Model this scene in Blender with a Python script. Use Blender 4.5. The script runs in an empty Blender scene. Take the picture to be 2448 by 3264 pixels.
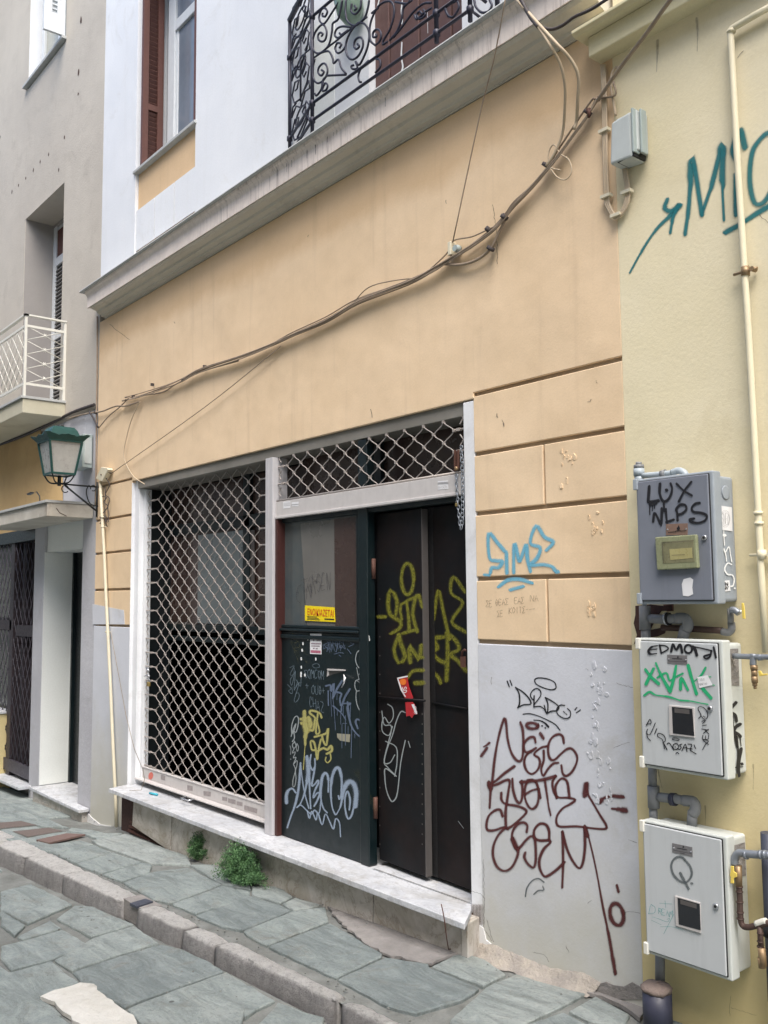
import bpy, bmesh, math, random
from mathutils import Vector, Matrix
random.seed(7)
S = bpy.context.scene
COL = S.collection
# ------------------------------------------------------------------ camera
CR = Vector((0.6335705, 0.77363379, -0.00889876)); CU = Vector((0.07668144, -0.05134512, 0.99573271)); CF = Vector((-0.76987556, 0.63154924, 0.09185411))
FPX, DIST, HC = 2947.8, 3.38266, 1.55
CAM = Vector((0, -DIST, HC))
cam = bpy.data.objects.new('camera', bpy.data.cameras.new('camera')); COL.objects.link(cam); S.camera = cam
mm = Matrix((CR, CU, -CF)).transposed().to_4x4(); mm.translation = CAM; cam.matrix_world = mm
cam.data.sensor_fit = 'VERTICAL'; cam.data.sensor_height = 36; cam.data.lens = FPX / 3264 * 36
cam.data.clip_start = 0.05; cam.data.clip_end = 300
# ------------------------------------------------------------------ light
SUN_EL, SUN_AZ = math.radians(58), math.radians(125)     # azimuth measured clockwise from +Y
W = bpy.data.worlds.new('World'); S.world = W; W.use_nodes = True
nt = W.node_tree; nt.nodes.clear()
sky = nt.nodes.new('ShaderNodeTexSky'); sky.sky_type = 'NISHITA'; sky.sun_disc = False
sky.sun_elevation = SUN_EL; sky.sun_rotation = SUN_AZ; sky.dust_density = 3.0; sky.ozone_density = 0.7; sky.air_density = 1.0
bg = nt.nodes.new('ShaderNodeBackground'); bg.inputs[1].default_value = 0.13
wo = nt.nodes.new('ShaderNodeOutputWorld'); nt.links.new(sky.outputs[0], bg.inputs[0]); nt.links.new(bg.outputs[0], wo.inputs[0])
sl = bpy.data.lights.new('sun', 'SUN'); sl.energy = 1.5; sl.angle = math.radians(38); sl.color = (1, .965, .91)
so = bpy.data.objects.new('sun', sl); COL.objects.link(so)
sd = Vector((math.sin(SUN_AZ) * math.cos(SUN_EL), math.cos(SUN_AZ) * math.cos(SUN_EL), math.sin(SUN_EL)))
so.rotation_euler = sd.to_track_quat('Z', 'Y').to_euler()
S.view_settings.view_transform = 'Standard'; S.view_settings.look = 'None'; S.view_settings.exposure = 1.32; S.view_settings.gamma = 1
S.render.engine = 'CYCLES'; S.cycles.use_denoising = True; S.cycles.max_bounces = 8; S.cycles.transparent_max_bounces = 24
# ------------------------------------------------------------------ geometry helpers
def ray(px, py): return CF * FPX + CR * (px - 1224) + CU * (1632 - py)
def PY(px, py, y=0.):                       # point of a facade-parallel plane seen at that place in the photo
    d = ray(px, py); return CAM + d * ((y + DIST) / d.y)
def PX(px, py, x):
    d = ray(px, py); return CAM + d * (x / d.x)
def PZ(px, py, z=0.):
    d = ray(px, py); return CAM + d * ((z - HC) / d.z)
G0, GS = -.205, .034
def gz(x): return G0 + GS * (x + 3.5)
def PG(px, py, dz=0.):
    d = ray(px, py); t = (G0 + dz + GS * 3.5 - HC) / (d.z - GS * d.x); return CAM + d * t
def PP(px, py, p0, n):
    d = ray(px, py); return CAM + d * ((p0 - CAM).dot(n) / d.dot(n))
def rdz(x): return .115 - .0135 * (x + 7)
def PR(px, py):
    d = ray(px, py); s_ = GS + .0135; t = (G0 + GS * 3.5 - .115 + .0135 * 7 - HC) / (d.z - s_ * d.x); return CAM + d * t
class MB:
    def __init__(s): s.v = []; s.f = []; s.a = []; s.sm = []
    def add(s, vs, fs, smooth=False, a=None):
        b = len(s.v); s.v += [tuple(v) for v in vs]; s.a += (a if a else [1.] * len(vs))
        for f in fs: s.f.append(tuple(i + b for i in f)); s.sm.append(smooth)
        return s
    def box(s, x0, x1, y0, y1, z0, z1, a=None):
        v = [(x0, y0, z0), (x1, y0, z0), (x1, y1, z0), (x0, y1, z0), (x0, y0, z1), (x1, y0, z1), (x1, y1, z1), (x0, y1, z1)]
        return s.add(v, [(0, 3, 2, 1), (4, 5, 6, 7), (0, 1, 5, 4), (1, 2, 6, 5), (2, 3, 7, 6), (3, 0, 4, 7)], a=[a] * 8 if a is not None else None)
    def prism(s, poly, d, a=None):          # poly: 3d points, extruded by vector d
        n = len(poly); d = Vector(d); v = [Vector(p) for p in poly]; v += [p + d for p in v]
        f = [tuple(range(n - 1, -1, -1)), tuple(range(n, 2 * n))] + [(i, (i + 1) % n, n + (i + 1) % n, n + i) for i in range(n)]
        return s.add(v, f, a=[a] * (2 * n) if a is not None else None)
    def face(s, poly, a=None): return s.add(poly, [tuple(range(len(poly)))], a=[a] * len(poly) if a is not None else None)
    def profile(s, prof, x0, x1):           # (y,z) outline swept along x
        return s.prism([(x0, y, z) for y, z in prof], (x1 - x0, 0, 0))
    def tube(s, pts, r, n=8, cap=True, smooth=True):
        pts = [Vector(p) for p in pts]
        if len(pts) < 2: return s
        vs = []; t = (pts[1] - pts[0]).normalized(); u = t.orthogonal().normalized(); m = len(pts)
        for i, p in enumerate(pts):
            t2 = (pts[min(i + 1, m - 1)] - pts[max(i - 1, 0)])
            t2 = t2.normalized() if t2.length > 1e-9 else t
            u = (u - t2 * u.dot(t2)); u = u.normalized() if u.length > 1e-6 else t2.orthogonal().normalized(); w = t2.cross(u); t = t2
            rr = r[i] if isinstance(r, (list, tuple)) else r
            for k in range(n): a = 2 * math.pi * k / n; vs.append(p + (u * math.cos(a) + w * math.sin(a)) * rr)
        fs = [(i * n + k, i * n + (k + 1) % n, (i + 1) * n + (k + 1) % n, (i + 1) * n + k) for i in range(m - 1) for k in range(n)]
        s.add(vs, fs, smooth)
        if cap:
            b = len(s.v) - len(vs)
            s.f.append(tuple(b + k for k in range(n - 1, -1, -1))); s.sm.append(False)
            s.f.append(tuple(b + (m - 1) * n + k for k in range(n))); s.sm.append(False)
        return s
    def lathe(s, c, axis, prof, n=16):      # prof: (dist along axis, radius)
        c = Vector(c); ax = Vector(axis).normalized()
        return s.tube([c + ax * d for d, r in prof], [r for d, r in prof], n) if all(prof[i][0] != prof[i + 1][0] for i in range(len(prof) - 1)) else s.tube([c + ax * (d + i * 1e-4) for i, (d, r) in enumerate(prof)], [r for d, r in prof], n)
    def build(s, name, mat, parent=None, label=None, bevel=0, attr=False, segs=2):
        me = bpy.data.meshes.new(name); me.from_pydata(s.v, [], s.f); me.update()
        me.polygons.foreach_set('use_smooth', s.sm)
        if attr:
            at = me.attributes.new('edge', 'FLOAT', 'POINT'); at.data.foreach_set('value', s.a)
        me.materials.append(mat)
        o = bpy.data.objects.new(name, me); COL.objects.link(o)
        if parent:
            o.parent = parent; o.matrix_parent_inverse = Matrix.Translation(-PW[parent.name]) if parent.name in PW else Matrix()
            if parent.name in PW: o.matrix_parent_inverse = Matrix(); o.location = -PW[parent.name]
        if label: o['label'] = label
        if bevel:
            b = o.modifiers.new('bevel', 'BEVEL'); b.width = bevel; b.segments = segs; b.limit_method = 'ANGLE'; b.angle_limit = math.radians(40)
            b.harden_normals = False
        return o
PW = {}
def thing(name, label, cat, loc=(0, 0, 0), group=None):
    o = bpy.data.objects.new(name, None); COL.objects.link(o); o.location = loc; o.empty_display_size = .1
    PW[o.name] = Vector(loc); o['label'] = label; o['category'] = cat
    if group: o['group'] = group
    return o
def tag(o, label, cat, group=None):
    o['label'] = label; o['category'] = cat
    if group: o['group'] = group
    return o
def struct(o, kind='structure'): o['kind'] = kind; return o
def catmull(P, step=.25, closed=False):
    P = [Vector(p) for p in P]
    if len(P) < 3: return P
    out = []; n = len(P)
    for i in range(n - 1):
        a = P[i - 1] if i else P[0] * 2 - P[1]; b = P[i]; c = P[i + 1]; d = P[i + 2] if i + 2 < n else P[-1] * 2 - P[-2]
        k = max(2, int(1 / step))
        for j in range(k):
            t = j / k
            out.append(.5 * ((2 * b) + (c - a) * t + (2 * a - 5 * b + 4 * c - d) * t * t + (3 * b - a - 3 * c + d) * t ** 3))
    out.append(P[-1]); return out
def K(x0, y0, size):
    sc = size / 1659.
    f = lambda p: (x0 + p[0] * sc, y0 + p[1] * sc); f.sc = sc; return f
OFF = [0.]
def stroke(mb, k, pts, w, proj, smooth=True, step=.25):
    """ribbon lying on a surface; proj(px,py,offset)->3d"""
    OFF[0] = (OFF[0] + .00013) % .0016
    P = [Vector(k(p)) for p in pts]; w = [x * k.sc for x in w] if isinstance(w, (list, tuple)) else w * k.sc
    if len(P) == 1: P = [P[0] - Vector((.3, 0)), P[0] + Vector((.3, 0))]
    Q = catmull(P, step) if smooth and len(P) > 2 else P
    n = len(Q); ws = [w] * n if not isinstance(w, list) else [w[int(min(len(w) - 1, i / max(1, n - 1) * len(w)))] for i in range(n)]
    d0 = (Q[0] - Q[1]).normalized(); d1 = (Q[-1] - Q[-2]).normalized()
    Q = [Q[0] + d0 * ws[0] * .5, Q[0] + d0 * ws[0] * .25] + Q + [Q[-1] + d1 * ws[-1] * .25, Q[-1] + d1 * ws[-1] * .5]
    ws = [ws[0] * .45, ws[0] * .85] + ws + [ws[-1] * .85, ws[-1] * .45]; n = len(Q)
    ph = random.uniform(0, 6); ws = [x * (1 + .10 * math.sin(ph + i * .37) + .05 * math.sin(ph * 2 + i * .9)) for i, x in enumerate(ws)]
    vs = []; al = []
    for i, q in enumerate(Q):
        t = Q[min(i + 1, n - 1)] - Q[max(i - 1, 0)]
        t = t.normalized() if t.length > 1e-6 else Vector((1, 0)); nn = Vector((-t.y, t.x)) * ws[i] * .5
        o = .0012 + OFF[0] + .0003 * i / n; e = 0. if i in (0, n - 1) else 1.
        for m_, a_ in ((-1, 0.), (0, e), (1, 0.)): p = q + nn * m_; vs.append(proj(p.x, p.y, o)); al.append(a_)
    fs = []
    for i in range(n - 1):
        b = i * 3; fs += [(b, b + 1, b + 4, b + 3), (b + 1, b + 2, b + 5, b + 4)]
    mb.add(vs, fs, a=al)
def ell(cx, cy, rx, ry, rot=0, n=14):
    r = math.radians(rot)
    return [(cx + rx * math.cos(t) * math.cos(r) - ry * math.sin(t) * math.sin(r), cy + rx * math.cos(t) * math.sin(r) + ry * math.sin(t) * math.cos(r)) for t in [i * 2 * math.pi / n for i in range(n + 1)]]
def onY(y): return lambda px, py, o: PY(px, py, y - o)
def onX(x): return lambda px, py, o: PX(px, py, x + o)
def decal(mb, k, pts, proj, off=.001, a=1.): mb.add([proj(*k(p), off) for p in pts], [tuple(range(len(pts)))], a=[a] * len(pts))
FONT = {  # unit box, y down
 'A': [[(0,1),(.5,0),(1,1)],[(.2,.65),(.8,.65)]], 'B': [[(0,0),(0,1)],[(0,0),(.8,.1),(.7,.45),(0,.5)],[(0,.5),(.9,.6),(.8,.95),(0,1)]],
 'C': [[(.95,.15),(.5,0),(.05,.4),(.1,.85),(.5,1),(.95,.85)]], 'D': [[(0,0),(0,1)],[(0,0),(.8,.2),(.9,.7),(0,1)]],
 'E': [[(.9,0),(0,0),(0,1),(.9,1)],[(0,.5),(.7,.5)]], 'H': [[(0,0),(0,1)],[(1,0),(1,1)],[(0,.5),(1,.5)]], 'I': [[(.5,0),(.5,1)]],
 'K': [[(0,0),(0,1)],[(.9,0),(0,.55),(.9,1)]], 'L': [[(0,0),(0,1),(.9,1)]], 'M': [[(0,1),(.1,0),(.5,.6),(.9,0),(1,1)]], 'N': [[(0,1),(0,0),(1,1),(1,0)]],
 'O': [[(.5,0),(.05,.3),(.1,.8),(.5,1),(.95,.7),(.9,.2),(.5,0)]], 'R': [[(0,1),(0,0)],[(0,0),(.9,.15),(.8,.45),(0,.5)],[(.2,.5),(1,1)]],
 'S': [[(.95,.1),(.4,0),(.05,.25),(.5,.5),(.95,.75),(.5,1),(0,.9)]], 'T': [[(0,0),(1,0)],[(.5,0),(.5,1)]], 'U': [[(0,0),(.1,.85),(.5,1),(.9,.85),(1,0)]],
 'Z': [[(0,0),(1,0),(0,1),(1,1)]], 'W': [[(0,0),(.25,1),(.5,.3),(.75,1),(1,0)]], '+': [[(.5,.2),(.5,.9)],[(.1,.5),(.9,.5)]], 's': [[(1,0),(0,0),(.6,.5),(0,1),(1,1)]],
 't': [[(.5,0),(.1,.4),(.5,1),(.9,.5),(.5,0)],[(.2,.5),(.8,.5)]], '.': [[(.4,1),(.6,1)]], 'Q': [[(.5,0),(.05,.3),(.1,.8),(.5,1),(.95,.7),(.9,.2),(.5,0)],[(.5,.7),(1,1.1)]], 'P': [[(0,1),(0,0),(.9,.15),(.8,.5),(0,.55)]],
 'X': [[(0,0),(1,1)],[(1,0),(0,1)]], 'w': [[(0,.4),(.1,1),(.5,.6),(.9,1),(1,.4)]], ' ': [], '7': [[(0,0),(1,0),(.4,1)]], 'V': [[(0,0),(.5,1),(1,0)]], '-': [[(.1,.5),(.9,.5)]], 'Y': [[(0,0),(.5,.5),(1,0)],[(.5,.5),(.5,1)]]}
def write(mb, k, text, o, ux, uy, w, proj, gap=.3, jit=.06):
    """o start, ux = advance of one letter box, uy = letter height vector"""
    x = 0.
    for ch in text:
        for st in FONT.get(ch, []):
            stroke(mb, k, [(o[0] + ux[0] * (x + p[0] + random.uniform(-jit, jit)) + uy[0] * p[1], o[1] + ux[1] * (x + p[0]) + uy[1] * (p[1] + random.uniform(-jit, jit))) for p in st], w, proj, smooth=len(st) > 3)
        x += 1 + gap
# ------------------------------------------------------------------ materials
def lin(c): return tuple((x / 255 / 12.92 if x <= 10 else ((x / 255 + .055) / 1.055) ** 2.4) for x in c) + (1.,)
class N:
    def __init__(s, name):
        s.m = bpy.data.materials.new(name); s.m.use_nodes = True; s.t = s.m.node_tree; s.t.nodes.clear()
        s.out = s.n('ShaderNodeOutputMaterial'); s.p = s.n('ShaderNodeBsdfPrincipled'); s.l(s.p.outputs[0], s.out.inputs[0]); s.tc = s.n('ShaderNodeTexCoord')
        s.pos = s.n('ShaderNodeNewGeometry').outputs['Position']
    def n(s, t): return s.t.nodes.new(t)
    def l(s, a, b): s.t.links.new(a, b)
    def noise(s, scale, det=5, rough=.6, vec=None, dist=0):
        q = s.n('ShaderNodeTexNoise'); q.inputs['Scale'].default_value = scale; q.inputs['Detail'].default_value = det; q.inputs['Roughness'].default_value = rough; q.inputs['Distortion'].default_value = dist
        s.l(vec or s.pos, q.inputs['Vector']); return q.outputs['Fac']
    def stretch(s, v):
        q = s.n('ShaderNodeMapping'); q.inputs['Scale'].default_value = v; s.l(s.pos, q.inputs['Vector']); return q.outputs[0]
    def ramp(s, f, a, b, lo=0., hi=1.):
        q = s.n('ShaderNodeMapRange'); q.inputs['From Min'].default_value = a; q.inputs['From Max'].default_value = b; q.inputs['To Min'].default_value = lo; q.inputs['To Max'].default_value = hi
        s.l(f, q.inputs['Value']); return q.outputs[0]
    def math(s, op, a, b):
        q = s.n('ShaderNodeMath'); q.operation = op
        for i, v in enumerate((a, b)):
            if isinstance(v, (int, float)): q.inputs[i].default_value = v
            else: s.l(v, q.inputs[i])
        return q.outputs[0]
    def mix(s, f, a, b):
        q = s.n('ShaderNodeMix'); q.data_type = 'RGBA'
        for sock, v in ((q.inputs[0], f), (q.inputs[6], a), (q.inputs[7], b)):
            if isinstance(v, (int, float)): sock.default_value = v
            elif isinstance(v, tuple): sock.default_value = v
            else: s.l(v, sock)
        return q.outputs[2]
    def xyz(s):
        q = s.n('ShaderNodeSeparateXYZ'); s.l(s.pos, q.inputs[0]); return q.outputs
    def bump(s, h, strength, dist=.01, prev=None):
        q = s.n('ShaderNodeBump'); q.inputs['Strength'].default_value = strength; q.inputs['Distance'].default_value = dist; s.l(h, q.inputs['Height'])
        if prev: s.l(prev, q.inputs['Normal'])
        return q.outputs[0]
    def done(s, col, rough=.85, bump=None, metal=0, spec=None):
        if isinstance(col, tuple): s.p.inputs['Base Color'].default_value = col
        else: s.l(col, s.p.inputs['Base Color'])
        if isinstance(rough, (int, float)): s.p.inputs['Roughness'].default_value = rough
        else: s.l(rough, s.p.inputs['Roughness'])
        if bump: s.l(bump, s.p.inputs['Normal'])
        s.p.inputs['Metallic'].default_value = metal
        if spec is not None: s.p.inputs['Specular IOR Level'].default_value = spec
        return s.m
def stucco(name, c, c2, bumps=.25, sc=1., dirt=None, dirtamt=.3, streak=.0, grain=1.0, low=None):
    n = N(name); big = n.noise(.8 * sc, 6, .6); med = n.noise(5 * sc, 6, .65); fine = n.noise(70 * grain, 3, .7)
    col = n.mix(n.ramp(big, .35, .68), lin(c), lin(c2)); col = n.mix(n.ramp(med, .45, .75, 0, .35), col, lin(c2))
    col = n.mix(n.ramp(fine, .3, .8, 0, .12), col, (.25, .22, .18, 1))
    if dirt:
        d = n.noise(2.2, 8, .72, dist=.6); col = n.mix(n.ramp(d, .56, .74, 0, dirtamt), col, lin(dirt))
    if streak:
        v = n.noise(6, 4, .6, n.stretch((1.6, 1, .12))); col = n.mix(n.ramp(v, .52, .8, 0, streak), col, lin(dirt or (90, 80, 70)))
    if low:
        z = n.xyz()[2]; w = n.math('ADD', z, n.ramp(n.noise(3, 6, .7), .3, .7, -.25, .25)); col = n.mix(n.ramp(w, low[0], low[1], low[3], 0), col, lin(low[2]))
    h = n.math('ADD', n.math('MULTIPLY', fine, .5), med)
    wav = n.noise(1.7, 2, .5)
    return n.done(col, .92, n.bump(h, bumps, .006, n.bump(wav, .25, .04)))
def plain(name, c, rough=.6, metal=0, var=.15, bumps=.0, spec=None, vs=18, c2=None):
    n = N(name); f = n.noise(vs, 5, .65); d = lin(c2) if c2 else tuple(x * .55 for x in lin(c)[:3]) + (1.,)
    col = n.mix(n.ramp(f, .4, .8, 0, var if not c2 else 1), lin(c), d)
    st = n.noise(14, 5, .7, n.stretch((1.6, 1.6, .1))); col = n.mix(n.ramp(st, .52, .78, 0, .28), col, tuple(x * .5 for x in lin(c)[:3]) + (1.,))
    return n.done(col, n.ramp(n.noise(vs * 2.3), .3, .7, max(0, rough - .1), min(1, rough + .12)), n.bump(f, bumps, .004) if bumps else None, metal, spec)
def paintmat(name, c, soft=.5, alpha=1., blotch=0., rough=.6):
    n = N(name); at = n.n('ShaderNodeAttribute'); at.attribute_name = 'edge'
    f = n.ramp(at.outputs['Fac'], 0.02, soft, 0, alpha)
    if soft > .64:
        sp = n.math('ADD', at.outputs['Fac'], n.ramp(n.noise(700, 2, .7), .3, .7, -.16, .16))
        f = n.math('MAXIMUM', n.ramp(n.math('ADD', at.outputs['Fac'], n.ramp(n.noise(900, 2, .8), .3, .7, -.14, .1)), .12, .62, 0, .3), n.ramp(sp, .36, .64, 0, alpha)); f = n.math('MULTIPLY', f, n.ramp(at.outputs['Fac'], 0, .08))
    if blotch: f = n.math('MULTIPLY', f, n.ramp(n.noise(60, 4, .7), .3, .62, 1 - blotch, 1))
    if soft > .4: f = n.math('MINIMUM', 1, n.math('MULTIPLY', f, n.ramp(n.noise(500, 2, .7), .3, .6, .75, 1.05)))
    tr = n.n('ShaderNodeBsdfTransparent'); mx = n.n('ShaderNodeMixShader'); n.l(f, mx.inputs[0]); n.l(tr.outputs[0], mx.inputs[1]); n.l(n.p.outputs[0], mx.inputs[2]); n.l(mx.outputs[0], n.out.inputs[0])
    n.done(lin(c), rough); return n.m
M = {}
def peach_mat():
    n = N('peach stucco'); z = n.xyz()[2]; big = n.noise(.7, 6, .6); med = n.noise(4, 7, .65); fine = n.noise(85, 3, .7)
    col = n.mix(n.ramp(big, .35, .7), lin((235, 209, 175)), lin((226, 199, 163)))
    col = n.mix(n.ramp(med, .45, .8, 0, .45), col, lin((204, 177, 140)))
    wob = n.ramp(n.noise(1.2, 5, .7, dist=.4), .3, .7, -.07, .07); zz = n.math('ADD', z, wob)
    col = n.mix(n.ramp(zz, 3.80, 3.93, 0, .42), col, lin((192, 154, 104)))     # older coat under the cornice, with the cornice's shade painted in
    col = n.mix(n.ramp(n.noise(6, 4, .6, n.stretch((1.5, 1, .1))), .58, .85, 0, .3), col, lin((150, 125, 98)))
    col = n.mix(n.ramp(n.noise(2.6, 9, .75, dist=.8), .62, .78, 0, .35), col, lin((160, 134, 104)))
    col = n.mix(n.ramp(fine, .3, .8, 0, .12), col, (.2, .17, .12, 1))
    h = n.math('ADD', n.math('MULTIPLY', fine, .4), med); wav = n.noise(1.6, 3, .5)
    return n.done(col, .92, n.bump(h, .28, .006, n.bump(wav, .4, .05)))
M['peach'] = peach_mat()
M['groove'] = stucco('old plaster in grooves', (176, 156, 130), (150, 130, 106), .5, 3)
M['white'] = stucco('white painted render', (228, 231, 234), (216, 220, 225), .15, 1, (186, 184, 178), .4, streak=.12)
M['jamb'] = stucco('white painted jamb', (232, 234, 236), (218, 220, 224), .12, 2, (150, 148, 142), .4)
M['dado'] = stucco('pale grey painted dado', (206, 209, 217), (194, 197, 204), .3, 1.5, (168, 166, 158), .5, low=(-.3, .65, (184, 182, 168), .85))
M['grey'] = stucco('grey beige rough render', (194, 187, 175), (180, 173, 162), .9, .8, (130, 122, 112), .3, streak=.06, grain=.8)
M['greylow'] = stucco('pale grey stippled render', (188, 189, 194), (172, 172, 178), 1.0, 1.5, (125, 122, 118), .35, grain=.5)
M['greysmooth'] = stucco('smooth pale recess render', (234, 237, 234), (222, 226, 222), .1, 1)
M['ochre'] = stucco('ochre painted render', (200, 170, 120), (184, 152, 104), .4, 1.3, (140, 112, 80), .4)
M['yellow'] = stucco('pale yellow render', (231, 221, 192), (223, 211, 174), .35, .9, (184, 168, 130), .3, low=(-.2, 2.3, (198, 180, 124), .85))
M['cornice'] = stucco('cornice render', (208, 202, 188), (194, 188, 174), .2, 2, (130, 120, 104), .4)
def streaky():
    n = N('streaked cornice fascia'); med = n.noise(9, 6, .7); v = n.noise(26, 6, .75, n.stretch((1.4, 1, .07))); v2 = n.noise(9, 5, .7, n.stretch((1.5, 1, .06)))
    col = n.mix(n.ramp(med, .4, .7), lin((230, 219, 209)), lin((214, 203, 194))); x = n.xyz()[0]
    zone = n.ramp(x, -6.6, -5.4, .12, 1.)
    col = n.mix(n.math('MULTIPLY', n.ramp(v, .5, .68, 0, .55), zone), col, lin((128, 112, 104)))
    col = n.mix(n.math('MULTIPLY', n.ramp(v2, .6, .72, 0, .75), zone), col, lin((84, 72, 66)))
    return n.done(col, .9, n.bump(med, .3, .006))
M['fascia'] = streaky()
def marble(name, a, b, vein, veins=.5):
    n = N(name); f = n.noise(3, 8, .7, dist=1.5); g = n.noise(14, 6, .7); col = n.mix(n.ramp(f, .4, .65), lin(a), lin(b))
    ve = n.noise(2.2, 8, .65, n.stretch((1, 2.5, 1)), 2.2); d = n.math('ABSOLUTE', n.math('SUBTRACT', ve, .5), 0); col = n.mix(n.ramp(d, 0, .03, veins, 0), col, lin(vein))
    col = n.mix(n.ramp(g, .5, .75, 0, .5), col, lin((150, 144, 132))); col = n.mix(n.ramp(n.noise(2.6, 8, .75, dist=.6), .52, .72, 0, .6), col, lin((140, 134, 122)))
    return n.done(col, n.ramp(g, .3, .7, .35, .6), n.bump(g, .1, .003))
M['marble'] = marble('white marble', (204, 206, 209), (182, 185, 190), (130, 132, 138), .4)
M['riser'] = marble('worn stone riser', (192, 187, 180), (164, 157, 144), (120, 104, 86), .5)
M['slabedge'] = plain('grey marble edge', (176, 178, 176), .7, 0, .4, .2)
def slate():
    n = N('slate paving'); at = n.n('ShaderNodeAttribute'); at.attribute_name = 'edge'; a = at.outputs['Fac']
    q = n.n('ShaderNodeMapping'); q.inputs['Rotation'].default_value = (0, 0, .6); q.inputs['Scale'].default_value = (1, 3.2, 1); n.l(n.pos, q.inputs['Vector'])
    f = n.noise(2.6, 10, .74, q.outputs[0], 1.2); f2 = n.noise(6, 9, .72, dist=.5); g = n.noise(55, 6, .8); h = n.noise(1.3, 7, .68)
    q = n.n('ShaderNodeValToRGB'); e = q.color_ramp.elements
    e[0].position = 0; e[0].color = lin((108, 120, 124)); e[1].position = 1; e[1].color = lin((180, 188, 188))
    for p, c in ((.3, (128, 140, 141)), (.55, (146, 157, 156)), (.75, (160, 168, 166))): k = e.new(p); k.color = lin(c)
    n.l(n.math('ADD', n.math('MULTIPLY', a, .7), n.ramp(h, .3, .7, .0, .3)), q.inputs[0])
    col = n.mix(n.ramp(f, .42, .64, 0, .55), q.outputs[0], lin((118, 124, 120))); col = n.mix(n.ramp(f, .58, .4, 0, .3), col, lin((178, 182, 176)))
    col = n.mix(n.ramp(f2, .54, .74, 0, .5), col, lin((124, 114, 98))); col = n.mix(n.ramp(g, .5, .72, 0, .55), col, lin((84, 86, 84))); col = n.mix(n.ramp(n.noise(24, 7, .8), .6, .7, 0, .5), col, lin((192, 192, 186)))
    vo = n.n('ShaderNodeTexVoronoi'); vo.inputs['Scale'].default_value = 5.2; n.l(n.pos, vo.inputs['Vector']); vo.inputs['Randomness'].default_value = 1
    sp = n.math('MULTIPLY', n.ramp(vo.outputs['Distance'], .05, .075, 1, 0), n.ramp(n.noise(1.1, 2), .47, .51, 0, .8)); col = n.mix(sp, col, lin((66, 64, 62)))
    hh = n.math('ADD', n.math('MULTIPLY', f, 2.0), n.math('ADD', f2, n.math('MULTIPLY', g, .4)))
    return n.done(col, n.ramp(f, .3, .7, .5, .85), n.bump(hh, .9, .02))
M['slate'] = slate()
M['mortar'] = stucco('dirty mortar', (128, 131, 128), (98, 101, 98), 1.4, 7, (78, 76, 68), .9)
M['pinkcement'] = stucco('pinkish worn cement', (176, 168, 156), (148, 142, 138), 1.8, 11, (104, 98, 94), 1.0)
M['greycement'] = stucco('grey cement', (148, 144, 141), (124, 121, 119), 1.8, 9, (84, 80, 78), 1.0)
def kerbm():
    n = N('pitted kerb stone'); z = n.n('ShaderNodeSeparateXYZ'); g = n.n('ShaderNodeNewGeometry'); n.l(g.outputs['Normal'], z.inputs[0])
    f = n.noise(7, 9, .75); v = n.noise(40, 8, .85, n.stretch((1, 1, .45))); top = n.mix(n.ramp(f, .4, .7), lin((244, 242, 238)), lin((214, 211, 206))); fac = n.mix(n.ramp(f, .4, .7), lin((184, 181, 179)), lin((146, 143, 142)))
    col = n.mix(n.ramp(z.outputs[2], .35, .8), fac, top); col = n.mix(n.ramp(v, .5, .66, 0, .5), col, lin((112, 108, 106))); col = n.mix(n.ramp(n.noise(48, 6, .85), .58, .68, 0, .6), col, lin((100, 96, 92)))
    return n.done(col, .9, n.bump(n.math('ADD', v, n.noise(70, 5, .8)), 1.4, .018))
M['kerb'] = kerbm()
M['patch'] = stucco('white cement patch', (204, 203, 198), (180, 178, 170), 1.6, 5, (128, 124, 114), .9)
M['alu'] = plain('grey white painted metal', (186, 182, 180), .5, .0, .25, .1)
M['postm'] = plain('pale painted steel post', (190, 188, 190), .5, 0, .2, .1)
M['barw'] = plain('white painted shutter bar', (196, 192, 190), .5, 0, .25, .1)
M['grille'] = plain('galvanised grille wire', (168, 160, 154), .45, .2, .3)
M['green'] = plain('dark green painted wood', (9, 25, 28), .42, 0, .5, .15, vs=7)
M['leaf'] = plain('rusty dark door leaf', (17, 20, 23), .6, 0, 1, .3, vs=2.5, c2=(34, 21, 18), spec=.22)
M['leafedge'] = plain('grey door edge', (86, 82, 80), .5, 0, .3)
M['darkred'] = plain('dark red timber', (66, 34, 30), .5, 0, .3)
M['brownpane'] = plain('brown board behind glass', (70, 56, 52), .25, 0, .4, 0, vs=3)
M['greypane'] = plain('dusty grey paper behind glass', (112, 120, 122), .3, 0, .4, 0, vs=3)
M['dusty'] = plain('dusty shop glass', (70, 80, 84), .12, 0, 1, 0, vs=2.5, c2=(96, 96, 92))
M['black'] = plain('dark interior', (16, 15, 17), .7, 0, .2)
M['darkpanel'] = plain('very dark green panel', (18, 24, 27), .4, 0, .4)
M['iron'] = plain('black wrought iron', (44, 44, 58), .5, .3, .3)
M['brown'] = plain('dark brown louvred wood', (96, 62, 54), .6, 0, .5, .2)
M['browndoor'] = plain('weathered brown door', (98, 72, 68), .7, 0, .5, .3, vs=9)
M['glassw'] = plain('window glass with curtain', (120, 130, 142), .1, 0, .6, 0, vs=2)
M['whitewood'] = plain('white painted wood', (208, 212, 214), .5, 0, .2, .1)
M['ivory'] = plain('ivory painted metal', (214, 206, 182), .5, 0, .2)
M['whitemetal'] = plain('white painted metal', (216, 214, 204), .5, 0, .2)
M['lampgreen'] = plain('dark green lamp metal', (28, 72, 68), .45, .2, .3)
M['lampglass'] = plain('milky dirty lamp glass', (168, 168, 164), .3, 0, .5, 0, vs=10)
M['lampblack'] = plain('black iron bracket', (40, 44, 46), .5, .3, .3)
M['jbox'] = plain('grey green plastic box', (158, 170, 168), .5, 0, .2)
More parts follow.
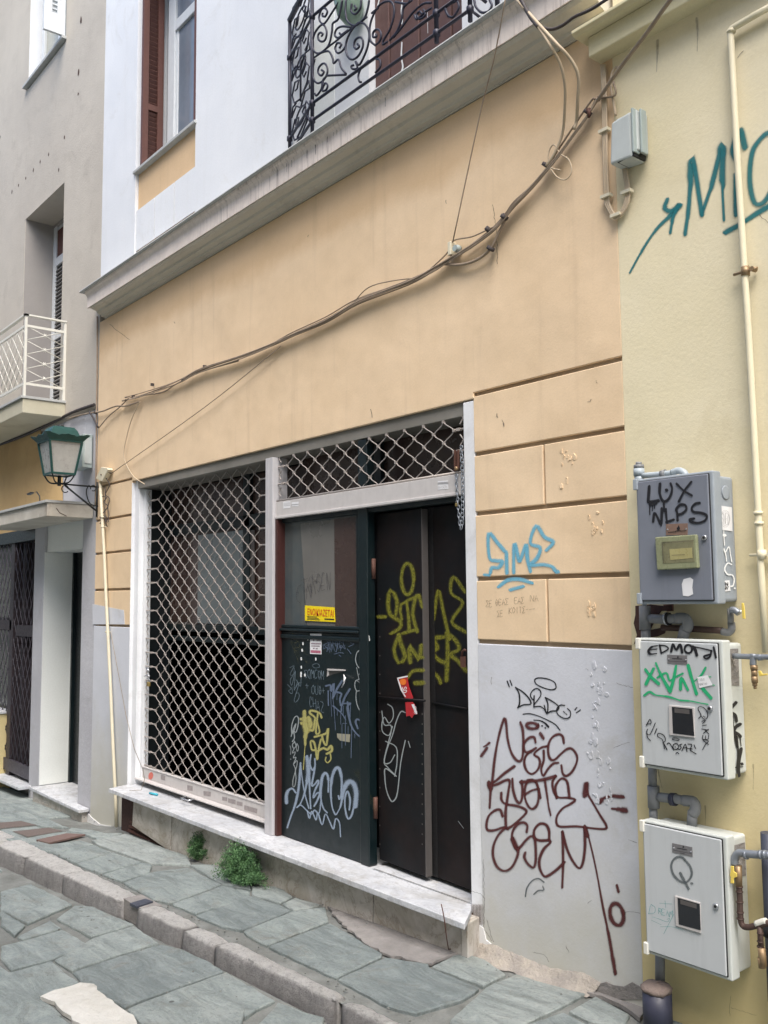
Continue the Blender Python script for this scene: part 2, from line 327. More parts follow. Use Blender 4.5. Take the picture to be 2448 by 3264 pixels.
M['cab'] = plain('grey plastic enclosure', (182, 188, 186), .5, 0, .2)
M['cable'] = plain('dusty grey brown cable', (150, 134, 116), .8, 0, .5)
M['cabledark'] = plain('dark cable', (66, 60, 60), .7, 0, .3)
M['cablelight'] = plain('beige cable', (190, 172, 146), .7, 0, .3)
M['ycable'] = plain('cream painted pipe', (224, 215, 186), .5, 0, .15)
M['metalgrey'] = plain('grey meter door', (120, 125, 136), .5, 0, .35, .05, vs=5)
M['metergrey'] = plain('grey meter body', (150, 158, 166), .5, 0, .25, .05)
M['meterwhite'] = plain('light grey meter door', (184, 188, 190), .5, 0, .12, .05, vs=6)
M['meterbody'] = plain('light grey meter body', (194, 198, 194), .5, 0, .25, .05, vs=6)
M['gasket'] = plain('black rubber gasket', (24, 24, 26), .7)
M['darkglass'] = plain('dark meter window', (38, 40, 44), .08, 0, .4)
M['olive'] = plain('yellowed clear plastic', (138, 142, 112), .25, 0, .4, 0, vs=12)
M['olive2'] = plain('meter seen through yellowed plastic', (124, 122, 94), .3, 0, 1, 0, vs=14, c2=(78, 78, 60))
M['pvc'] = plain('grey pvc pipe', (124, 126, 128), .5, 0, .25)
M['pvclight'] = plain('light grey pvc pipe', (164, 174, 180), .4, 0, .2)
M['galv'] = plain('galvanised pipe', (136, 142, 150), .4, .4, .4)
M['rustpipe'] = plain('rusty dark pipe', (84, 66, 60), .6, .3, .6, .3)
M['brass'] = plain('dull brass fitting', (150, 126, 96), .45, .5, .4)
M['gold'] = plain('yellow handle', (226, 200, 96), .5, 0, .1)
M['goldlock'] = plain('brass padlock', (168, 146, 92), .4, .6, .2)
M['steel'] = plain('steel lock', (190, 192, 196), .25, .8, .1)
M['badge'] = plain('brushed metal plate', (140, 138, 140), .35, .5, .15)
M['badgebrown'] = plain('brown metal plate', (132, 108, 96), .5, .2, .15)
M['navy'] = plain('dark blue plastic pipe', (48, 50, 66), .5, 0, .2)
M['dkpipe'] = plain('dark grey downpipe', (62, 66, 78), .5, 0, .2)
M['paper'] = plain('white paper', (226, 226, 228), .7, 0, .1)
M['signyellow'] = plain('yellow card', (238, 212, 20), .5, 0, .05)
M['red'] = plain('red print', (200, 40, 36), .5, 0, .1)
M['redflyer'] = plain('red flyer paper', (180, 40, 46), .4, 0, .2)
M['orange'] = plain('orange print', (232, 120, 40), .5)
M['ink'] = plain('black ink', (26, 26, 30), .6)
M['inkgrey'] = plain('grey ink', (110, 112, 124), .6)
M['rust'] = plain('rusty brown iron', (92, 62, 52), .7, .2, .6, .3)
M['plaster'] = plain('fresh white plaster', (216, 216, 216), .9, 0, .2, .5)
M['cavity'] = plain('dark red brown rubble', (74, 52, 46), .9, 0, .6, .8, vs=30)
M['cover'] = plain('rusty iron cover', (112, 100, 94), .7, .2, .6, .9, vs=60)
M['brick'] = plain('terracotta slab', (112, 92, 86), .85, 0, .4, .4)
M['tape'] = plain('yellowed tape', (150, 146, 128), .5)
M['cyan'] = plain('cyan lighter plastic', (60, 170, 190), .4)
M['gcr'] = plain('pale green glass', (150, 176, 158), .15, 0, .3, 0, vs=8)
def leafm():
    n = N('weed leaf'); f = n.noise(30, 3); n.p.inputs['Subsurface Weight'].default_value = 0
    return n.done(n.mix(n.ramp(f, .35, .7), lin((58, 92, 58)), lin((96, 134, 84))), .6)
M['weed'] = leafm()
for nm, c, sf, al, bl in (('sprayblue', (108, 182, 210), .75, .9, .1), ('spraybrown', (84, 34, 34), .7, .97, .05), ('sprayteal', (22, 112, 118), .75, .95, .1), ('sprayyellow', (132, 130, 42), .85, .78, .35), ('sprayyellow2', (186, 180, 112), .6, .9, .25),
    ("spraylilac", (158, 174, 194), .85, .85, .15), ('markblack', (22, 22, 28), .25, 1, 0), ('markgrey', (84, 92, 94), .4, .8, .2), ('markwhite', (168, 176, 178), .4, .8, .2), ('markthin', (128, 146, 158), .6, .7, .2), ('markgreen', (30, 164, 108), .2, 1, .1),
    ('drip', (96, 110, 132), .3, .9, .1), ('markteal', (70, 160, 160), .6, .75, .3), ('markfaint', (110, 90, 76), .5, .6, .5), ('markwhite2', (230, 232, 232), .25, .95, 0), ('olivemark', (104, 104, 70), .6, .5, .3), ('faintdark', (58, 56, 62), .6, .6, .2), ('crack', (92, 84, 78), .4, .8, .5), ('stain', (112, 96, 84), .6, .45, .4), ('stainline', (84, 66, 62), .6, .75, .4)):
    M[nm] = paintmat('paint ' + nm, c, sf, al, bl)
# ================================================================== SETTING
XL, XR = -8.373, -2.444                     # joints of the peach building with its neighbours
# --- sky is the world; ground sheets
bz = lambda x: gz(x) - rdz(x) - .018
b = MB(); b.prism([(-40, -14, bz(-40)), (12, -14, bz(12)), (12, -.93, bz(12)), (-40, -.93, bz(-40))], (0, 0, -.3))
struct(b.build('road_bed', M['mortar']))
def dip(x, y): return -.075 * max(0, min(1, (-7.6 - x) / .6)) * max(0, min(1, 1 + y / .85))
b = MB(); xs_ = [-40, -12, -9, -8.2, -8.0, -7.8, -7.6, -5, 12]; ys_ = [-.86, -.4, 0, .9]
b.add([(x, y, gz(x) - .018 + dip(x, y)) for x in xs_ for y in ys_], [(i * 4 + j, i * 4 + 4 + j, i * 4 + 5 + j, i * 4 + 1 + j) for i in range(8) for j in range(3)])
struct(b.build('sidewalk_bed', M['mortar']))
A_ = K(0, 2464, 800); B_ = K(800, 2464, 800); C_ = K(1548, 2364, 900)
def rough_poly(pts, amp, step=.05):
    out = []; n = len(pts)
    for i in range(n):
        a, c = Vector(pts[i]), Vector(pts[(i + 1) % n]); L = (c - a).length; m = max(1, int(L / step)); nn = Vector((-(c - a).y, (c - a).x, 0)).normalized()
        for j in range(m): out.append(a.lerp(c, j / m) + nn * random.uniform(-amp, amp))
    return out
def slab(mb, pts3, tone, inset=.0045, th=.028, amp=.004, lift=0):
    c = sum((Vector(p) for p in pts3), Vector()) / len(pts3)
    q = []
    for p in pts3:
        d = Vector(p) - c; L = max(d.length, .01); q.append(c + d * max(.6, (L - inset * 1.6) / L))
    q = rough_poly(q, amp); tilt = random.uniform(-.004, .004); q = [p + Vector((0, 0, lift + tilt * (p - c).x)) for p in q]
    q = [p + Vector((0, 0, dip(p.x, p.y))) for p in q]
    top = [p for p in q]; n = len(top); bev = .006
    inn = [c + (p - c) * max(.7, 1 - bev / max(.03, (p - c).length)) for p in top]; low = [p - Vector((0, 0, .006)) for p in top]; bot = [p - Vector((0, 0, th)) for p in top]
    fs = [tuple(range(n))] + [(i, n + i, n + (i + 1) % n, (i + 1) % n) for i in range(n)] + [(n + i, 2 * n + i, 2 * n + (i + 1) % n, n + (i + 1) % n) for i in range(n)]
    area = sum(inn[i].x * inn[(i + 1) % n].y - inn[(i + 1) % n].x * inn[i].y for i in range(n))
    if area < 0: fs = [tuple(reversed(f)) for f in fs]
    mb.add(inn + low + bot, fs, a=[tone] * (3 * n))
sw = MB()
side = [(A_, [(470, 336), (700, 396), (815, 398), (645, 436), (560, 404), (432, 376)], .6), (A_, [(150, 475), (250, 450), (320, 470), (545, 445), (625, 470), (360, 530)], .5), (A_, [(360, 532), (625, 475), (742, 520), (500, 595)], .5), (A_, [(500, 597), (745, 522), (942, 586), (670, 665)], .42),
 (A_, [(675, 668), (945, 588), (1010, 600), (1000, 655), (805, 718)], .5), (A_, [(600, 445), (830, 400), (1250, 550), (1265, 605), (1000, 595), (640, 470)], .9), (A_, [(810, 720), (1010, 650), (1240, 622), (1470, 735), (1130, 862), (1000, 830)], .4),
 (A_, [(1133, 865), (1472, 740), (1660, 780), (1659, 818), (1290, 930)], .33), (A_, [(1250, 605), (1480, 600), (1659, 650), (1659, 770), (1475, 735)], .6), (A_, [(0, 180), (110, 165), (460, 330), (240, 320), (140, 298), (0, 320)], .35), (A_, [(0, 370), (240, 328), (420, 378), (560, 405), (440, 398), (250, 448), (140, 470), (0, 425)], .6),
 (B_, [(-369, 938), (0, 808), (200, 868), (275, 905), (-60, 1040), (-200, 1010)], .12), (B_, [(200, 862), (290, 820), (480, 872), (277, 905)], .8), (B_, [(-60, 1043), (275, 912), (500, 880), (520, 975), (105, 1138), (0, 1092)], .6),
 (B_, [(0, 745), (190, 745), (280, 815), (195, 860), (0, 800)], .75),
 (B_, [(107, 1142), (520, 990), (570, 1015), (870, 1192), (870, 1212), (560, 1352)], .25), (B_, [(562, 1357), (885, 1212), (1170, 1255), (1190, 1282), (1518, 1420), (1400, 1500), (1090, 1590), (900, 1540)], .08),
 (B_, [(1192, 1275), (1380, 1180), (1550, 1225), (1690, 1330), (1540, 1408)], .7), (C_, [(-220, 1640), (-10, 1440), (180, 1362), (290, 1395), (600, 1478), (240, 1655), (-200, 1800)], .72), (C_, [(475, 1580), (640, 1492), (862, 1600), (800, 1680), (600, 1640)], .75), (C_, [(232, 1662), (460, 1584), (600, 1652), (700, 1720), (300, 1800)], .12)]
for k, pts, tone in side: slab(sw, [PG(*k(p)) for p in pts], tone)
x = -7.45
def grid(mb, x, xend, ys, zf, sgn, tones, w=(.35, .7)):
    while (x - xend) * sgn < 0:
        wd = random.uniform(*w)
        for i in range(len(ys) - 1):
            j = random.uniform(-.05, .05)
            p = [(x + j, ys[i]), (x + wd * sgn + j, ys[i]), (x + wd * sgn + j, ys[i + 1]), (x + j, ys[i + 1])]
            if sgn < 0: p.reverse()
            slab(mb, [(a, c, zf(a)) for a, c in p], random.uniform(*tones))
        x += wd * sgn
grid(sw, -8.65, -38, [-.8, -.42, .05], gz, -1, (.3, .8)); grid(sw, -2.35, 10, [-.78, -.4, 0], gz, 1, (.2, .8))
struct(sw.build('sidewalk', M['slate'], attr=True))
rd = MB(); zr = lambda x: gz(x) - rdz(x)
road = [(A_, [(0, 780), (200, 730), (360, 800), (480, 868), (180, 995), (0, 900)], .5), (A_, [(0, 905), (175, 1003), (100, 1075), (0, 1005)], .35), (A_, [(370, 960), (490, 872), (620, 880), (750, 940), (888, 1000), (600, 1083)], .6), (A_, [(105, 1080), (340, 972), (415, 1020), (150, 1100)], .3),
 (A_, [(0, 1140), (150, 1107), (420, 1030), (598, 1130), (350, 1228), (70, 1300), (0, 1225)], .36), (A_, [(612, 1087), (890, 1005), (1058, 1120), (790, 1198), (475, 1308), (355, 1235)], .58), (A_, [(472, 1315), (800, 1202), (1070, 1127), (1190, 1152), (1380, 1237), (1488, 1310), (1130, 1430), (820, 1548), (540, 1390)], .15),
 (A_, [(0, 1320), (70, 1312), (340, 1238), (528, 1380), (260, 1478), (0, 1558)], .5), (A_, [(-200, 1640), (0, 1566), (250, 1488), (475, 1655), (400, 1800), (-200, 1900)], .4), (A_, [(832, 1557), (1135, 1437), (1500, 1313), (1640, 1390), (1659, 1480), (1600, 1659), (1500, 1900), (1000, 1900), (940, 1670)], .62),
 (B_, [(-100, 1390), (0, 1402), (165, 1500), (40, 1562), (-40, 1620), (-60, 1500)], .5), (B_, [(0, 1700), (170, 1512), (420, 1592), (500, 1612), (480, 1680), (200, 1800)], .4)]
for k, pts, tone in road: slab(rd, [PR(*k(p)) for p in pts], tone)
grid(rd, -7.3, -38, [-3.1, -2.5, -1.95, -1.5, -1.08], zr, -1, (.2, .7), (.4, .8)); grid(rd, -6.9, 9, [-6.6, -5.8, -5.0, -4.3, -3.6, -2.9, -2.35], zr, 1, (.2, .7), (.5, .9)); grid(rd, -3.3, 9, [-2.3, -1.7, -1.15], zr, 1, (.2, .7), (.5, .9))
grid(rd, -6.9, -4.8, [-2.3, -1.75], zr, 1, (.2, .7), (.5, .9))
struct(rd.build('road', M['slate'], attr=True))
pm = MB(); pp = rough_poly([PR(*A_(p)) for p in [(260, 1480), (530, 1392), (612, 1402), (735, 1510), (850, 1590), (1000, 1760), (700, 1800), (480, 1640), (380, 1540)]], .01, .04)
pm.prism([p - Vector((0, 0, .012)) for p in pp], (0, 0, .018)); struct(pm.build('cement_patch', M['patch']))
# --- kerb of separate worn stones
kb = MB(); yo = lambda x: -.90 + .031 * (x + 3.4)
def kstone(x0, x1, hz=0, wd=.155):
    nx, ns = max(3, int((x1 - x0) / .035)), 12; vs = []; rr = random.Random(int(x0 * 1000))
    for i in range(nx + 1):
        x = x0 + (x1 - x0) * i / nx; e = min(i, nx - i); r = .0 if e > 1 else (.014 if e == 0 else .005); y = yo(x); z = gz(x) + .004 + hz; wob = rr.uniform(-.003, .003)
        prof = [(y + wob + r, z - .5), (y - .004 + wob + r, z - .09), (y + wob + r, z - .045), (y + .004 + wob + r, z - .022), (y + .009 + rr.uniform(-.006, .007) + r, z - .005 - r), (y + .02 + rr.uniform(-.006, .008), z - r), ((y + .04) * .5 - .425, z + rr.uniform(-.003, .003) - r), (-.85, z - r), (-.828 + rr.uniform(-.008, .006), z - .006 - r), (-.82, z - .02), (-.82, z - .5)]
        for j, (a, c) in enumerate(prof): vs.append((x + rr.uniform(-.003, .003), a + rr.uniform(-.002, .002), c + rr.uniform(-.002, .002)))
    m = 11; fs = [(i * m + j, (i + 1) * m + j, (i + 1) * m + j + 1, i * m + j + 1) for i in range(nx) for j in range(m - 1)]
    fs += [tuple(range(m)), tuple(nx * m + j for j in reversed(range(m)))]; kb.add(vs, fs, True)
js = [PG(*A_(p)).x for p in ((130, 560), (370, 680), (765, 850))]; js2 = [PG(*A_(p)).x for p in ((900, 900), (1200, 1035), (1390, 1140))] + [PG(*B_(p)).x for p in ((540, 1510),)]
x = js[0]
while x > -36: w = random.uniform(.45, .8); kstone(x - w + .008, x - .008); x -= w
kstone(js[0] + .008, js[1] - .008, .004); kstone(js[1] + .006, js[2] - .01, .006); kstone(js2[0], js2[1] - .008, .006); kstone(js2[1] + .008, js2[2] - .008); kstone(js2[2] + .006, js2[3] - .015, .004)
x = js2[3] + .04
while x < 9: w = random.uniform(.5, .9); kstone(x, x + w - .014); x += w
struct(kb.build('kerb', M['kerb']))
kf = MB(); kf.prism([(js[2] - .02, yo(-5) + .03, gz(-5) - .13), (js2[0] + .02, yo(-5) + .03, gz(-5) - .13), (js2[0] + .02, yo(-5) + .15, gz(-5) - .13), (js[2] - .02, yo(-5) + .15, gz(-5) - .13)], (0, 0, .115))
struct(kf.build('kerb_filling', M['greycement']))
# ================================================================== UNSEEN HOUSE ACROSS THE STREET, added to shade the facade
ob = thing('unseen_opposite_house', 'plain pale house front across the narrow street, unseen, added to shade the facade', 'building', (-8, -6.4, -.3))
m_ = MB(); m_.box(-38, 9, -9, -6.4, -2, 8.6); m_.build('wall', stucco('opposite render', (196, 190, 176), (182, 176, 160), .3), ob)
# ================================================================== PEACH BUILDING
bld = thing('shop_building', 'peach and white building with a closed shop behind lattice shutters and black iron balcony', 'building', (-5.4, 0, -.3))
GZ = [2.600, 2.285, 1.975, 1.640, 1.322]; gh = .011
w = MB()
XA, XB, XC, XD = -7.586, -7.498, -3.463, -3.38
VG = -2.912
zt_ = 2.60 + gh
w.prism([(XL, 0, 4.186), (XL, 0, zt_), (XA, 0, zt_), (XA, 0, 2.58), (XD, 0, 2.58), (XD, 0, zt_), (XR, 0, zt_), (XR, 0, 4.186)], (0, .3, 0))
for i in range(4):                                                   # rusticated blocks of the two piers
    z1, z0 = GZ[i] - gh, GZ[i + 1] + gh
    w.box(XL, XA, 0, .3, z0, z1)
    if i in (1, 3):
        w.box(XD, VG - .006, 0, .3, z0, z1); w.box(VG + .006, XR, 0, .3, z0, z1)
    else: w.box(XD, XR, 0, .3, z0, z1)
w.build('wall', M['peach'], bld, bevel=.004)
g = MB(); g.box(XL + .002, XA - .002, .015, .28, 1.2, 2.62); g.build('groove_backing', M['groove'], bld); g = MB(); g.box(XD + .002, XR - .002, .015, .28, 1.2, 2.62); g.build('groove_backing', M['groove'], bld)
w = MB(); w.box(XL, XA, 0, .3, -.6, GZ[4] - gh); w.build('dado', M['dado'], bld, bevel=.004); w = MB(); w.box(XD, XR, 0, .3, -.5, GZ[4] - gh); dado = w.build('dado', M['dado'], bld, bevel=.004)
w = MB(); pa = [(295, 1925), (395, 1945), (398, 1990), (296, 1990)]; w.prism([PY(x, y, 0) for x, y in pa], (0, -.0015, 0)); w.build('dado_overpaint', M['dado'], dado)
w = MB(); w.box(XA + .001, XB, .03, .6, -.02, 2.58); w.box(XA - .001, XA + .006, -.001, .03, -.02, 2.565); w.build('jamb', M['jamb'], bld, bevel=.003)
w = MB(); w.box(XC, XD - .001, .004, .5, -.21, 2.572); jr = w.build('jamb', M['jamb'], bld, bevel=.006)
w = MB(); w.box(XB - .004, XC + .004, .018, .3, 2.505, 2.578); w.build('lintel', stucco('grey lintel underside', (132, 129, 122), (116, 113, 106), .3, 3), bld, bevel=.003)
d0, d1 = PY(1176, 290).x, PY(1473, 90).x
w = MB(); w.box(XL, -7.62, 0, .3, 4.42, 9); w.box(-7.62, -6.483, 0, .3, 4.42, 4.63); w.box(-7.62, -6.483, 0, .3, 7.3, 9); w.box(-6.483, d0, 0, .3, 4.42, 9); w.box(d0, d1, 0, .3, 7.2, 9); w.box(d1, XR, 0, .3, 4.42, 9); w.build('upper_wall', M['white'], bld)
w = MB(); w.box(XL, XR, .3, .32, 2.5, 9); w.build('inner_wall', M['black'], bld)
# cornice / balcony slab
cprof = [(-.0, 4.205), (-.035, 4.208), (-.04, 4.222), (-.075, 4.232), (-.08, 4.25), (-.125, 4.262), (-.14, 4.275)]
w = MB(); w.profile([(0.05, 4.19), (0.0, 4.192)] + cprof + [(-.14, 4.30), (.05, 4.30)], XL + .115, XR - .005); w.build('cornice_soffit', M['cornice'], bld)
w = MB(); w.profile([(0, 4.301), (-.148, 4.283), (-.148, 4.385), (-.158, 4.405), (-.175, 4.418), (-.18, 4.434), (0, 4.434)], XL + .05, XR - .005); w.build('cornice_fascia', M['fascia'], bld)
w = MB(); w.profile([(0.0, 4.435), (-.2, 4.435), (-.205, 4.442), (-.2, 4.452), (0, 4.456)], XL - .01, XR - .005); w.build('balcony_slab', M['slabedge'], bld)
w = MB(); w.box(PY(1000, 300).x, PY(1067, 300).x, -.004, 0, 4.45, 5.35); w.build('pale_wall_strip', M['greysmooth'], bld)  # thin pale strip laid over the wall beside the balcony door
# first floor window
win = MB(); win.box(-7.53, -6.5, .21, .26, 5.40, 5.46); win.box(-7.43, -7.30, .21, .26, 5.46, 7.2); win.box(-7.3, -6.4, .21, .26, 6.66, 6.76); win.box(-7.3, -7.26, .225, .26, 5.46, 6.66)
wn = win.build('window', M['whitewood'], bld, bevel=.006)
w = MB(); w.box(-7.3, -6.4, .235, .245, 5.46, 7.2); w.build('pane', M['glassw'], wn)
w = MB(); w.box(-7.64, -6.465, -.02, .26, 5.375, 5.402); w.build('window_sill', M['slabedge'], wn, bevel=.004)
w = MB(); w.box(-7.62, -7.53, .07, .28, 5.40, 7.3); w.build('window_reveal', M['white'], wn, bevel=.03)
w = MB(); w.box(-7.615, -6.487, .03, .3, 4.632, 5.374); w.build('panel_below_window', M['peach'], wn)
for i in range(3): xx = -7.61 + i * .3735; w = MB(); w.box(xx, xx + .362, .012, .034, 4.66, 5.03); w.build('wall_tile', M['white'], wn)
w = MB(); w.box(-7.618, -6.484, .02, .031, 4.635, 5.024); w.build('tile_bed', M['groove'], wn)
def shutter_leaf(mb, x, y0, y1, z0, z1, mids, th=.035, n=46):
    """a louvred leaf lying in the plane x = const"""
    fr = .055; mb.box(x, x + th, y0, y0 + fr, z0, z1); mb.box(x, x + th, y1 - fr, y1, z0, z1)
    zs = [z0] + mids + [z1]
    for z in zs: mb.box(x, x + th, y0 + fr, y1 - fr, z - fr / 2, z + fr / 2)
    k = int((z1 - z0) / .045)
    for i in range(k): z = z0 + fr + i * .045; mb.profile([(0, 0)], 0, 0) if False else mb.prism([(x + .004, y0 + fr, z), (x + .02, y0 + fr, z + .028), (x + .024, y0 + fr, z + .024), (x + .008, y0 + fr, z - .004)], (0, y1 - y0 - 2 * fr, 0))
sm = MB(); shutter_leaf(sm, -7.525, .0, .2, 5.41, 7.3, [5.98]); sm.box(-7.535, -7.527, .01, .19, 5.42, 7.3); sm.build('shutter', M['brown'], wn)
sm = MB(); sm.box(-6.52, -6.488, .0, .2, 5.41, 7.3); sm.build('shutter', M['brown'], wn)
# balcony door of weathered brown shutters
bd = MB(); n = 6; dw = (d1 - d0) / n
for i in range(n): bd.box(d0 + i * dw + .003, d0 + (i + 1) * dw - .003, .05 + (.008 if i % 2 else 0), .1, 4.43, 7.2)
bd.box(d0, d1, .1, .12, 4.43, 7.2); bdo = bd.build('balcony_door', M['browndoor'], bld, bevel=.004)
cr = MB(); kBR = K(880, 0, 500)
for pts, ww in (([(1335, 10), (1325, 110), (1335, 200), (1330, 250)], 16), ([(1330, 450), (1325, 600), (1340, 700), (1330, 750)], 18), ([(1090, 0), (1075, 60)], 14), ([(1040, 660), (1030, 740)], 8), ([(1600, 120), (1605, 350)], 6), ([(1035, 900), (1040, 960)], 6)): cr = MB(); stroke(cr, kBR, pts, ww, onY(.05)); cr.build('peeling_paint', M['markwhite2'], bdo, attr=True)
# ---------- shop step
w = MB(); w.prism(rough_poly([(-7.47, -.205, -.032), (-3.30, -.205, -.032), (-3.425, -.03, -.032), (XC, .003, -.032), (XC, .5, -.032), (XB, .5, -.032), (XB, -.02, -.032), (-7.47, -.02, -.032)], .002, .08), (0, 0, .032)); stp = w.build('step', M['marble'], bld, bevel=.004)
w = MB(); w.prism(rough_poly([(-7.5, -.20, -.034), (-7.475, -.2, -.034), (-7.475, .0, -.034), (-7.56, .0, -.034)], .003, .05), (0, 0, .03)); w.build('broken_sill_end', M['marble'], stp)
w = MB()
for a, c, yy in ((-7.2, -6.53, -.125), (-6.525, -5.62, -.118), (-5.615, -4.6, -.112), (-4.597, -4.12, -.115), (-4.115, -3.40, -.11)): w.prism([(a, yy, max(gz(a), -.4) - .02 if a > -7 else -.26), (c, yy, gz(c) - .02 if c > -6.6 else -.262), (c, yy + .01, -.033), (a, yy + .01, -.033)], (0, .06, 0))
w.build('riser', M['riser'], stp, bevel=.003)
w = MB(); w.prism([(-3.42, -.112, gz(-3.4) - .02), (-3.372, -.112, gz(-3.4) - .02), (-3.40, .0, gz(-3.4) - .02), (-3.47, .0, gz(-3.4) - .02)], (0, 0, .182)); w.build('riser_end', M['riser'], stp, bevel=.006)
w = MB(); w.box(-7.52, -3.45, -.075, .3, -.42, -.034); w.build('rubble_core', M['cavity'], stp)
w = MB()
for i in range(3): w.box(-7.34, -6.56, -.1 + i * .008, -.07, -.335 + i * .033, -.318 + i * .033)
w.build('vent_slat', M['rust'], stp)
w = MB(); w.box(-4.27, XC, .013, .3, .0005, .006); w.build('threshold', M['marble'], stp)
gv = MB(); stroke(gv, B_, [(815, 632), (1160, 755), (1445, 855)], 5, lambda px, py, o: PZ(px, py, .007), smooth=False); gv.build('threshold_joint', M['crack'], stp, attr=True)
# ---------- skirt of cement at the right pier
def skirt(name, kk, up, dn, mat, par, tk=.004):
    mb = MB(); n = 80; U = catmull([Vector(kk(p)) for p in up], .1); D = catmull([Vector(kk(p)) for p in dn], .1)
    vs = []
    rj = 0.
    for i in range(n + 1):
        u = U[int(i * (len(U) - 1) / n)]; d = D[int(i * (len(D) - 1) / n)]
        rj = rj * .6 + random.uniform(-3.2, 3.2); a = PY(u.x, u.y + rj, -.004); c = PG(d.x, d.y, .006)
        c.y = min(c.y, -.02); c.z = gz(c.x) - .012
        for t in (0, .3, .65, 1): p = a.lerp(c, t); p.y += math.sin(t * 3.14) * .012; p.z -= math.sin(t * 3.14) * .004; p += Vector((0, random.uniform(-.0015, .0015), random.uniform(-.001, .001))) if 0 < t < 1 else Vector(); vs.append(p)
        vs.append(Vector((a.x, .01, a.z)))
    m = 5; fs = [(i * m + j, i * m + j + 1, (i + 1) * m + j + 1, (i + 1) * m + j) for i in range(n) for j in range(3)] + [(i * m + 4, i * m, (i + 1) * m, (i + 1) * m + 4) for i in range(n)]
    mb.add(vs, fs, True); return mb.build(name, mat, par)
E_ = K(1500, 2860, 560)
skirt('cement_skirt', E_, [(-55, 300), (-20, 340), (60, 430), (160, 440), (350, 510), (560, 590), (760, 660), (1000, 700), (1230, 810)], [(-70, 520), (0, 535), (120, 590), (280, 650), (400, 670), (520, 745), (740, 790), (880, 870), (1100, 905)], M['pinkcement'], dado)
w = MB(); pf = rough_poly([PY(*E_(p), 0) for p in [(1170, 850), (1230, 812), (1285, 795), (1350, 828), (1450, 842), (1530, 800), (1620, 850), (1640, 960), (1400, 960), (1200, 920)]], .002, .03); w.prism([Vector((p.x, .0, p.z)) for p in pf], (0, -.005, 0)); w.build('mortar_patch', M['greycement'], dado)
w = MB(); pf = rough_poly([PG(*E_(p), 0) for p in [(1095, 905), (1180, 850), (1620, 880), (1660, 1060), (1600, 1150), (1520, 1085), (1400, 1015), (1250, 948)]], .003, .04); w.prism([p - Vector((0, 0, .012)) for p in pf], (0, 0, .017)); struct(w.build('mortar_strip', M['greycement']))
w = MB(); pf = rough_poly([PY(*E_(p), 0) for p in [(0, 215), (70, 250), (125, 290), (150, 400), (200, 440), (100, 460), (20, 430), (-40, 360), (-50, 260)]], .002, .03); w.prism([Vector((p.x, .0, p.z)) for p in pf], (0, -.005, 0)); w.build('plaster_repair', M['plaster'], dado)
w = MB()
for j in range(4): stroke(w, E_, [(15 + j * 28, 90), (20 + j * 26, 170), (40 + j * 22, 235)], 60, onY(-.0005 if j < 4 else 0))
w.build('stain', M['stain'], dado, attr=True)
w = MB(); pts = rough_poly([PG(*B_(p)) for p in [(500, 885), (620, 890), (1000, 1010), (1300, 1165), (1400, 1180), (1190, 1265), (880, 1200), (700, 1080), (560, 960)]], .016, .04); w.prism([p - Vector((0, 0, .01)) for p in pts], (0, 0, .012)); struct(w.build('cement_strip', M['greycement']))
# white plaster foot at the left pier
kF = K(0, 1900, 900); w = MB(); pf = rough_poly([PY(*kF(p), 0) for p in [(456, 1225), (500, 1250), (540, 1300), (590, 1340), (655, 1352), (662, 1392), (600, 1385), (500, 1362), (440, 1335)]], .003, .03); w.prism([Vector((p.x, .0, p.z)) for p in pf], (0, -.006, 0)); w.build('plaster_foot', M['plaster'], dado)
# ---------- post, shutters
w = MB(); w.box(-5.377, -5.335, -.02, .1, .002, 2.505); w.box(-5.332, -5.287, -.02, .1, .002, 2.505); w.box(-5.378, -5.286, -.014, .09, .002, 2.505); w.build('guide_post', M['postm'], bld, bevel=.002)
def grille(name, x0, x1, nc, z0, z1, zs, pitch, y, xg0, xg1):
    root = MB(); r = .0034; wdt = (x1 - x0) / nc
    nz0 = int(math.floor((z0 - zs) / pitch)) - 1; nz1 = int(math.ceil((z1 - zs) / pitch)) + 1
    def node(i, j): return Vector((x0 + i * wdt / 2, y, zs + j * pitch / 2))
    for i in range(2 * nc):
        for j in range(2 * nz0, 2 * nz1 + 1):
            if (i + j) % 2: continue
            for dj in (1, -1):
                a, c = node(i, j), node(i + 1, j + dj)
                if min(a.z, c.z) < z0 - .004 or max(a.z, c.z) > z1 + .05: continue
                P = []
                for q in range(7):
                    t = q / 6; s_ = .03 * math.sin(2 * math.pi * t)
                    P.append(Vector((a.x + (c.x - a.x) * (t - s_), y + (.004 if dj > 0 else -.004) * math.sin(math.pi * t), a.z + (c.z - a.z) * (t + s_))))
                root.tube(P, r, 5, False)
    for i in range(0, 2 * nc + 1):
        for j in range(2 * nz0, 2 * nz1 + 1):
            p = node(i, j)
            if (i + j) % 2 or p.z < z0 - .003 or p.z > z1: continue
            root.box(p.x - .0065, p.x + .0065, y - .009, y + .009, p.z - .008, p.z + .008)
            if i in (0, 2 * nc) :
                e = xg0 if i == 0 else xg1; root.tube([p, Vector((e, y, p.z))], .0055, 6, False); q = p.lerp(Vector((e, y, p.z)), .45); root.box(min(q.x - .012, q.x + .012), q.x + .012, y - .01, y + .01, q.z - .008, q.z + .008)
                zc = p.z + pitch / 2
                if zc < z1: d = .035 * (1 if i == 0 else -1); root.tube([(e + d, y, zc + .03), (e + d * .25, y, zc), (e + d, y, zc - .03)], .004, 5, False)
    return root.build(name, M['grille'], bld)
gl = grille('lattice_shutter', -7.25, -5.62, 10, .15, 2.5, 1.925, .1175, .09, -7.45, -5.42)
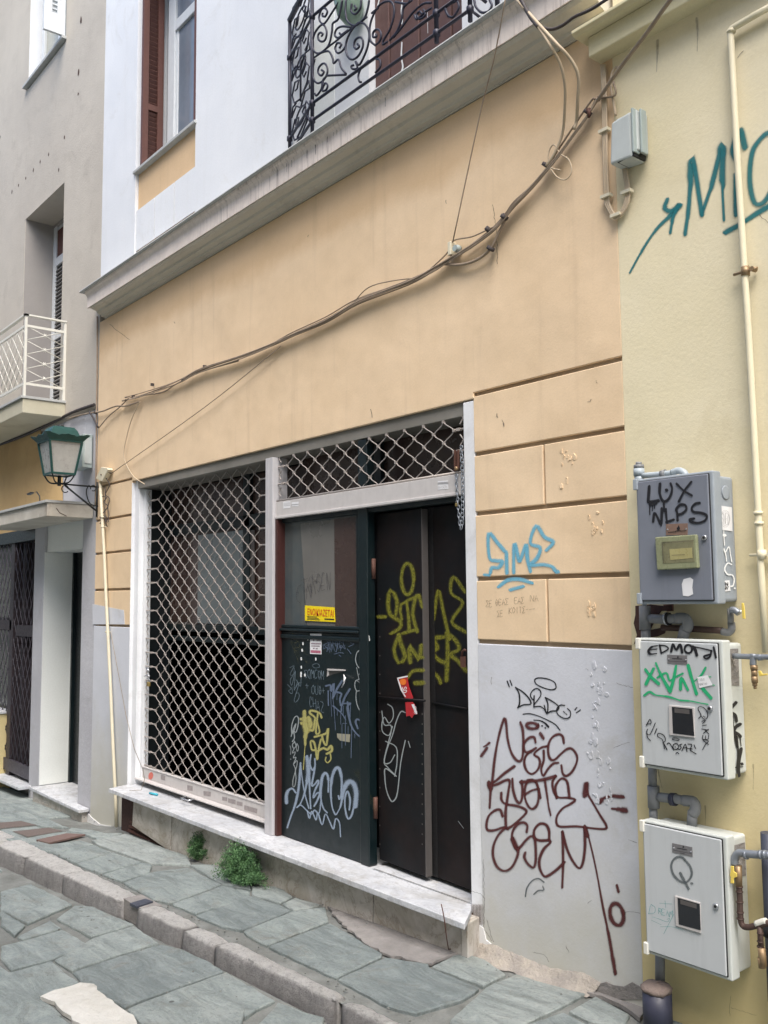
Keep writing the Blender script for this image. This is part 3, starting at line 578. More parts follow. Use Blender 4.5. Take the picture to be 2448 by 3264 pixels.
w = MB(); w.box(-7.49, -5.39, .075, .105, .058, .145); w.box(-7.49, -5.39, .02, .105, .046, .0575); w.box(-7.49, -5.39, .07, .11, .142, .152); w.build('bottom_bar', M['barw'], gl, bevel=.003)
w = MB(); w.tube([(-6.55, .02, .05), (-6.55, -.03, .046), (-6.43, -.03, .046), (-6.43, .02, .05)], .006, 6); w.build('pull_handle', M['steel'], gl)
w = MB(); w.box(-7.497, -7.455, .07, .125, .0, 2.5); w.build('guide_rail', M['jamb'], gl, bevel=.002)
w = MB(); w.box(-7.497, -7.47, .127, .32, 0.001, 2.5); w.build('darkening_board', M['darkpanel'], gl)  # dark board added so the reveal behind the guide rail reads as shade
gr = grille('lattice_shutter', -5.17, -3.55, 10, 2.205, 2.5, 2.205, .1165, .022, -5.28, -3.47)
w = MB(); w.box(-5.285, -3.475, .004, .03, 2.09, 2.198); w.box(-5.285, -3.475, -.004, .03, 2.083, 2.1); w.build('bottom_bar', M['barw'], gr, bevel=.003)
w = MB(); w.tube([(-5.285, .016, 2.207), (-3.475, .016, 2.207)], .007, 8); w.build('rail', M['grille'], gr)
# stickers on the bars
kU = K(800, 1200, 900); kH = K(1380, 1400, 360 * 1659 / 2212); stk = MB()
decal(stk, kU, [(190, 737), (232, 733), (232, 772), (190, 776)], onY(.004)); decal(stk, kU, [(1097, 615), (1158, 610), (1160, 660), (1099, 665)], onY(.004)); decal(stk, kU, [(238, 740), (280, 735), (280, 762), (240, 764)], onY(.004))
st = stk.build('sticker', M['paper'], gr); si = MB()
for yy in (745, 752, 760): stroke(si, kU, [(194, yy), (228, yy - 3)], 3, onY(.003))
for yy in (625, 632): stroke(si, kU, [(1100, yy), (1156, yy - 4)], 8, onY(.003))
write(si, kU, 'BOSEN', (1102, 644), (8, -.6), (0, 14), 2, onY(.003)); stroke(si, kU, [(240, 754), (278, 750)], 6, onY(.003)); si.build('printed_text', M['inkgrey'] if False else M['faintdark'], st, attr=True)
stk = MB()
fs_ = plain('faded sticker', (158, 150, 148), .6, 0, 1, 0, vs=60, c2=(126, 120, 124))
for pts in ([(1100, 1110), (1132, 1117), (1132, 1146), (1100, 1140)], [(1195, 1145), (1240, 1150), (1238, 1178), (1196, 1172)], [(1305, 1178), (1335, 1183), (1335, 1206), (1305, 1201)], [(1340, 1188), (1385, 1198), (1385, 1225), (1340, 1213)], [(1390, 1205), (1425, 1212), (1425, 1236), (1390, 1228)], [(1435, 1228), (1512, 1250), (1510, 1278), (1435, 1256)], [(945, 1050), (970, 1056), (970, 1084), (945, 1078)]): stk = MB(); decal(stk, kF, pts, onY(.075)); stk.build('sticker', fs_, gl)
stk = MB(); decal(stk, kF, ell(886, 1056, 14, 22, 10), onY(.075)); stk.build('sticker', plain('red sticker', (206, 112, 98), .6), gl, 'small faded red round sticker')
# ---------- joinery behind the left shutter
w = MB(); y = .3
w.box(XB, -5.4, y + .03, y + .05, .0, 1.28)
jw = w.build('shop_window', plain('dark blue green shop panel', (38, 48, 54), .3, 0, .6, 0, vs=2), bld)
w = MB()
for a, c, z0, z1 in ((XB, -5.3, 1.28, 1.34), (XB, -5.3, 2.10, 2.19), (XB, -7.55, 0, 2.6), (-7.62, -7.5, 0, 2.6), (-6.2, -6.1, 1.28, 2.6), (XB, -5.3, 1.20, 1.24)): w.box(min(a, c), max(a, c), y - .01, y + .03, z0, z1)
w.build('frame', M['green'], jw, bevel=.004)
w = MB(); w.box(XB, -5.3, y + .02, y + .04, 1.34, 2.6); w.build('pane', M['brownpane'], jw)
w = MB(); w.box(-6.96, -6.21, y + .012, y + .019, 1.35, 2.08); pass; w.build('backing_paper', M['greypane'], jw)
w = MB(); w.box(-7.42, -6.99, y - .012, y - .002, 1.338, 1.352); w.box(-6.1, -6.05, y, y + .01, 1.34, 2.07); w.build('glazing_bead', M['leafedge'], jw)
w = MB(); w.box(XB, XC, .33, .345, 0, 2.6); w.box(XB, XC, .3, .34, 2.5, 2.6); w.build('dark_room', M['black'], bld)
# ---------- entrance joinery
yf = .035
ent = MB(); ent.box(-5.26, -4.33, yf, yf + .04, .005, 1.33)
e = ent.build('entrance', M['green'], bld, bevel=.003)
w = MB()
for a, c, z0, z1, dy in ((-4.40, -4.315, 0.005, 2.5, -.012), (-5.26, -3.47, 2.055, 2.13, .0), (-5.26, -4.4, 1.335, 1.352, -.02), (-5.26, -4.4, 1.352, 1.375, -.004), (-5.26, -4.38, 1.285, 1.312, -.012), (-4.5 + .06, -4.4, 1.375, 2.06, 0)): w.box(a, c, yf + dy, yf + .05, z0, z1)
w.build('frame', M['green'], e, bevel=.006)
w = MB(); w.box(-5.283, -5.255, .0, .08, .003, 2.08); w.build('door_post', M['darkred'], e)
w = MB(); w.box(-5.26, -4.35, .06, .075, 1.37, 2.06); w.build('pane', M['dusty'], e)
w = MB(); decal(w, kU, [(488, 838), (662, 822), (662, 1466), (495, 1466)], onY(.056)); w.build('brown_board', M['brownpane'], e)
w = MB(); decal(w, kU, [(290, 865), (488, 838), (495, 1466), (330, 1470)], onY(.058)); w.build('backing_paper', plain('grey tan paper behind glass', (112, 110, 106), .3, 0, .5, 0, vs=2), e)
w = MB(); w.box(-5.26, -3.47, .2, .21, 2.1, 2.6); w.build('fanlight_pane', M['brownpane'], e); w = MB(); w.box(-4.42, -4.36, .17, .22, 2.1, 2.6); w.build('mullion', M['green'], e)
# two metal door leaves, the left one standing ajar
hA, hB = Vector((-4.308, .093, 0)), Vector((-3.872, .068, 0)); ld = (hB - hA).normalized(); ln = Vector((-ld.y, ld.x, 0)); ln = ln if ln.y > 0 else -ln
def obox(mb, a, c, n, th, z0, z1): mb.prism([a + Vector((0, 0, z0)), c + Vector((0, 0, z0)), c + n * th + Vector((0, 0, z0)), a + n * th + Vector((0, 0, z0))], (0, 0, z1 - z0))
w = MB(); obox(w, hA, hB - ld * .006, ln, .04, .035, 2.045); l1 = w.build('door_leaf', M['leaf'], e, 'left metal leaf standing slightly ajar', bevel=.002)
w = MB(); obox(w, hB - ld * .0055, hB, ln, .042, .035, 2.045); w.build('leaf_edge', M['leafedge'], l1)
rA, rB = Vector((-3.88, .125, 0)), Vector((-3.44, .095, 0)); rd_ = (rB - rA).normalized(); rn = Vector((-rd_.y, rd_.x, 0)); rn = rn if rn.y > 0 else -rn
w = MB(); obox(w, rA, rB, rn, .04, .03, 2.05); l2 = w.build('door_leaf', M['leaf'], e, 'right metal leaf, closed', bevel=.002)
w = MB(); obox(w, rA - ld * .003, rA + ld * .045, rn, -.004, .03, 2.05); w.build('shadow_gap_strip', M['black'], l2)
pl1 = lambda px, py, o: PP(px, py, hA - ln * o, ln); pl2 = lambda px, py, o: PP(px, py, rA - rn * o, rn)
kD = K(800, 1900, 800)
w = MB()
for x in (735, 1):
    pass
for zz in (1.72, .33): w.tube([(-4.312, .07, zz - .06), (-4.312, .07, zz + .06)], .014, 8)
w.build('hinge', M['rust'], l1)
w = MB(); random.seed(3)
for kk, pts in ((pl1, [(850, 640 + i * 0) for i in range(1)]),):
    for xx, y0, y1 in ((852, 20, 1640), (1132, 780, 1640)):
        for i in range(14): yy = y0 + (y1 - y0) * i / 13; p = kk(*kD((xx, yy)), .002); w.add([p + Vector((dx * .004, 0, dz * .004)) for dx, dz in ((-1, -1), (1, -1), (1, 1), (-1, 1))], [(0, 1, 2, 3)])
w.build('rivet', M['leafedge'], l1)
w = MB()
for i in range(16): yy = 600 + i * 66; p = pl2(*kD((1203, yy)), .002); w.add([p + Vector((dx * .003, 0, dz * .003)) for dx, dz in ((-1, -1), (1, -1), (1, 1), (-1, 1))], [(0, 1, 2, 3)])
w.build('rivet', M['leafedge'], l2)
w = MB(); a, c = kD((843, 668)), kD((1150, 692)); p, q = pl1(*a, .012), pl1(*c, .012); w.tube([p, q], .007, 6); w.build('cross_rail', M['leaf'], l1)
w = MB(); a, c = kD((1200, 705)), kD((1430, 745)); p, q = pl2(*a, .008), pl2(*c, .008); w.tube([p, q], .006, 6); w.build('cross_rail', M['leaf'], l2)
# mail slot
w = MB(); kG = K(880, 1980, 320)
w.prism([PY(*kG(p), yf - .001) for p in [(862, 785), (1150, 800), (1150, 820), (880, 815)]], (0, -.012, 0)); w.prism([PY(*kG(p), yf - .001) for p in [(862, 785), (880, 815), (880, 890), (850, 915)]], (0, -.006, 0)); ms = w.build('mail_slot', M['alu'], e)
w = MB(); decal(w, kG, [(885, 820), (1120, 825), (1060, 850), (930, 880), (880, 905)], onY(yf), .002); w.build('bent_flap', M['leafedge'], ms)
w = MB(); w.add([PY(*kG(p), yf - .004 - .01 * i) for i, p in enumerate([(1115, 870), (1155, 940), (1130, 1030), (1090, 1100), (1085, 1080), (1110, 1010), (1120, 930)])], [(0, 1, 5, 6), (1, 2, 4, 5), (2, 3, 4)]); tag(w.build('paper_scrap', M['paper']), 'curled white scrap of paper hanging from the mail slot', 'paper')
# ================================================================== GRAFFITI ON THE SHOP
def tagmb(name, mat, par, items, proj, kk, label=None, step=.25):
    mb = MB(); wf = 2.15 if mat.startswith('spray') else 1.22
    items = [(p, [x * wf for x in w_] if isinstance(w_, list) else w_ * wf) for p, w_ in items]
    for pts, ww in items:
        stroke(mb, kk, pts, ww, proj, step=step)
    return mb.build(name, M[mat], par, label, attr=True)
k3 = K(1500, 2100, 560); k4 = K(1500, 2560, 560); sh = lambda L: [(x, y + 1363) for x, y in L]
pw = onY(0)
tagmb('graffiti', 'markblack', dado, [([(345, 210), (365, 262)], 11), ([(372, 203), (390, 250)], 11), ([(805, 245), (785, 215), (720, 188), (640, 180), (605, 200), (625, 242), (700, 278), (770, 292), (806, 275), (803, 245)], 10),
 ([(425, 270), (455, 320), (463, 380), (460, 430), (445, 460)], 13), ([(425, 270), (490, 310), (545, 365), (570, 412), (558, 430), (500, 434), (445, 460)], 12), ([(600, 350), (598, 410), (597, 455)], 12), ([(600, 395), (575, 370), (565, 335), (590, 295), (625, 280), (657, 300), (663, 340), (640, 380), (605, 425), (600, 452), (650, 448), (690, 470), (712, 508)], 10),
 ([(705, 365), (728, 420), (728, 490), (718, 518)], 11), ([(705, 365), (770, 400), (832, 450), (815, 487), (760, 495), (718, 518)], 11), ([(695, 440), (716, 512)], 10), ([(888, 440), (845, 438), (812, 478), (825, 525), (870, 557), (915, 562), (942, 537), (940, 495), (915, 470)], 10), ([(878, 497), (888, 510)], 9), ([(898, 517), (908, 526)], 9),
 ([(985, 482), (1003, 460)], 10), ([(1000, 508), (1037, 482)], 10), ([(495, 522), (560, 518), (640, 540), (730, 580), (800, 620), (845, 675)], 9), ([(597, 578), (650, 582), (700, 605), (735, 642)], [9, 10, 12, 16]), ([(675, 633)], 14), ([(706, 652)], 14), ([(640, 612)], 10)], pw, k3, 'thin black marker tag with a halo and a smiling face')
brown = [([(180, 1400), (188, 1260), (205, 1150), (225, 960), (255, 780), (290, 640), (320, 562), (336, 620), (347, 740), (375, 860), (410, 930), (450, 966), (482, 950), (495, 880), (498, 760), (490, 660), (472, 605)], 22), (ell(580, 632, 54, 27, 5), 26), ([(612, 782), (600, 742), (560, 742), (515, 782), (500, 832), (520, 880), (570, 872), (612, 845)], 22),
 ([(663, 712), (682, 742)], 30), ([(715, 827), (660, 842), (600, 900), (642, 935), (655, 985), (630, 1052), (580, 1087), (532, 1060), (507, 990), (520, 920), (570, 872)], 20), ([(690, 872), (690, 960), (667, 1040), (686, 1105), (730, 1040), (780, 990), (822, 982)], 20),
 ([(880, 790), (868, 732), (828, 712), (770, 742), (735, 812), (735, 902), (760, 952), (800, 948), (850, 900), (910, 852), (960, 852), (1002, 912), (1000, 982), (960, 1062), (905, 1105), (870, 1082), (858, 1012)], 21), ([(175, 1190), (240, 1150), (315, 1085), (408, 1018)], 24), ([(180, 1205), (260, 1180), (330, 1147), (368, 1152), (360, 1232), (345, 1332), (330, 1452), (333, 1590)], 23), ([(175, 1180), (185, 1215)], 40),
 ([(395, 1140), (400, 1230), (425, 1320), (457, 1362), (482, 1330), (490, 1240), (482, 1160)], 23), ([(580, 1145), (535, 1165), (512, 1230), (515, 1320), (550, 1398), (590, 1415), (630, 1372), (643, 1280), (627, 1190), (590, 1147), (545, 1145)], 21), ([(520, 1277), (580, 1242), (640, 1228)], 20), ([(625, 1170), (645, 1240), (660, 1310)], 18),
 ([(480, 1165), (600, 1152), (700, 1137), (795, 1110)], 28), ([(700, 1140), (720, 1280), (738, 1400), (755, 1472)], [20, 18, 14, 18]), ([(800, 1110), (772, 1172), (788, 1260), (830, 1308), (920, 1312), (988, 1332), (940, 1372), (870, 1412), (817, 1482), (812, 1552), (850, 1585), (1000, 1582), (1150, 1600), (1268, 1606), (1280, 1572), (1220, 1472), (1150, 1352), (1112, 1285), (1090, 1190)], 20), ([(1092, 1195), (1080, 1278)], 44),
 ([(812, 1310), (800, 1212), (840, 1142), (880, 1132), (915, 1172), (932, 1302)], 22), ([(290, 1272), (292, 1332), (330, 1370), (420, 1386), (500, 1412), (526, 1450), (470, 1512), (400, 1572), (350, 1602)], 22), ([(300, 1482), (280, 1427), (230, 1432), (172, 1482), (150, 1560), (160, 1615), (220, 1620), (310, 1592), (345, 1605)], 22),
 ([(1225, 1345), (1262, 1312), (1300, 1302)], [42, 28, 24]), ([(1355, 1295), (1425, 1302)], [34, 40]), ([(1340, 1415), (1400, 1420), (1445, 1428)], [20, 34, 54]), ([(172, 797), (122, 830)], [22, 10]), ([(150, 847), (104, 912)], 24),
 (sh([(330, 230), (262, 300), (217, 400), (212, 500), (250, 600), (320, 640), (390, 602), (440, 502), (450, 432)]), 22), (sh([(530, 265), (535, 212), (500, 182), (440, 202), (395, 272), (395, 352), (430, 430), (470, 412), (520, 352), (570, 312), (605, 342), (615, 452), (612, 560), (590, 608), (540, 572), (507, 512), (515, 472)]), 22), (sh([(402, 350), (435, 425)]), 44),
 (sh([(740, 350), (650, 352), (602, 322), (602, 252), (650, 197), (710, 202), (740, 262), (742, 342), (752, 372), (692, 432), (652, 522), (652, 612), (692, 688), (740, 680), (820, 622), (882, 562)]), 24), (sh([(865, 790), (873, 560), (868, 275)]), 22), (sh([(868, 275), (900, 402), (950, 522), (1020, 613), (1060, 562), (1080, 402), (1078, 215), (1130, 382), (1190, 652), (1250, 982), (1300, 1222), (1345, 1480), (1365, 1600)]), [24, 22, 22, 24, 24, 20, 16, 16, 18, 26, 34]), (sh([(1080, 230), (1100, 300)]), 34), (sh([(1382, 780), (1395, 832)]), 22), (sh(ell(1380, 1050, 62, 105, -12)), 34)]
tagmb('graffiti', 'spraybrown', dado, brown, pw, k3, 'large dark brown spray paint scrawl with a long drip')
tagmb('graffiti', 'markgrey', dado, [(sh([(518, 880), (532, 800), (582, 732), (640, 712), (692, 745)]), 14), (sh([(597, 860), (640, 825), (690, 820), (682, 785)]), 13)], pw, k3, 'small dark arc near the foot of the wall')
kS = K(1548, 1600, 900); wall = bpy.data.objects['wall']
tagmb('graffiti', 'sprayblue', wall, [([(108, 285), (70, 240), (18, 185), (22, 325), (60, 345), (98, 350), (75, 385), (38, 385), (28, 412)], 19), ([(122, 300), (125, 412)], 19), ([(165, 410), (165, 300), (172, 245), (190, 320), (200, 350), (222, 290), (240, 250), (245, 330), (262, 402)], 19), ([(360, 280), (398, 235), (345, 205), (297, 140), (262, 240), (320, 268), (302, 330), (262, 370), (340, 368), (390, 380), (405, 398)], 19), ([(420, 410)], 20), ([(80, 495), (130, 460), (200, 455), (268, 475)], 19), ([(150, 515), (215, 497)], 19), ([(-5, 428), (18, 430)], 14)], pw, kS, 'blue spray paint tag SIME')
mb = MB()
write(mb, kS, 'sE', (2, 582), (15, -1), (0, 34), 4, pw); write(mb, kS, 'tEAs', (58, 574), (15, -1), (0, 34), 4, pw); write(mb, kS, 'EAs', (170, 562), (15, -1), (0, 36), 4, pw); write(mb, kS, 'NA', (262, 550), (20, -1), (0, 34), 4, pw); write(mb, kS, 'sE', (68, 640), (14, -1), (0, 34), 4, pw); write(mb, kS, 'KOITs---', (138, 622), (15, -1), (0, 34), 4, pw)
mb.build('handwriting', M['markfaint'], wall, 'two lines of faint pencil handwriting', attr=True)
# yellow tag across both leaves
Y2 = lambda L: [((x * 900 / 1659 + 800 - 800) / (800 / 1659), (y * 900 / 1659 + 1200 - 1900) / (800 / 1659)) for x, y in L]
tagmb('graffiti', 'sprayyellow', l1, [(Y2(ell(920, 1190, 36, 92, 0)), 20), (Y2([(752, 1412), (785, 1412)]), 20), (Y2([(852, 1392), (858, 1315), (820, 1255), (805, 1330), (820, 1402), (880, 1440), (872, 1480), (828, 1508)]), 22), (Y2([(885, 1420), (882, 1340), (985, 1290)]), 20), (Y2([(915, 1330), (925, 1400), (930, 1490)]), 20), (Y2([(897, 1508), (970, 1488)]), 20), (Y2([(975, 1495), (950, 1395), (965, 1310), (985, 1282), (1003, 1350)]), 20),
 ([(978, 262), (945, 350), (975, 440), (1020, 402), (992, 320), (978, 262)], 24), ([(1052, 432), (1050, 325), (1108, 420), (1125, 332)], 24), ([(1132, 405)], 20), ([(1037, 540), (1070, 495), (1135, 490)], 20), ([(1090, 575), (1135, 573)], 24)], pl1, kD, 'olive yellow spray paint tag, left half', step=.34)
tagmb('graffiti', 'sprayyellow', l2, [(Y2([(1052, 1370), (1070, 1430), (1100, 1255), (1130, 1380), (1165, 1540)]), 20), (Y2([(1255, 1262), (1190, 1178), (1175, 1272), (1245, 1330), (1180, 1440), (1262, 1502)]), 20), ([(1265, 272), (1207, 282), (1232, 340), (1202, 372), (1240, 420), (1272, 436)], 24), ([(1292, 552), (1300, 400), (1297, 250)], 24), ([(1297, 250), (1350, 290), (1375, 350), (1320, 385), (1370, 430), (1420, 490)], 24), ([(1195, 495), (1240, 540), (1252, 570)], 20)], pl2, kD, 'olive yellow spray paint tag, right half')
tagmb('graffiti', 'markwhite', l1, [([(905, 715), (935, 740), (940, 800), (912, 840), (882, 800), (865, 850), (872, 900), (912, 920), (935, 862)], 7), ([(865, 760), (880, 850), (930, 870), (880, 1080), (902, 1130), (960, 1190)], 7), ([(890, 960), (960, 1000), (965, 1100), (950, 1190)], 7), ([(1020, 770), (990, 765), (960, 830), (935, 920), (900, 1010), (882, 1100), (920, 1100), (950, 1050)], 7), ([(960, 1190), (890, 1140), (885, 1200), (895, 1280), (920, 1345), (942, 1355), (968, 1300), (990, 1100), (1020, 955)], 8), ([(1040, 960), (1052, 1000)], 6)], pl1, kD, 'looping thin white marker scrawl')
stroke_mb = MB(); stroke(stroke_mb, kD, [(1370, 1488), (1405, 1535)], 4, pl2); stroke_mb.build('scratch', M['markwhite'], l2, attr=True)
pe = onY(yf); kM = K(880, 2250, 320); D2M = lambda L: [((800 + x * .48222 - 880) / (320 / 1659), (1900 + y * .48222 - 2250) / (320 / 1659)) for x, y in L]
tagmb('graffiti', 'spraylilac', e, [([(172, 1590), (172, 1470), (210, 1392), (270, 1367), (322, 1430)], [46, 44, 36, 26]), ([(405, 955), (395, 1120), (367, 1400), (312, 1640), (242, 1830), (187, 2005)], [32, 34, 34, 34, 28, 24]), ([(405, 960), (430, 1180), (470, 1430), (540, 1690)], 18), ([(512, 860), (532, 1000), (520, 1180), (470, 1440), (400, 1620), (350, 1675)], [58, 56, 46, 26, 22, 20]), ([(530, 1000), (545, 1200), (557, 1430), (572, 1690)], [50, 40, 28, 24]),
 ([(575, 815), (558, 960), (602, 1060), (642, 1000), (642, 880)], 26), ([(640, 1030), (612, 1180), (590, 1320), (642, 1290), (690, 1232), (700, 1272), (640, 1402), (612, 1520), (680, 1440), (720, 1452), (682, 1562), (632, 1650)], 26), ([(862, 1420), (865, 1252), (850, 1145), (810, 1112), (762, 1182), (735, 1402), (745, 1562), (782, 1690), (840, 1760)], [20, 36, 44, 42, 36, 26, 22]), ([(1030, 1490), (1045, 1545), (1075, 1452), (1085, 1252), (1060, 1082), (1020, 1022), (972, 1052), (927, 1172), (905, 1352), (910, 1552), (935, 1700), (975, 1790)], [22, 24, 30, 40, 52, 48, 40, 30, 24, 24]),
 ([(1000, 1790), (1065, 1660), (1100, 1460), (1150, 1312), (1222, 1250), (1290, 1302), (1325, 1452), (1310, 1650)] , [20, 30, 50, 66, 72, 74, 70, 60]), (D2M([(680, 1390), (665, 1450), (640, 1470), (622, 1400), (622, 1330), (638, 1290), (655, 1345), (650, 1410)]), 26), (D2M([(305, 1395), (330, 1382), (372, 1420), (400, 1440), (420, 1415), (450, 1435), (462, 1360)]), 20),
 (D2M([(372, 1420), (387, 1470), (402, 1422), (430, 1480), (442, 1432), (470, 1512), (492, 1440), (520, 1490), (545, 1540), (560, 1472), (585, 1500), (592, 1588)]), 20)], pe, kM, 'pale lilac bubble lettered spray tag')
tagmb('graffiti', 'sprayyellow2', e, [([(468, 100), (472, 200), (482, 330), (500, 400), (482, 520), (482, 640)], [40, 60, 70, 60, 40, 26]), ([(540, 230), (560, 300), (520, 380)], 70), ([(480, 640), (465, 850), (450, 1050)], 10), ([(750, 190), (722, 122), (650, 90), (572, 80), (560, 122), (640, 190), (637, 262), (612, 400), (540, 390)], 24), ([(690, 130), (680, 252), (720, 430), (660, 450), (672, 250)], 20), ([(640, 512), (720, 490), (830, 450), (860, 372), (850, 500), (830, 650), (780, 582), (760, 500)], 24), ([(740, 560), (702, 720), (682, 890), (652, 700), (620, 592), (570, 590), (590, 720), (640, 730)], 22), ([(700, 740), (780, 700), (850, 720), (908, 662), (920, 740), (842, 790)], 28), ([(895, 790), (905, 880), (852, 940), (815, 900), (825, 850)], 14), ([(420, 220)], 34), ([(424, 285)], 34)], pe, kM, 'pale yellow dripping tag')
tagmb('graffiti', 'markwhite', e, [([(1445, 620), (1475, 560), (1470, 480), (1440, 465), (1415, 520), (1420, 620), (1420, 720), (1390, 775), (1345, 740), (1315, 650), (1325, 550), (1362, 492), (1408, 490)], 16), ([(1420, 700), (1450, 800), (1465, 880)], 14), ([(1370, 880), (1480, 745)], 15), ([(1330, 770), (1370, 960)], 14), ([(1440, 980), (1460, 900), (1435, 880), (1372, 960), (1320, 980), (1300, 1060), (1330, 1150), (1385, 1140), (1400, 1090)], 15), ([(1420, 1040), (1330, 980)], 12), ([(1330, 1150), (1320, 1250), (1340, 1380), (1390, 1475), (1450, 1410), (1490, 1310)], 16), ([(1380, 1150), (1470, 1250), (1465, 1180), (1420, 1160), (1450, 1080)], 14)], pe, kG, 'looping white marker line beside the frame')
tagmb('graffiti', 'drip', e, [([(825, 1070), (900, 1060), (905, 1160), (955, 1030), (937, 1270)], 32), ([(937, 1270), (1000, 1130), (1090, 985)], 34), ([(1000, 1170), (1080, 1200), (1055, 1290), (1080, 1400), (1140, 1250), (1218, 1122)], 32), ([(1080, 1400), (1070, 1500), (950, 1400)], 20), ([(1110, 1360), (1235, 1360), (1175, 1420), (1215, 1640)], 26), ([(900, 1180), (920, 1570)], 8), ([(940, 1280), (975, 1659), (980, 1800)], 9), ([(860, 1150), (865, 1390)], 20), ([(1010, 1180), (1005, 1300)], 8), ([(1110, 1400), (1110, 1560)], 9), ([(1232, 1380), (1225, 1610)], 9), ([(1010, 1450), (1012, 1560)], 8), ([(1070, 1450), (1068, 1700)], 10)], pe, kG, 'grey dripping letters under the mail slot')
tagmb('graffiti', 'drip', e, [([(940, 0), (1080, 120), (1150, 230)], 20), ([(1180, -60), (1232, 300), (1340, 470), (1430, 520), (1475, 480), (1470, 380), (1410, 270), (1350, 220), (1315, 262), (1350, 370)], 30), ([(960, 0), (980, 400)], 9), ([(1250, 370), (1240, 860)], 11), ([(1425, 540), (1420, 925)], 11), ([(1090, 300), (1088, 695)], 10), ([(1145, 160), (1145, 650)], 10), ([(1190, 340), (1190, 460)], 9), ([(1100, 290), (1170, 290)], 9), ([(1300, 460), (1302, 530)], 9)], pe, kM, 'long grey paint drips')
tagmb('graffiti', 'markwhite', e, [([(250, 500), (290, 370), (330, 290), (300, 400), (262, 450), (260, 320), (300, 200), (350, 170), (372, 240), (350, 380), (320, 440), (285, 400), (305, 520), (270, 590)], 18), ([(310, 590), (270, 640), (290, 700), (330, 660), (300, 580)], 16), ([(345, 620), (335, 700), (355, 750), (370, 680), (345, 620)], 12), ([(230, 660), (245, 720), (240, 800)], 10), ([(300, 700), (270, 780), (320, 760), (285, 860), (330, 850), (290, 960), (345, 900), (345, 980), (320, 1080), (330, 1200), (310, 1320), (280, 1330), (280, 1220), (320, 1060), (285, 960)], 14), ([(242, 880)], 16)], pe, kM, 'narrow vertical white marker scribble')
mb = MB(); write(mb, kG, 'SOMCOM', (470, 790), (44, 4), (0, 140), 11, pe, .25, .12); write(mb, kG, '+', (480, 1000), (60, 0), (0, 130), 10, pe); write(mb, kG, 'OUt', (590, 1060), (44, 6), (0, 140), 10, pe); write(mb, kG, '+', (750, 1080), (60, 0), (0, 130), 10, pe); write(mb, kG, 'CHAZ', (545, 1240), (46, 22), (10, 160), 10, pe, .35, .1)
for L, ww in ((ell(662, 738, 58, 36), 10), ([(225, 770), (300, 740), (230, 880), (290, 880), (300, 770)], 10), ([(280, 900), (240, 960), (240, 1020), (265, 1050), (320, 820), (300, 1130), (350, 1010), (340, 970), (400, 1080), (415, 930)], 11), ([(190, 1045), (250, 1120), (205, 1150), (265, 1200), (262, 1090)], 11), ([(300, 1140), (385, 1010), (300, 1300), (340, 1330), (380, 1260), (375, 1190), (335, 1190)], 12)): stroke(mb, kG, L, ww, pe)
mb.build('graffiti', M['markthin'], e, 'several thin pale marker tags in the upper panel', attr=True)
mb = MB(); write(mb, kG, 'SNANEL', (830, 285), (50, 0), (0, 130), 9, pe, .12, .2); write(mb, kG, 'NMUMN', (800, 380), (60, 0), (0, 110), 8, pe, .15, .3)
for L in ([(770, 400), (900, 350), (910, 500)], [(960, 545), (1050, 520), (1115, 530)], [(1040, 560), (1070, 580)], [(1200, 420), (1290, 375), (1230, 360)], [(780, 460), (850, 430), (840, 500)], [(1180, 460), (1240, 540)]): stroke(mb, kG, L, 12, pe)
mb.build('graffiti', M['drip'], e, 'dense blue grey scribbled tag', attr=True)
mb = MB()
for L in (ell(265, 250, 40, 50), ell(300, 320, 50, 40), ell(350, 390, 38, 55), [(240, 340), (300, 470), (360, 520), (390, 600), (470, 640), (510, 690)], [(380, 400), (450, 470), (500, 550), (540, 540)], [(300, 480), (330, 560), (370, 670)], ell(350, 460, 50, 30)): stroke(mb, kG, L, 8, pe)
mb.build('graffiti', M['olivemark'], e, 'faint olive chain of loops', attr=True)
mb = MB()
for p in ((452, 270), (523, 290), (443, 370), (430, 480), (415, 620), (655, 625), (416, 760), (412, 860), (410, 900), (475, 890), (1530, 260), (1540, 300)): stroke(mb, kG, [(p[0], p[1] - 12), (p[0] + 2, p[1] + 14)], 28, pe)
mb.build('paint_spot', M['markwhite2'], e, attr=True)
mb = MB(); write(mb, kM, 'ZEKXESROSCUY', (1285, 1060), (26, 52), (70, 10), 8, pe, .1, .25)
mb.build('graffiti', M['olivemark'], e, 'faint vertical scrawl at the panel edge', attr=True)
mb = MB(); write(mb, kU, 'TARSEN', (300, 1190), (26, -4), (0, 80), 4, onY(.055), .1, .25); write(mb, kU, 'EIN', (270, 1240), (24, -4), (0, 80), 4, onY(.055), .2, .2); mb.build('graffiti', M['faintdark'], e, 'faint dark tag on the dusty glass', attr=True)
tp = MB(); decal(tp, kM, [(1005, 455), (1225, 470), (1215, 600), (1060, 575), (1010, 520)], pe, .0006); tp.build('tape_strip', M['tape'], e)
gs_ = MB(); decal(gs_, kU, [(488, 835), (662, 815), (662, 819), (488, 840)], onY(.054)); decal(gs_, kU, [(495, 1466), (662, 1466), (662, 1473), (495, 1473)], onY(.05)); gs_.build('glazing_bead', M['leafedge'], e)
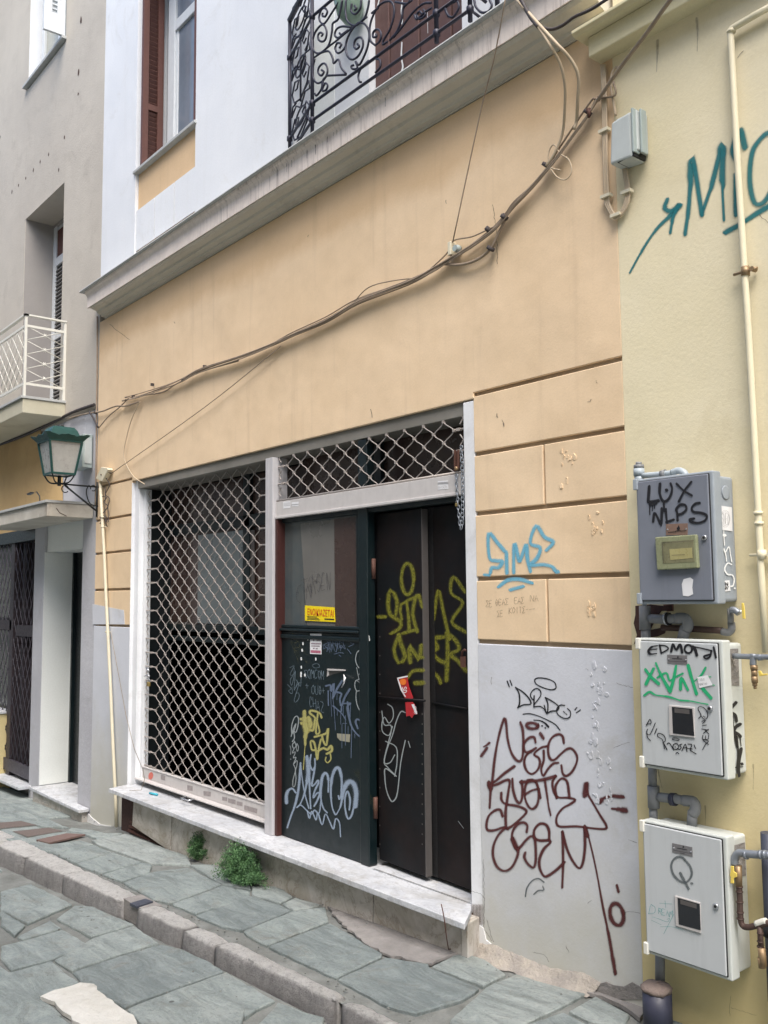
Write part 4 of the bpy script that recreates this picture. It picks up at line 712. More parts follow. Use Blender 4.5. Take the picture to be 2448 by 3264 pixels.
# ---------- for-rent card, poster, flyer
def text_on(body, o, ux, uy, mat, par, name='lettering', off=Vector((0, -.001, 0)), bold=0.0, label=None):
    """text filling the parallelogram o, o+ux (baseline), o+uy (up)"""
    cu = bpy.data.curves.new(name, 'FONT'); cu.body = body; cu.size = 1; cu.offset = bold; ob = bpy.data.objects.new(name, cu); COL.objects.link(ob)
    dg = bpy.context.evaluated_depsgraph_get(); dg.update(); me = bpy.data.meshes.new_from_object(ob.evaluated_get(dg)); COL.objects.unlink(ob); bpy.data.objects.remove(ob)
    xs = [v.co.x for v in me.vertices]; ys = [v.co.y for v in me.vertices]; x0, x1, y0, y1 = min(xs), max(xs), min(ys), max(ys)
    for v in me.vertices: v.co = o + ux * ((v.co.x - x0) / (x1 - x0)) + uy * ((v.co.y - y0) / (y1 - y0)) + off
    me.materials.clear(); me.materials.append(mat); r = bpy.data.objects.new(name, me); COL.objects.link(r)
    if par: r.parent = par
    if label: r['label'] = label
    return r
kE = K(800, 1900, 800); q = [PY(*kE(p), .052) for p in [(358, 62), (553, 75), (558, 172), (358, 162)]]
mb = MB(); mb.prism(q, (0, -.002, 0)); fr = mb.build('rent_card', M['signyellow']); tag(fr, 'bright yellow for-rent card with red Greek lettering on the shop glass', 'sign')
text_on('ΕΝΟΙΚΙΑΖΕΤΑΙ', q[0].lerp(q[3], .62).lerp(q[1].lerp(q[2], .62), .1) + Vector((0, -.003, 0)), (q[1] - q[0]) * .88, (q[0] - q[3]) * .44, M['red'], fr, bold=.004)
for j in range(3): mb = MB(); a = q[0].lerp(q[3], .70 + j * .09) + Vector((0, -.003, 0)); c = q[1].lerp(q[2], .70 + j * .09) + Vector((0, -.003, 0)); mb.add([a.lerp(c, .08), a.lerp(c, .42 + .05 * j), a.lerp(c, .42 + .05 * j) + Vector((0, 0, -.004)), a.lerp(c, .08) + Vector((0, 0, -.004))], [(0, 1, 2, 3)]); mb.build('small_print', M['ink'], fr)
mb = MB(); a = q[3].lerp(q[2], .66) + Vector((0, -.003, .012)); c = q[3].lerp(q[2], .97) + Vector((0, -.003, .012)); mb.add([a, c, c + Vector((0, 0, .008)), a + Vector((0, 0, .008))], [(0, 1, 2, 3)]); mb.build('small_print', M['ink'], fr)
q = [PY(*kG(p), yf - .002) for p in [(565, 205), (752, 208), (752, 548), (562, 540)]]
mb = MB(); mb.prism(q, (0, -.001, 0)); po = mb.build('notice', M['paper']); tag(po, 'small white portrait notice with a red footer on the green panel', 'notice')
mb = MB()
for u0, u1, v0, v1, in ((.25, .38, .3, .36), (.58, .92, .26, .35), (.5, .7, .1, .13), (.08, .95, .46, .52), (.12, .86, .58, .63), (.28, .42, .69, .75), (.5, .68, .7, .76)):
    P = lambda u, v: q[0].lerp(q[1], u).lerp(q[3].lerp(q[2], u), v) + Vector((0, -.0018, 0)); mb.add([P(u0, v0), P(u1, v0), P(u1, v1), P(u0, v1)], [(0, 1, 2, 3)])
mb.build('print', plain('dull plum print', (112, 84, 100), .6, 0, 1, 0, vs=400, c2=(200, 196, 200)), po)
mb = MB(); mb.add([P(.06, .81), P(.94, .82), P(.94, .95), P(.06, .94)], [(0, 1, 2, 3)]); mb.build('footer', plain('dark pink footer', (168, 84, 108), .6, 0, 1, 0, vs=300, c2=(210, 150, 165)), po)
mb = MB(); f1 = [pl1(*kD(p), .012) for p in [(966, 540), (1032, 525), (1045, 600), (1072, 672), (1070, 686), (1022, 680), (990, 620)]]; f2 = [pl1(*kD(p), .016) for p in [(1022, 702), (1066, 700), (1082, 715), (1102, 780), (1078, 785), (1065, 806), (1050, 790), (1028, 795)]]
mb.prism(f1, (0, -.002, 0)); mb.prism(f2, (0, -.002, 0)); fl = mb.build('flyer', M['redflyer']); tag(fl, 'crumpled red flyer tucked behind the cross rail of the ajar door leaf', 'flyer')
mb = MB(); decal(mb, kD, [(966, 540), (1035, 525), (1037, 534), (970, 549)], pl1, .0155); decal(mb, kD, [(966, 545), (974, 545), (1000, 620), (1024, 664), (1018, 668), (990, 622)], pl1, .0155); decal(mb, kD, [(1060, 716), (1078, 714), (1100, 778), (1090, 782)], pl1, .0195); mb.build('white_border', M['paper'], fl)
mb = MB(); decal(mb, kD, ell(1005, 567, 22, 22), pl1, .0158); mb.build('round_print', M['orange'], fl)
a, c, d = pl1(*kD((990, 605)), .017), pl1(*kD((1004, 640)), .017), pl1(*kD((1026, 596)), .017)
mb = MB(); write(mb, kD, 'SO', (1026, 598), (2, 16), (-26, 6), 5, lambda x, y, o: pl1(x, y, .0162 + o), .3, 0); write(mb, kD, 'SNE', (1090, 728), (2, 13), (-16, 4), 3, lambda x, y, o: pl1(x, y, .0202 + o), .3, 0); mb.build('lettering', M['markwhite2'], fl, attr=True)
# ---------- padlocks and chain
def chain(mb, pts, link=.028, r=.0028, wd=.0085):
    P = [Vector(p) for p in pts]; path = catmull(P, .1) if len(P) > 2 else [P[0].lerp(P[1], t / 20) for t in range(21)]
    acc = 0; last = path[0]; k = 0; cur = path[0]
    for p in path[1:]:
        while (p - cur).length > link * .74:
            d = (p - cur).normalized(); nx = cur + d * link * .74; mid = (cur + nx) / 2; s = d.cross(Vector((0, 1, 0))); s = s.normalized() if s.length > .1 else Vector((1, 0, 0)); t = d.cross(s); side = s if k % 2 == 0 else (t * .8 + s * .6)
            ring = [mid + d * (link * .5 * math.cos(a)) + side * (wd * math.sin(a)) for a in [i * math.pi / 5 for i in range(10)]]; ring.append(ring[0]); mb.tube(ring, r, 5, False); cur = nx; k += 1
def PH(x, y, dy): return PY(*kH((x, y)), dy)
mb = MB(); chain(mb, [PH(x, y, -.012) for x, y in [(462, 690), (462, 900), (480, 1100), (500, 1400), (520, 1620), (545, 1760)]]); chain(mb, [PH(x, y, -.01) for x, y in [(545, 1760), (570, 1600), (578, 1400), (582, 1150), (585, 900), (575, 600), (570, 400), (560, 300)]]); chain(mb, [PH(x, y, -.004) for x, y in [(560, 130), (548, 220), (556, 330)]], .02)
ch = tag(mb.build('chain', M['rust'] if False else M['galv']), 'grey steel chain dangling from the raised shutter beside the white jamb', 'chain')
mb = MB(); mb.prism([PH(x, y, .0) for x, y in [(432, 240), (520, 225), (522, 540), (440, 560)]], (0, -.008, 0)); mb.prism([PH(x, y, -.008) for x, y in [(440, 215), (458, 210), (455, 640), (440, 640)]], (0, -.012, 0)); mb.prism([PH(x, y, -.008) for x, y in [(505, 215), (522, 210), (520, 560), (505, 600)]], (0, -.012, 0)); hb = mb.build('hasp', M['rust'], gr, bevel=.001)
mb = MB(); c0 = PH(478, 575, -.012); mb.lathe(c0, (0, -1, 0), [(0, .011), (.012, .011), (.016, .006)], 12); mb.build('bolt_head', M['brass'], hb)
def padlock(loc, s, label, mat='goldlock'):
    t = thing('padlock', label, 'padlock', loc); x, y, z = loc
    m_ = MB(); m_.box(x - s, x + s, y - s * .45, y + s * .45, z - s * 1.7, z); m_.build('lock_body', M[mat], t, bevel=s * .25)
    m_ = MB(); m_.tube([(x - s * .6, y, z - s * .2)] + [(x - s * .6 * math.cos(a), y, z + s * .7 + s * .6 * math.sin(a)) for a in [i * math.pi / 8 for i in range(9)]] + [(x + s * .6, y, z - s * .2)], s * .17, 8); m_.build('shackle', M['steel'], t)
    return t
p_ = PH(468, 1250, -.014); padlock(tuple(p_), .0105, 'tiny dull brass padlock hanging from the chain under the raised shutter bar')
p_ = PY(*kF((873, 505)), .05); padlock(tuple(p_), .021, 'brass padlock with steel shackle on the closed lattice shutter')
mb = MB(); mb.tube([PY(*kF(p), .06) for p in [(848, 470), (862, 465), (878, 470), (872, 490)]], .006, 6); mb.tube([PY(*kF(p), .06) for p in [(868, 425), (874, 445)]], .012, 6); mb.build('hasp', M['steel'], gl)
mb = MB(); mb.tube([PY(*kD(p), .02) for p in [(1395, 400), (1397, 365), (1412, 355), (1425, 362)]], .006, 8); mb.prism([PY(*kD(p), .02) for p in [(1392, 400), (1420, 398), (1422, 470), (1396, 470)]], (0, -.012, 0)); t = mb.build('door_lock', M['rust'], l2)
# rubbish on the step
t = tag(MB().tube([PZ(*kF((880, 1157)), .012), PZ(*kF((925, 1166)), .012)], .009, 8).build('plastic_scrap', M['cyan']), 'small cyan plastic scrap lying at the left end of the marble step', 'plastic scrap')
mb = MB(); mb.tube([PY(*kF(p), -.01) for p in [(650, 212), (700, 480), (740, 700)]] + [PZ(*kF(p), z) for p, z in [((790, 900), .42), ((840, 1020), .2), ((850, 1080), .1), ((830, 1140), .01), ((760, 1142), .008)]], .0022, 5); tag(mb.build('loose_wire', M['cable']), 'thin grey wire slanting from the cream pole down to the left end of the step', 'wire')
mb = MB(); mb.tube([PG(*B_(p), z) for p, z in [((1350, 1160), .01), ((1305, 1165), .01)]] + [PY(*B_(p), -.235) for p in [(1292, 1080), (1280, 980), (1270, 920), (1258, 866)]], .0028, 5); tag(mb.build('rusty_rod', M['rust']), 'thin rusty rod sticking up in front of the worn step corner', 'rod')
# ================================================================== BALCONY RAILING
rl = thing('balcony_railing', 'black wrought iron balcony railing with spiral scrolls and canted ends', 'railing', (-4.6, -.17, 4.456))
yr = -.17; R = lambda x, y, dy=yr: PY(*kBR((x, y)), dy)
pA = R(145, 600, -.03); pB = R(382, 600, yr); zt = 5.52
k2 = K(1300, 0, 600)
xC = PY(*k2((250, 100)), yr).x; xD_ = PY(*k2((548, 60)), yr).x; xE = PY(*k2((690, 130)), -.03).x
# heights of the rails
zl1 = PY(*kBR((395, 1265)), yr).z; zl2 = PY(*kBR((395, 1085)), yr).z; zu = PY(*kBR((395, 165)), yr).z
mb = MB()
for z in (zl1, zl2, zu): mb.tube([(pA.x, -.03, z), (pB.x, yr, z), (xD_, yr, z), (xE, -.03, z)], .0095, 8)
mb.tube([(pA.x, -.03, zt), (pB.x, yr, zt), (xD_, yr, zt), (xE, -.03, zt)], .02, 8)
mb.build('rail', M['iron'], rl)
for x, y, zb in ((pA.x, -.03, 4.455), (pB.x, yr, 4.46), (xC, yr, 4.50), (xD_, yr, 4.49), (xE + .1, -.05, 4.52)):
    mb = MB(); mb.tube([(x, y, zb), (x, y, zt)], .0125, 8)
    for z in (zl1, zl2, zu): mb.lathe((x, y, z - .02), (0, 0, 1), [(0, .012), (.006, .02), (.034, .02), (.04, .012)], 10)
    mb.build('post', M['iron'], rl)
def scrolls(items, name, dy=None, r=.0068, kk=kBR):
    for L in items:
        mb = MB(); Q = catmull([Vector(p) for p in L], .2)
        pts = [PY(*kk((p.x, p.y)), dy if dy is not None else yr) for p in Q]
        mb.tube(pts, r, 6, True); mb.build(name, M['iron'], rl)
def spiral(cx, cy, r0, turns, a0, sgn=1, sy=1.25, n=14): return [(cx + (r0 * (1 - i / n * .86)) * math.cos(a0 + sgn * turns * 2 * math.pi * i / n), cy + sy * (r0 * (1 - i / n * .86)) * math.sin(a0 + sgn * turns * 2 * math.pi * i / n)) for i in range(n + 1)]
scrolls([[(700, 0), (680, 110), (655, 205), (600, 250), (590, 340), (560, 470), (500, 540), (440, 565), (395, 530), (385, 450), (410, 350), (470, 270), (510, 270), (535, 340), (520, 420), (485, 440), (450, 420), (445, 370), (470, 345), (495, 360), (480, 385)],
 [(680, 0), (600, 120), (520, 240), (480, 245), (455, 190), (475, 110), (510, 85), (542, 120), (520, 175), (490, 165), (495, 135)]], 'scroll')
scrolls([[(400, 610), (480, 555), (560, 490), (640, 430), (760, 330), (870, 250), (960, 180)], [(410, 620), (390, 720), (395, 830), (440, 880), (500, 850), (540, 780), (540, 710), (505, 670), (455, 710), (445, 770), (480, 800), (505, 760), (480, 740)],
 [(440, 575), (520, 545), (565, 550), (600, 620), (610, 670), (660, 630), (690, 720), (740, 780)], [(540, 800), (640, 795), (740, 790)], [(540, 800), (495, 850), (480, 940), (430, 1010), (410, 990)], [(495, 850), (500, 900), (490, 960), (530, 950), (545, 900), (520, 880), (505, 910)]], 'scroll')
scrolls([[(870, 240), (800, 320), (750, 420), (735, 520), (760, 600), (810, 630), (870, 590), (915, 500), (915, 420), (880, 395), (835, 430), (825, 490), (850, 520), (880, 490), (860, 465)], [(870, 240), (930, 250), (975, 310), (985, 400), (960, 520), (910, 640), (880, 690)], [(800, 290), (700, 280), (640, 310), (620, 370), (650, 400), (690, 380), (670, 350)], [(690, 370), (760, 320)], [(740, 480), (700, 540), (650, 560), (625, 510), (650, 455), (690, 470), (670, 510)], [(870, 690), (840, 650), (860, 720), (810, 730), (795, 700), (820, 690)]], 'scroll')
scrolls([[(740, 0), (735, 130), (760, 230), (840, 270), (930, 200), (970, 90), (985, 0)], [(800, 40), (795, 120), (840, 150), (890, 90), (900, 0)], [(830, 60), (850, 90), (830, 110)]], 'scroll')
scrolls([[(1050, 480), (1000, 430), (990, 300), (1020, 180), (1080, 70), (1150, 20), (1220, 20), (1250, 90), (1240, 200), (1200, 320), (1140, 420), (1130, 470), (1180, 440)], [(1050, 480), (1100, 430), (1110, 350), (1070, 310), (1030, 340), (1025, 390), (1060, 390), (1060, 360)], [(1010, 140), (1080, 85)]], 'scroll')
scrolls([[(1440, 0), (1350, 80), (1330, 190), (1280, 330), (1200, 430)], [(1640, 30), (1560, 40), (1450, 130), (1330, 290), (1240, 400)], [(1560, 100), (1580, 160), (1520, 200), (1490, 160), (1520, 120), (1545, 150)], [(1260, 20), (1380, 40), (1420, 0)]], 'scroll')
scrolls([[(1060, 620), (1100, 640), (1100, 710), (1050, 770)], [(980, 640), (900, 720), (870, 800), (880, 860), (900, 870)]], 'scroll')
scrolls([[(360, 150), (330, 60), (420, 10), (460, -40)], [(330, 60), (350, 130), (400, 150), (450, 70), (440, 10)], [(585, 0), (600, 60), (650, 110), (710, 100), (740, 50), (720, 0)], [(60, 130), (80, 170), (150, 110), (210, 70)]], 'scroll', kk=k2)
eb = MB()                                                     # canted end panel ornament between the first two posts
def EP(u, z): a = Vector((pA.x, -.03, 0)); c = Vector((pB.x, yr, 0)); p = a.lerp(c, u); p.z = z; return p
def zA(y): return PY(*kBR((260, y)), -.1).z
eb.tube([EP(.5, zA(330)), EP(.5, zA(1070))], .007, 6)
for y0 in (120, 450, 800, 1200):
    zc = zA(y0 + 60); h = .1
    for sx in (-1, 1):
        eb.tube([EP(.5 + sx * u, zc + v * h) for u, v in [(0, -1.2), (.28, -.8), (.38, 0), (.25, .6), (.08, .3), (.15, -.1), (.25, 0)]], .006, 5); eb.tube([EP(.5 + sx * u, zc + .14 + v * h) for u, v in [(.0, -.6), (.2, 0), (.4, -.3), (.36, .3), (.2, .2)]], .006, 5)
for y0 in (190, 700, 1230): zc = zA(y0); eb.tube([EP(.5 + .22 * math.cos(t), zc + .055 * math.sin(t)) for t in [i * math.pi / 8 for i in range(17)]], .006, 6)
eb.tube([EP(.02, zA(1440)), EP(.1, zA(1480)), EP(.55, zA(1530)), EP(.35, zA(1400)), EP(.8, zA(1330)), EP(.9, zA(1440))], .007, 6)
eb.build('end_ornament', M['iron'], rl)
mb = MB(); pc = PY(*kBR((815, 110)), -.06); mb.lathe(pc + Vector((0, 0, -.1)), (0, -.25, 1), [(0, .01), (.02, .05), (.08, .085), (.16, .09), (.24, .085), (.3, .05), (.32, .02)], 14); tag(mb.build('glass_globe', M['gcr']), 'pale green oval glass object behind the black balcony scrolls', 'glass globe')
# ================================================================== GREY BUILDING (left)
gb = thing('house', 'grey beige rendered house with a white railed balcony and a deep shop doorway', 'building', (-9.6, 0, -.4))
w = MB(); zc_ = 3.36; Wl = -14.5
def wallbox(mb, x0, x1, z0, z1, y0=.0, y1=.5): mb.box(x0, x1, y0, y1, z0, z1)
RX0, RX1, RT = -10.63, -9.40, 5.95           # deep balcony doorway
WX0, WX1, WZ = -10.67, -9.46, 7.60           # upper window
wallbox(w, RX1, XL - .002, zc_, 7.55); wallbox(w, Wl, RX0, zc_, 7.55); wallbox(w, RX0, RX1, RT, 7.55); wallbox(w, RX0, RX1, zc_, 3.5)
wallbox(w, Wl, WX0, 7.55, 10.5); wallbox(w, WX1, XL - .002, 7.55, 10.5); wallbox(w, WX0, WX1, 9.6, 10.5)
w.build('wall', M['grey'], gb)
w = MB(); wallbox(w, -8.70, XL - .002, -.7, zc_, .006); wallbox(w, -9.735, -8.70, 2.33, zc_, .006, .3); wallbox(w, -9.2, -9.19, 2.34, 2.5, .0, .01); w.build('lower_wall', M['greylow'], gb, bevel=.006)
w = MB(); wallbox(w, -10.03, -9.735, -.7, 2.33, .0); w.build('lower_wall', M['greylow'], gb, bevel=.006)
w = MB(); w.prism([PY(x, y, .0) for x, y in [(-60, 1420), (131, 1355), (131, 1460), (200, 1462), (200, 1612), (-60, 1640)]], (0, -.004, 0)); wallbox(w, Wl, -10.03, 2.33, zc_, .004); w.build('ochre_render', M['ochre'], gb)
w = MB(); w.box(-9.732, -9.727, 0.004, .34, -.333, 2.05); w.box(-9.726, -8.703, .03, .33, 2.052, 2.328); w.build('door_recess', M['greysmooth'], gb)
w = MB(); w.box(-9.735, -8.70, .335, .36, -.34, 2.06); dr = w.build('door', M['darkpanel'], gb); w = MB(); w.box(-9.735, -9.69, .3, .335, -.34, 2.05); w.box(-8.78, -8.702, .31, .335, -.34, 2.05); w.build('door_frame', M['green'], dr)
w = MB(); w.prism([(-9.76, -.085, -.37), (-8.39, -.10, -.37), (-8.39, -.001, -.37), (-8.702, -.001, -.37), (-8.702, .334, -.37), (-9.73, .334, -.37), (-9.73, -.001, -.37)], (0, 0, .03)); ls = w.build('doorstep', M['marble'], gb, bevel=.005); w = MB(); w.box(-9.73, -8.43, -.055, -.002, -.6, -.371); w.build('riser', M['riser'], ls)
# balcony doorway recess
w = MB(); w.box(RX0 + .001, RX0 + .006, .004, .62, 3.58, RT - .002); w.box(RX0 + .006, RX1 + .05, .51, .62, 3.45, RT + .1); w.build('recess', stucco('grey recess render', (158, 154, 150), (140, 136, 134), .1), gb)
yD = .335; zq = lambda y_: PY(184, y_, yD).z; xq = lambda x_: PY(x_, 950, yD).x
def louvre(name, x0, x1, y, z0, z1, mat, par, pitch=.045, slat=.03):
    m_ = MB(); z = z0
    while z < z1 - .02: m_.prism([(x0, y, z), (x0, y - slat * .6, z + .004), (x0, y - slat * .6, z + .01), (x0, y, z + .034)], (x1 - x0, 0, 0)); z += pitch
    return m_.build(name, mat, par)
w = MB(); w.box(RX0 + .01, RX1, yD + .02, yD + .06, 3.5, zq(700)); w.box(RX0 + .01, xq(177), yD - .01, yD + .02, 3.5, zq(720))
for a_, c_ in ((820, 846), (1057, 1079)): w.box(xq(177), RX1, yD - .006, yD + .02, zq(c_), zq(a_))
bd2 = w.build('balcony_door', M['whitewood'], gb, bevel=.004)
lm_ = plain('grey louvre slat', (112, 110, 108), .7)
for a_, c_ in ((849, 1055), (1081, 1300)): w = MB(); w.box(xq(178), -9.9, yD + .008, yD + .014, zq(c_), zq(a_)); w.build('dark_panel', M['black'], bd2); louvre('louvre', xq(178), -9.9, yD + .008, zq(c_), zq(a_), lm_, bd2)
w = MB(); w.box(xq(178), -9.9, yD + .004, yD + .015, zq(818), zq(735)); w.build('transom_pane', M['brown'], bd2)
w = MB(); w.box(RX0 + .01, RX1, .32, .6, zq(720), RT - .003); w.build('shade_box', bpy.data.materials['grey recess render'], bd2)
# white shuttered window
w = MB(); w.box(WX0 + .002, WX0 + .01, .003, .3, WZ + .001, 9.6); w.box(WX0, WX1, .26, .3, WZ, 9.6); w.build('window_reveal', M['white'], gb)
w = MB(); w.box(WX0 - .06, WX1 + .02, -.05, .28, WZ - .035, WZ); uw = w.build('window', M['slabedge'], gb, bevel=.004)
w = MB(); w.box(WX0 + .08, WX0 + .16, .12, .17, WZ, 9.6); w.box(WX0 + .02, WX1, .14, .18, WZ, WZ + .08); w.box(-10.05, -9.97, .12, .17, WZ, 9.6); w.build('frame', M['whitewood'], uw, bevel=.006)
w = MB(); w.box(WX0 + .16, WX1, .15, .16, WZ + .08, 9.6); w.build('pane', plain('pale curtained glass', (168, 168, 156), .15, 0, .3, 0, vs=3), uw)
def slanted_shutter(hx, hy, ang, wd, z0, z1, mat):
    ca, sa = math.cos(ang), math.sin(ang); T = lambda u, v, z: (hx + ca * u - sa * v, hy + sa * u + ca * v, z); m_ = MB(); fr = .085
    def bb(u0, u1, v0, v1, a, c): m_.add([T(u, v, z) for z in (a, c) for u, v in ((u0, v0), (u1, v0), (u1, v1), (u0, v1))], [(0, 3, 2, 1), (4, 5, 6, 7), (0, 1, 5, 4), (1, 2, 6, 5), (2, 3, 7, 6), (3, 0, 4, 7)])
    bb(0, fr, 0, .035, z0, z1); bb(wd - fr, wd, 0, .035, z0, z1); bb(fr, wd - fr, 0, .035, z0, z0 + .22); bb(fr, wd - fr, 0, .035, z1 - .2, z1)
    z = z0 + .23
    while z < z1 - .2: bb(fr, wd - fr, .004, .012, z, z + .034); bb(fr, wd - fr, .014, .03, z + .03, z + .042); z += .05
    return m_.build('shutter', mat, uw)
slanted_shutter(WX1 - .03, -.012, math.radians(-92), .225, 7.605, 9.6, M['whitewood'])
# small holes in the render
mb = MB()
for x, y in ((258, 65), (250, 228), (249, 300), (205, 437), (155, 492), (128, 515), (106, 542), (82, 568), (59, 590), (38, 611), (187, 541), (0, 437)):
    mb = MB(); p = PY(x, y, -.002); mb.add([p + Vector((random.uniform(.01, .02) * math.cos(a) * (1.6 if y < 240 else 1), 0, random.uniform(.012, .03) * math.sin(a) * (1.8 if y < 240 else 1))) for a in [i * math.pi / 4 for i in range(8)]], [tuple(range(8))]); mb.build('plaster_hole', M['cavity'], gb)
# cantilevered balcony
bs = MB(); bx0 = -12.6; bx1 = -9.224
bs.box(bx0, bx1, -.425, .0, 3.40, 3.545); b1 = bs.build('balcony', stucco('pale stained balcony slab', (196, 192, 172), (180, 174, 152), .3, 2, (130, 122, 100), .5), gb, bevel=.006)
w = MB(); w.box(bx0, bx1 + .012, -.445, .002, 3.546, 3.572); w.build('slab_edge', M['slabedge'], b1, bevel=.003)
ra = MB(); yb = -.405; xr = bx1 - .03; zb_, zm, ztp = 3.70, 4.29, 4.40
ra.box(xr - .02, xr + .02, yb - .02, 0, ztp - .008, ztp + .008); ra.box(bx0, xr + .02, yb - .02, yb + .02, ztp - .008, ztp + .008)
for z in (zb_, zm): ra.box(xr - .009, xr + .009, yb, -.01, z - .012, z + .012); ra.box(bx0, xr, yb - .009, yb + .009, z - .012, z + .012)
for y in (yb, -.012): ra.box(xr - .012, xr + .012, y - .012, y + .012, 3.572, ztp)
for x in (-10.25, -11.2, -12.2): ra.box(x - .01, x + .01, yb - .01, yb + .01, 3.572, ztp)
L0 = yb; L1 = -.02; hh = (zm - zb_) / 4
for i in range(-1, 4):
    for sgn in (1, -1):
        za = zb_ + hh * (i + (0 if sgn > 0 else 1)) ; zb2 = zb_ + hh * (i + (1 if sgn > 0 else 0))
        if min(za, zb2) >= zb_ - .01 and max(za, zb2) <= zm + .01: ra.tube([(xr, L0, za), (xr, L1, zb2)], .0045, 5)
for i in range(4):
    zc = zb_ + hh * (i + .5)
    for a in (.4, -.4, 1.17, -1.17): ra.tube([(xr, (L0 + L1) / 2 - .025 * math.cos(a), zc - .025 * math.sin(a)), (xr, (L0 + L1) / 2 + .025 * math.cos(a), zc + .025 * math.sin(a))], .0035, 4)
stp_ = .17; nX = int((xr - bx0) / stp_)
for i in range(-5, nX + 5):
    xa = xr - i * stp_
    for sgn in (1, -1):
        p0 = Vector((xa, yb, zb_)); p1 = Vector((xa + sgn * .62, yb, zm))
        def clipx(p, q):
            if p.x > xr: 
                if q.x >= xr: return None
                t = (p.x - xr) / (p.x - q.x); p = p.lerp(q, t)
            return p
        q0 = clipx(p0, p1); q1 = clipx(p1, p0)
        if q0 and q1 and (q0 - q1).length > .02: ra.tube([q0, q1], .0045, 5)
ra.build('railing', M['whitemetal'], b1)
w = MB(); ta = lambda x, y: PY(x, y, 0); 
# canopy over the doorway
cn = MB(); cx1 = PY(297, 1620).x; 
cn.box(-10.42, cx1, -.43, .0, 2.315, 2.44); cp = cn.build('door_canopy', stucco('stained canopy slab', (198, 194, 184), (170, 164, 152), .4, 3, (112, 86, 66), .75), gb, bevel=.006)
w = MB(); w.box(-10.45, cx1 + .01, -.45, .002, 2.441, 2.465); w.build('slab_edge', M['slabedge'], cp, bevel=.003)
mb = MB(); mb.tube([PX(*K(80, 1300, 280 * 1659 / 1630)(p), cx1 + .003) for p in [(580, 1860), (640, 1945), (770, 2010)]], .003, 5); mb.build('crack', M['cavity'], cp)
# shop opening far left with dark lattice gate
w = MB(); w.box(Wl, -10.03, .3, .32, -.7, 2.33); w.box(Wl, -10.03, .0, .3, 2.2, 2.33); sh_ = w.build('shop_front', M['darkpanel'], gb)
w = MB(); w.box(-10.62, -10.03, .2, .21, 1.3, 2.3); w.box(-12.5, -10.8, .15, .16, 1.35, 2.3); w.box(-10.62, -10.03, .2, .21, .3, 1.15); w.box(-12.5, -10.8, .15, .16, .2, 1.2); w.build('pane', plain('grey green shop glass', (102, 104, 98), .15, 0, .5, 0, vs=3), sh_)
w = MB(); w.box(-10.66, -10.58, .1, .24, -.45, 2.3); w.box(-10.86, -10.74, .02, .12, -.45, 2.3); w.box(-12.5, -10.8, .02, .05, 1.22, 1.33); w.box(-10.62, -10.03, .02, .22, 1.16, 1.28); w.build('frame', plain('dark brown metal frame', (52, 44, 48), .5), sh_)
gt = MB(); gx0, gx1 = -12.2, -10.04
nn = int((gx1 - gx0) / .135)
for i in range(-20, nn + 20):
    for sgn in (1, -1):
        xa = gx0 + i * .135; p, q = Vector((xa, .03, -.2)), Vector((xa + sgn * 1.55, .03, 2.25))
        def cl(p, q):
            for lim, s_ in ((gx0, -1), (gx1, 1)):
                if (p.x - lim) * s_ > 0:
                    if (q.x - lim) * s_ >= 0: return None
                    p = p.lerp(q, (p.x - lim) / (p.x - q.x))
            return p
        a, c = cl(p, q), cl(q, p)
        if a and c and (a - c).length > .05: gt.tube([a, c], .005, 5)
gt.box(gx0, gx1, .015, .045, -.33, -.2); gt.build('lattice_gate', plain('dark gate wire', (74, 70, 78), .5, .2, .2), sh_)
w = MB(); w.prism([(-12, -.13, -.42), (-9.95, -.13, -.40), (-9.95, .1, -.40), (-12, .1, -.42)], (0, 0, .03)); w.build('doorstep', M['marble'], sh_, bevel=.004)
w = MB(); w.box(-12.6, -10.93, -.07, .1, -.6, .28); w.build('yellow_plinth', M['yellow'], sh_, bevel=.008); w = MB(); w.box(-12.6, -10.91, -.09, .1, .281, .31); w.build('plinth_cap', M['marble'], sh_, bevel=.004)
# ================================================================== YELLOW BUILDING (right)
yb_ = thing('house', 'pale yellow rendered house at the right edge with gas pipes and teal graffiti', 'building', (-1.5, 0, -.15))
w = MB(); w.box(XR + .001, 3.5, .0, .3, -.6, 4.02); ywall = w.build('wall', M['yellow'], yb_)
w = MB(); w.box(XR + .02, 3.5, -.01, .3, 4.13, 9); w.build('upper_wall', M['yellow'], yb_)
w = MB(); w.box(-2.51, 3.5, -.088, .1, 4.004, 4.10); w.build('cornice', stucco('cream painted cornice', (220, 212, 178), (208, 198, 160), .2, 2, (170, 160, 120), .3), yb_, bevel=.006)
w = MB(); w.profile([(.1, 4.101), (-.13, 4.101), (-.15, 4.115), (-.15, 4.13), (.1, 4.135)], -2.555, 3.5); w.build('cornice_cap', bpy.data.materials['cream painted cornice'], yb_, bevel=.003)
kR = K(1548, 0, 900)
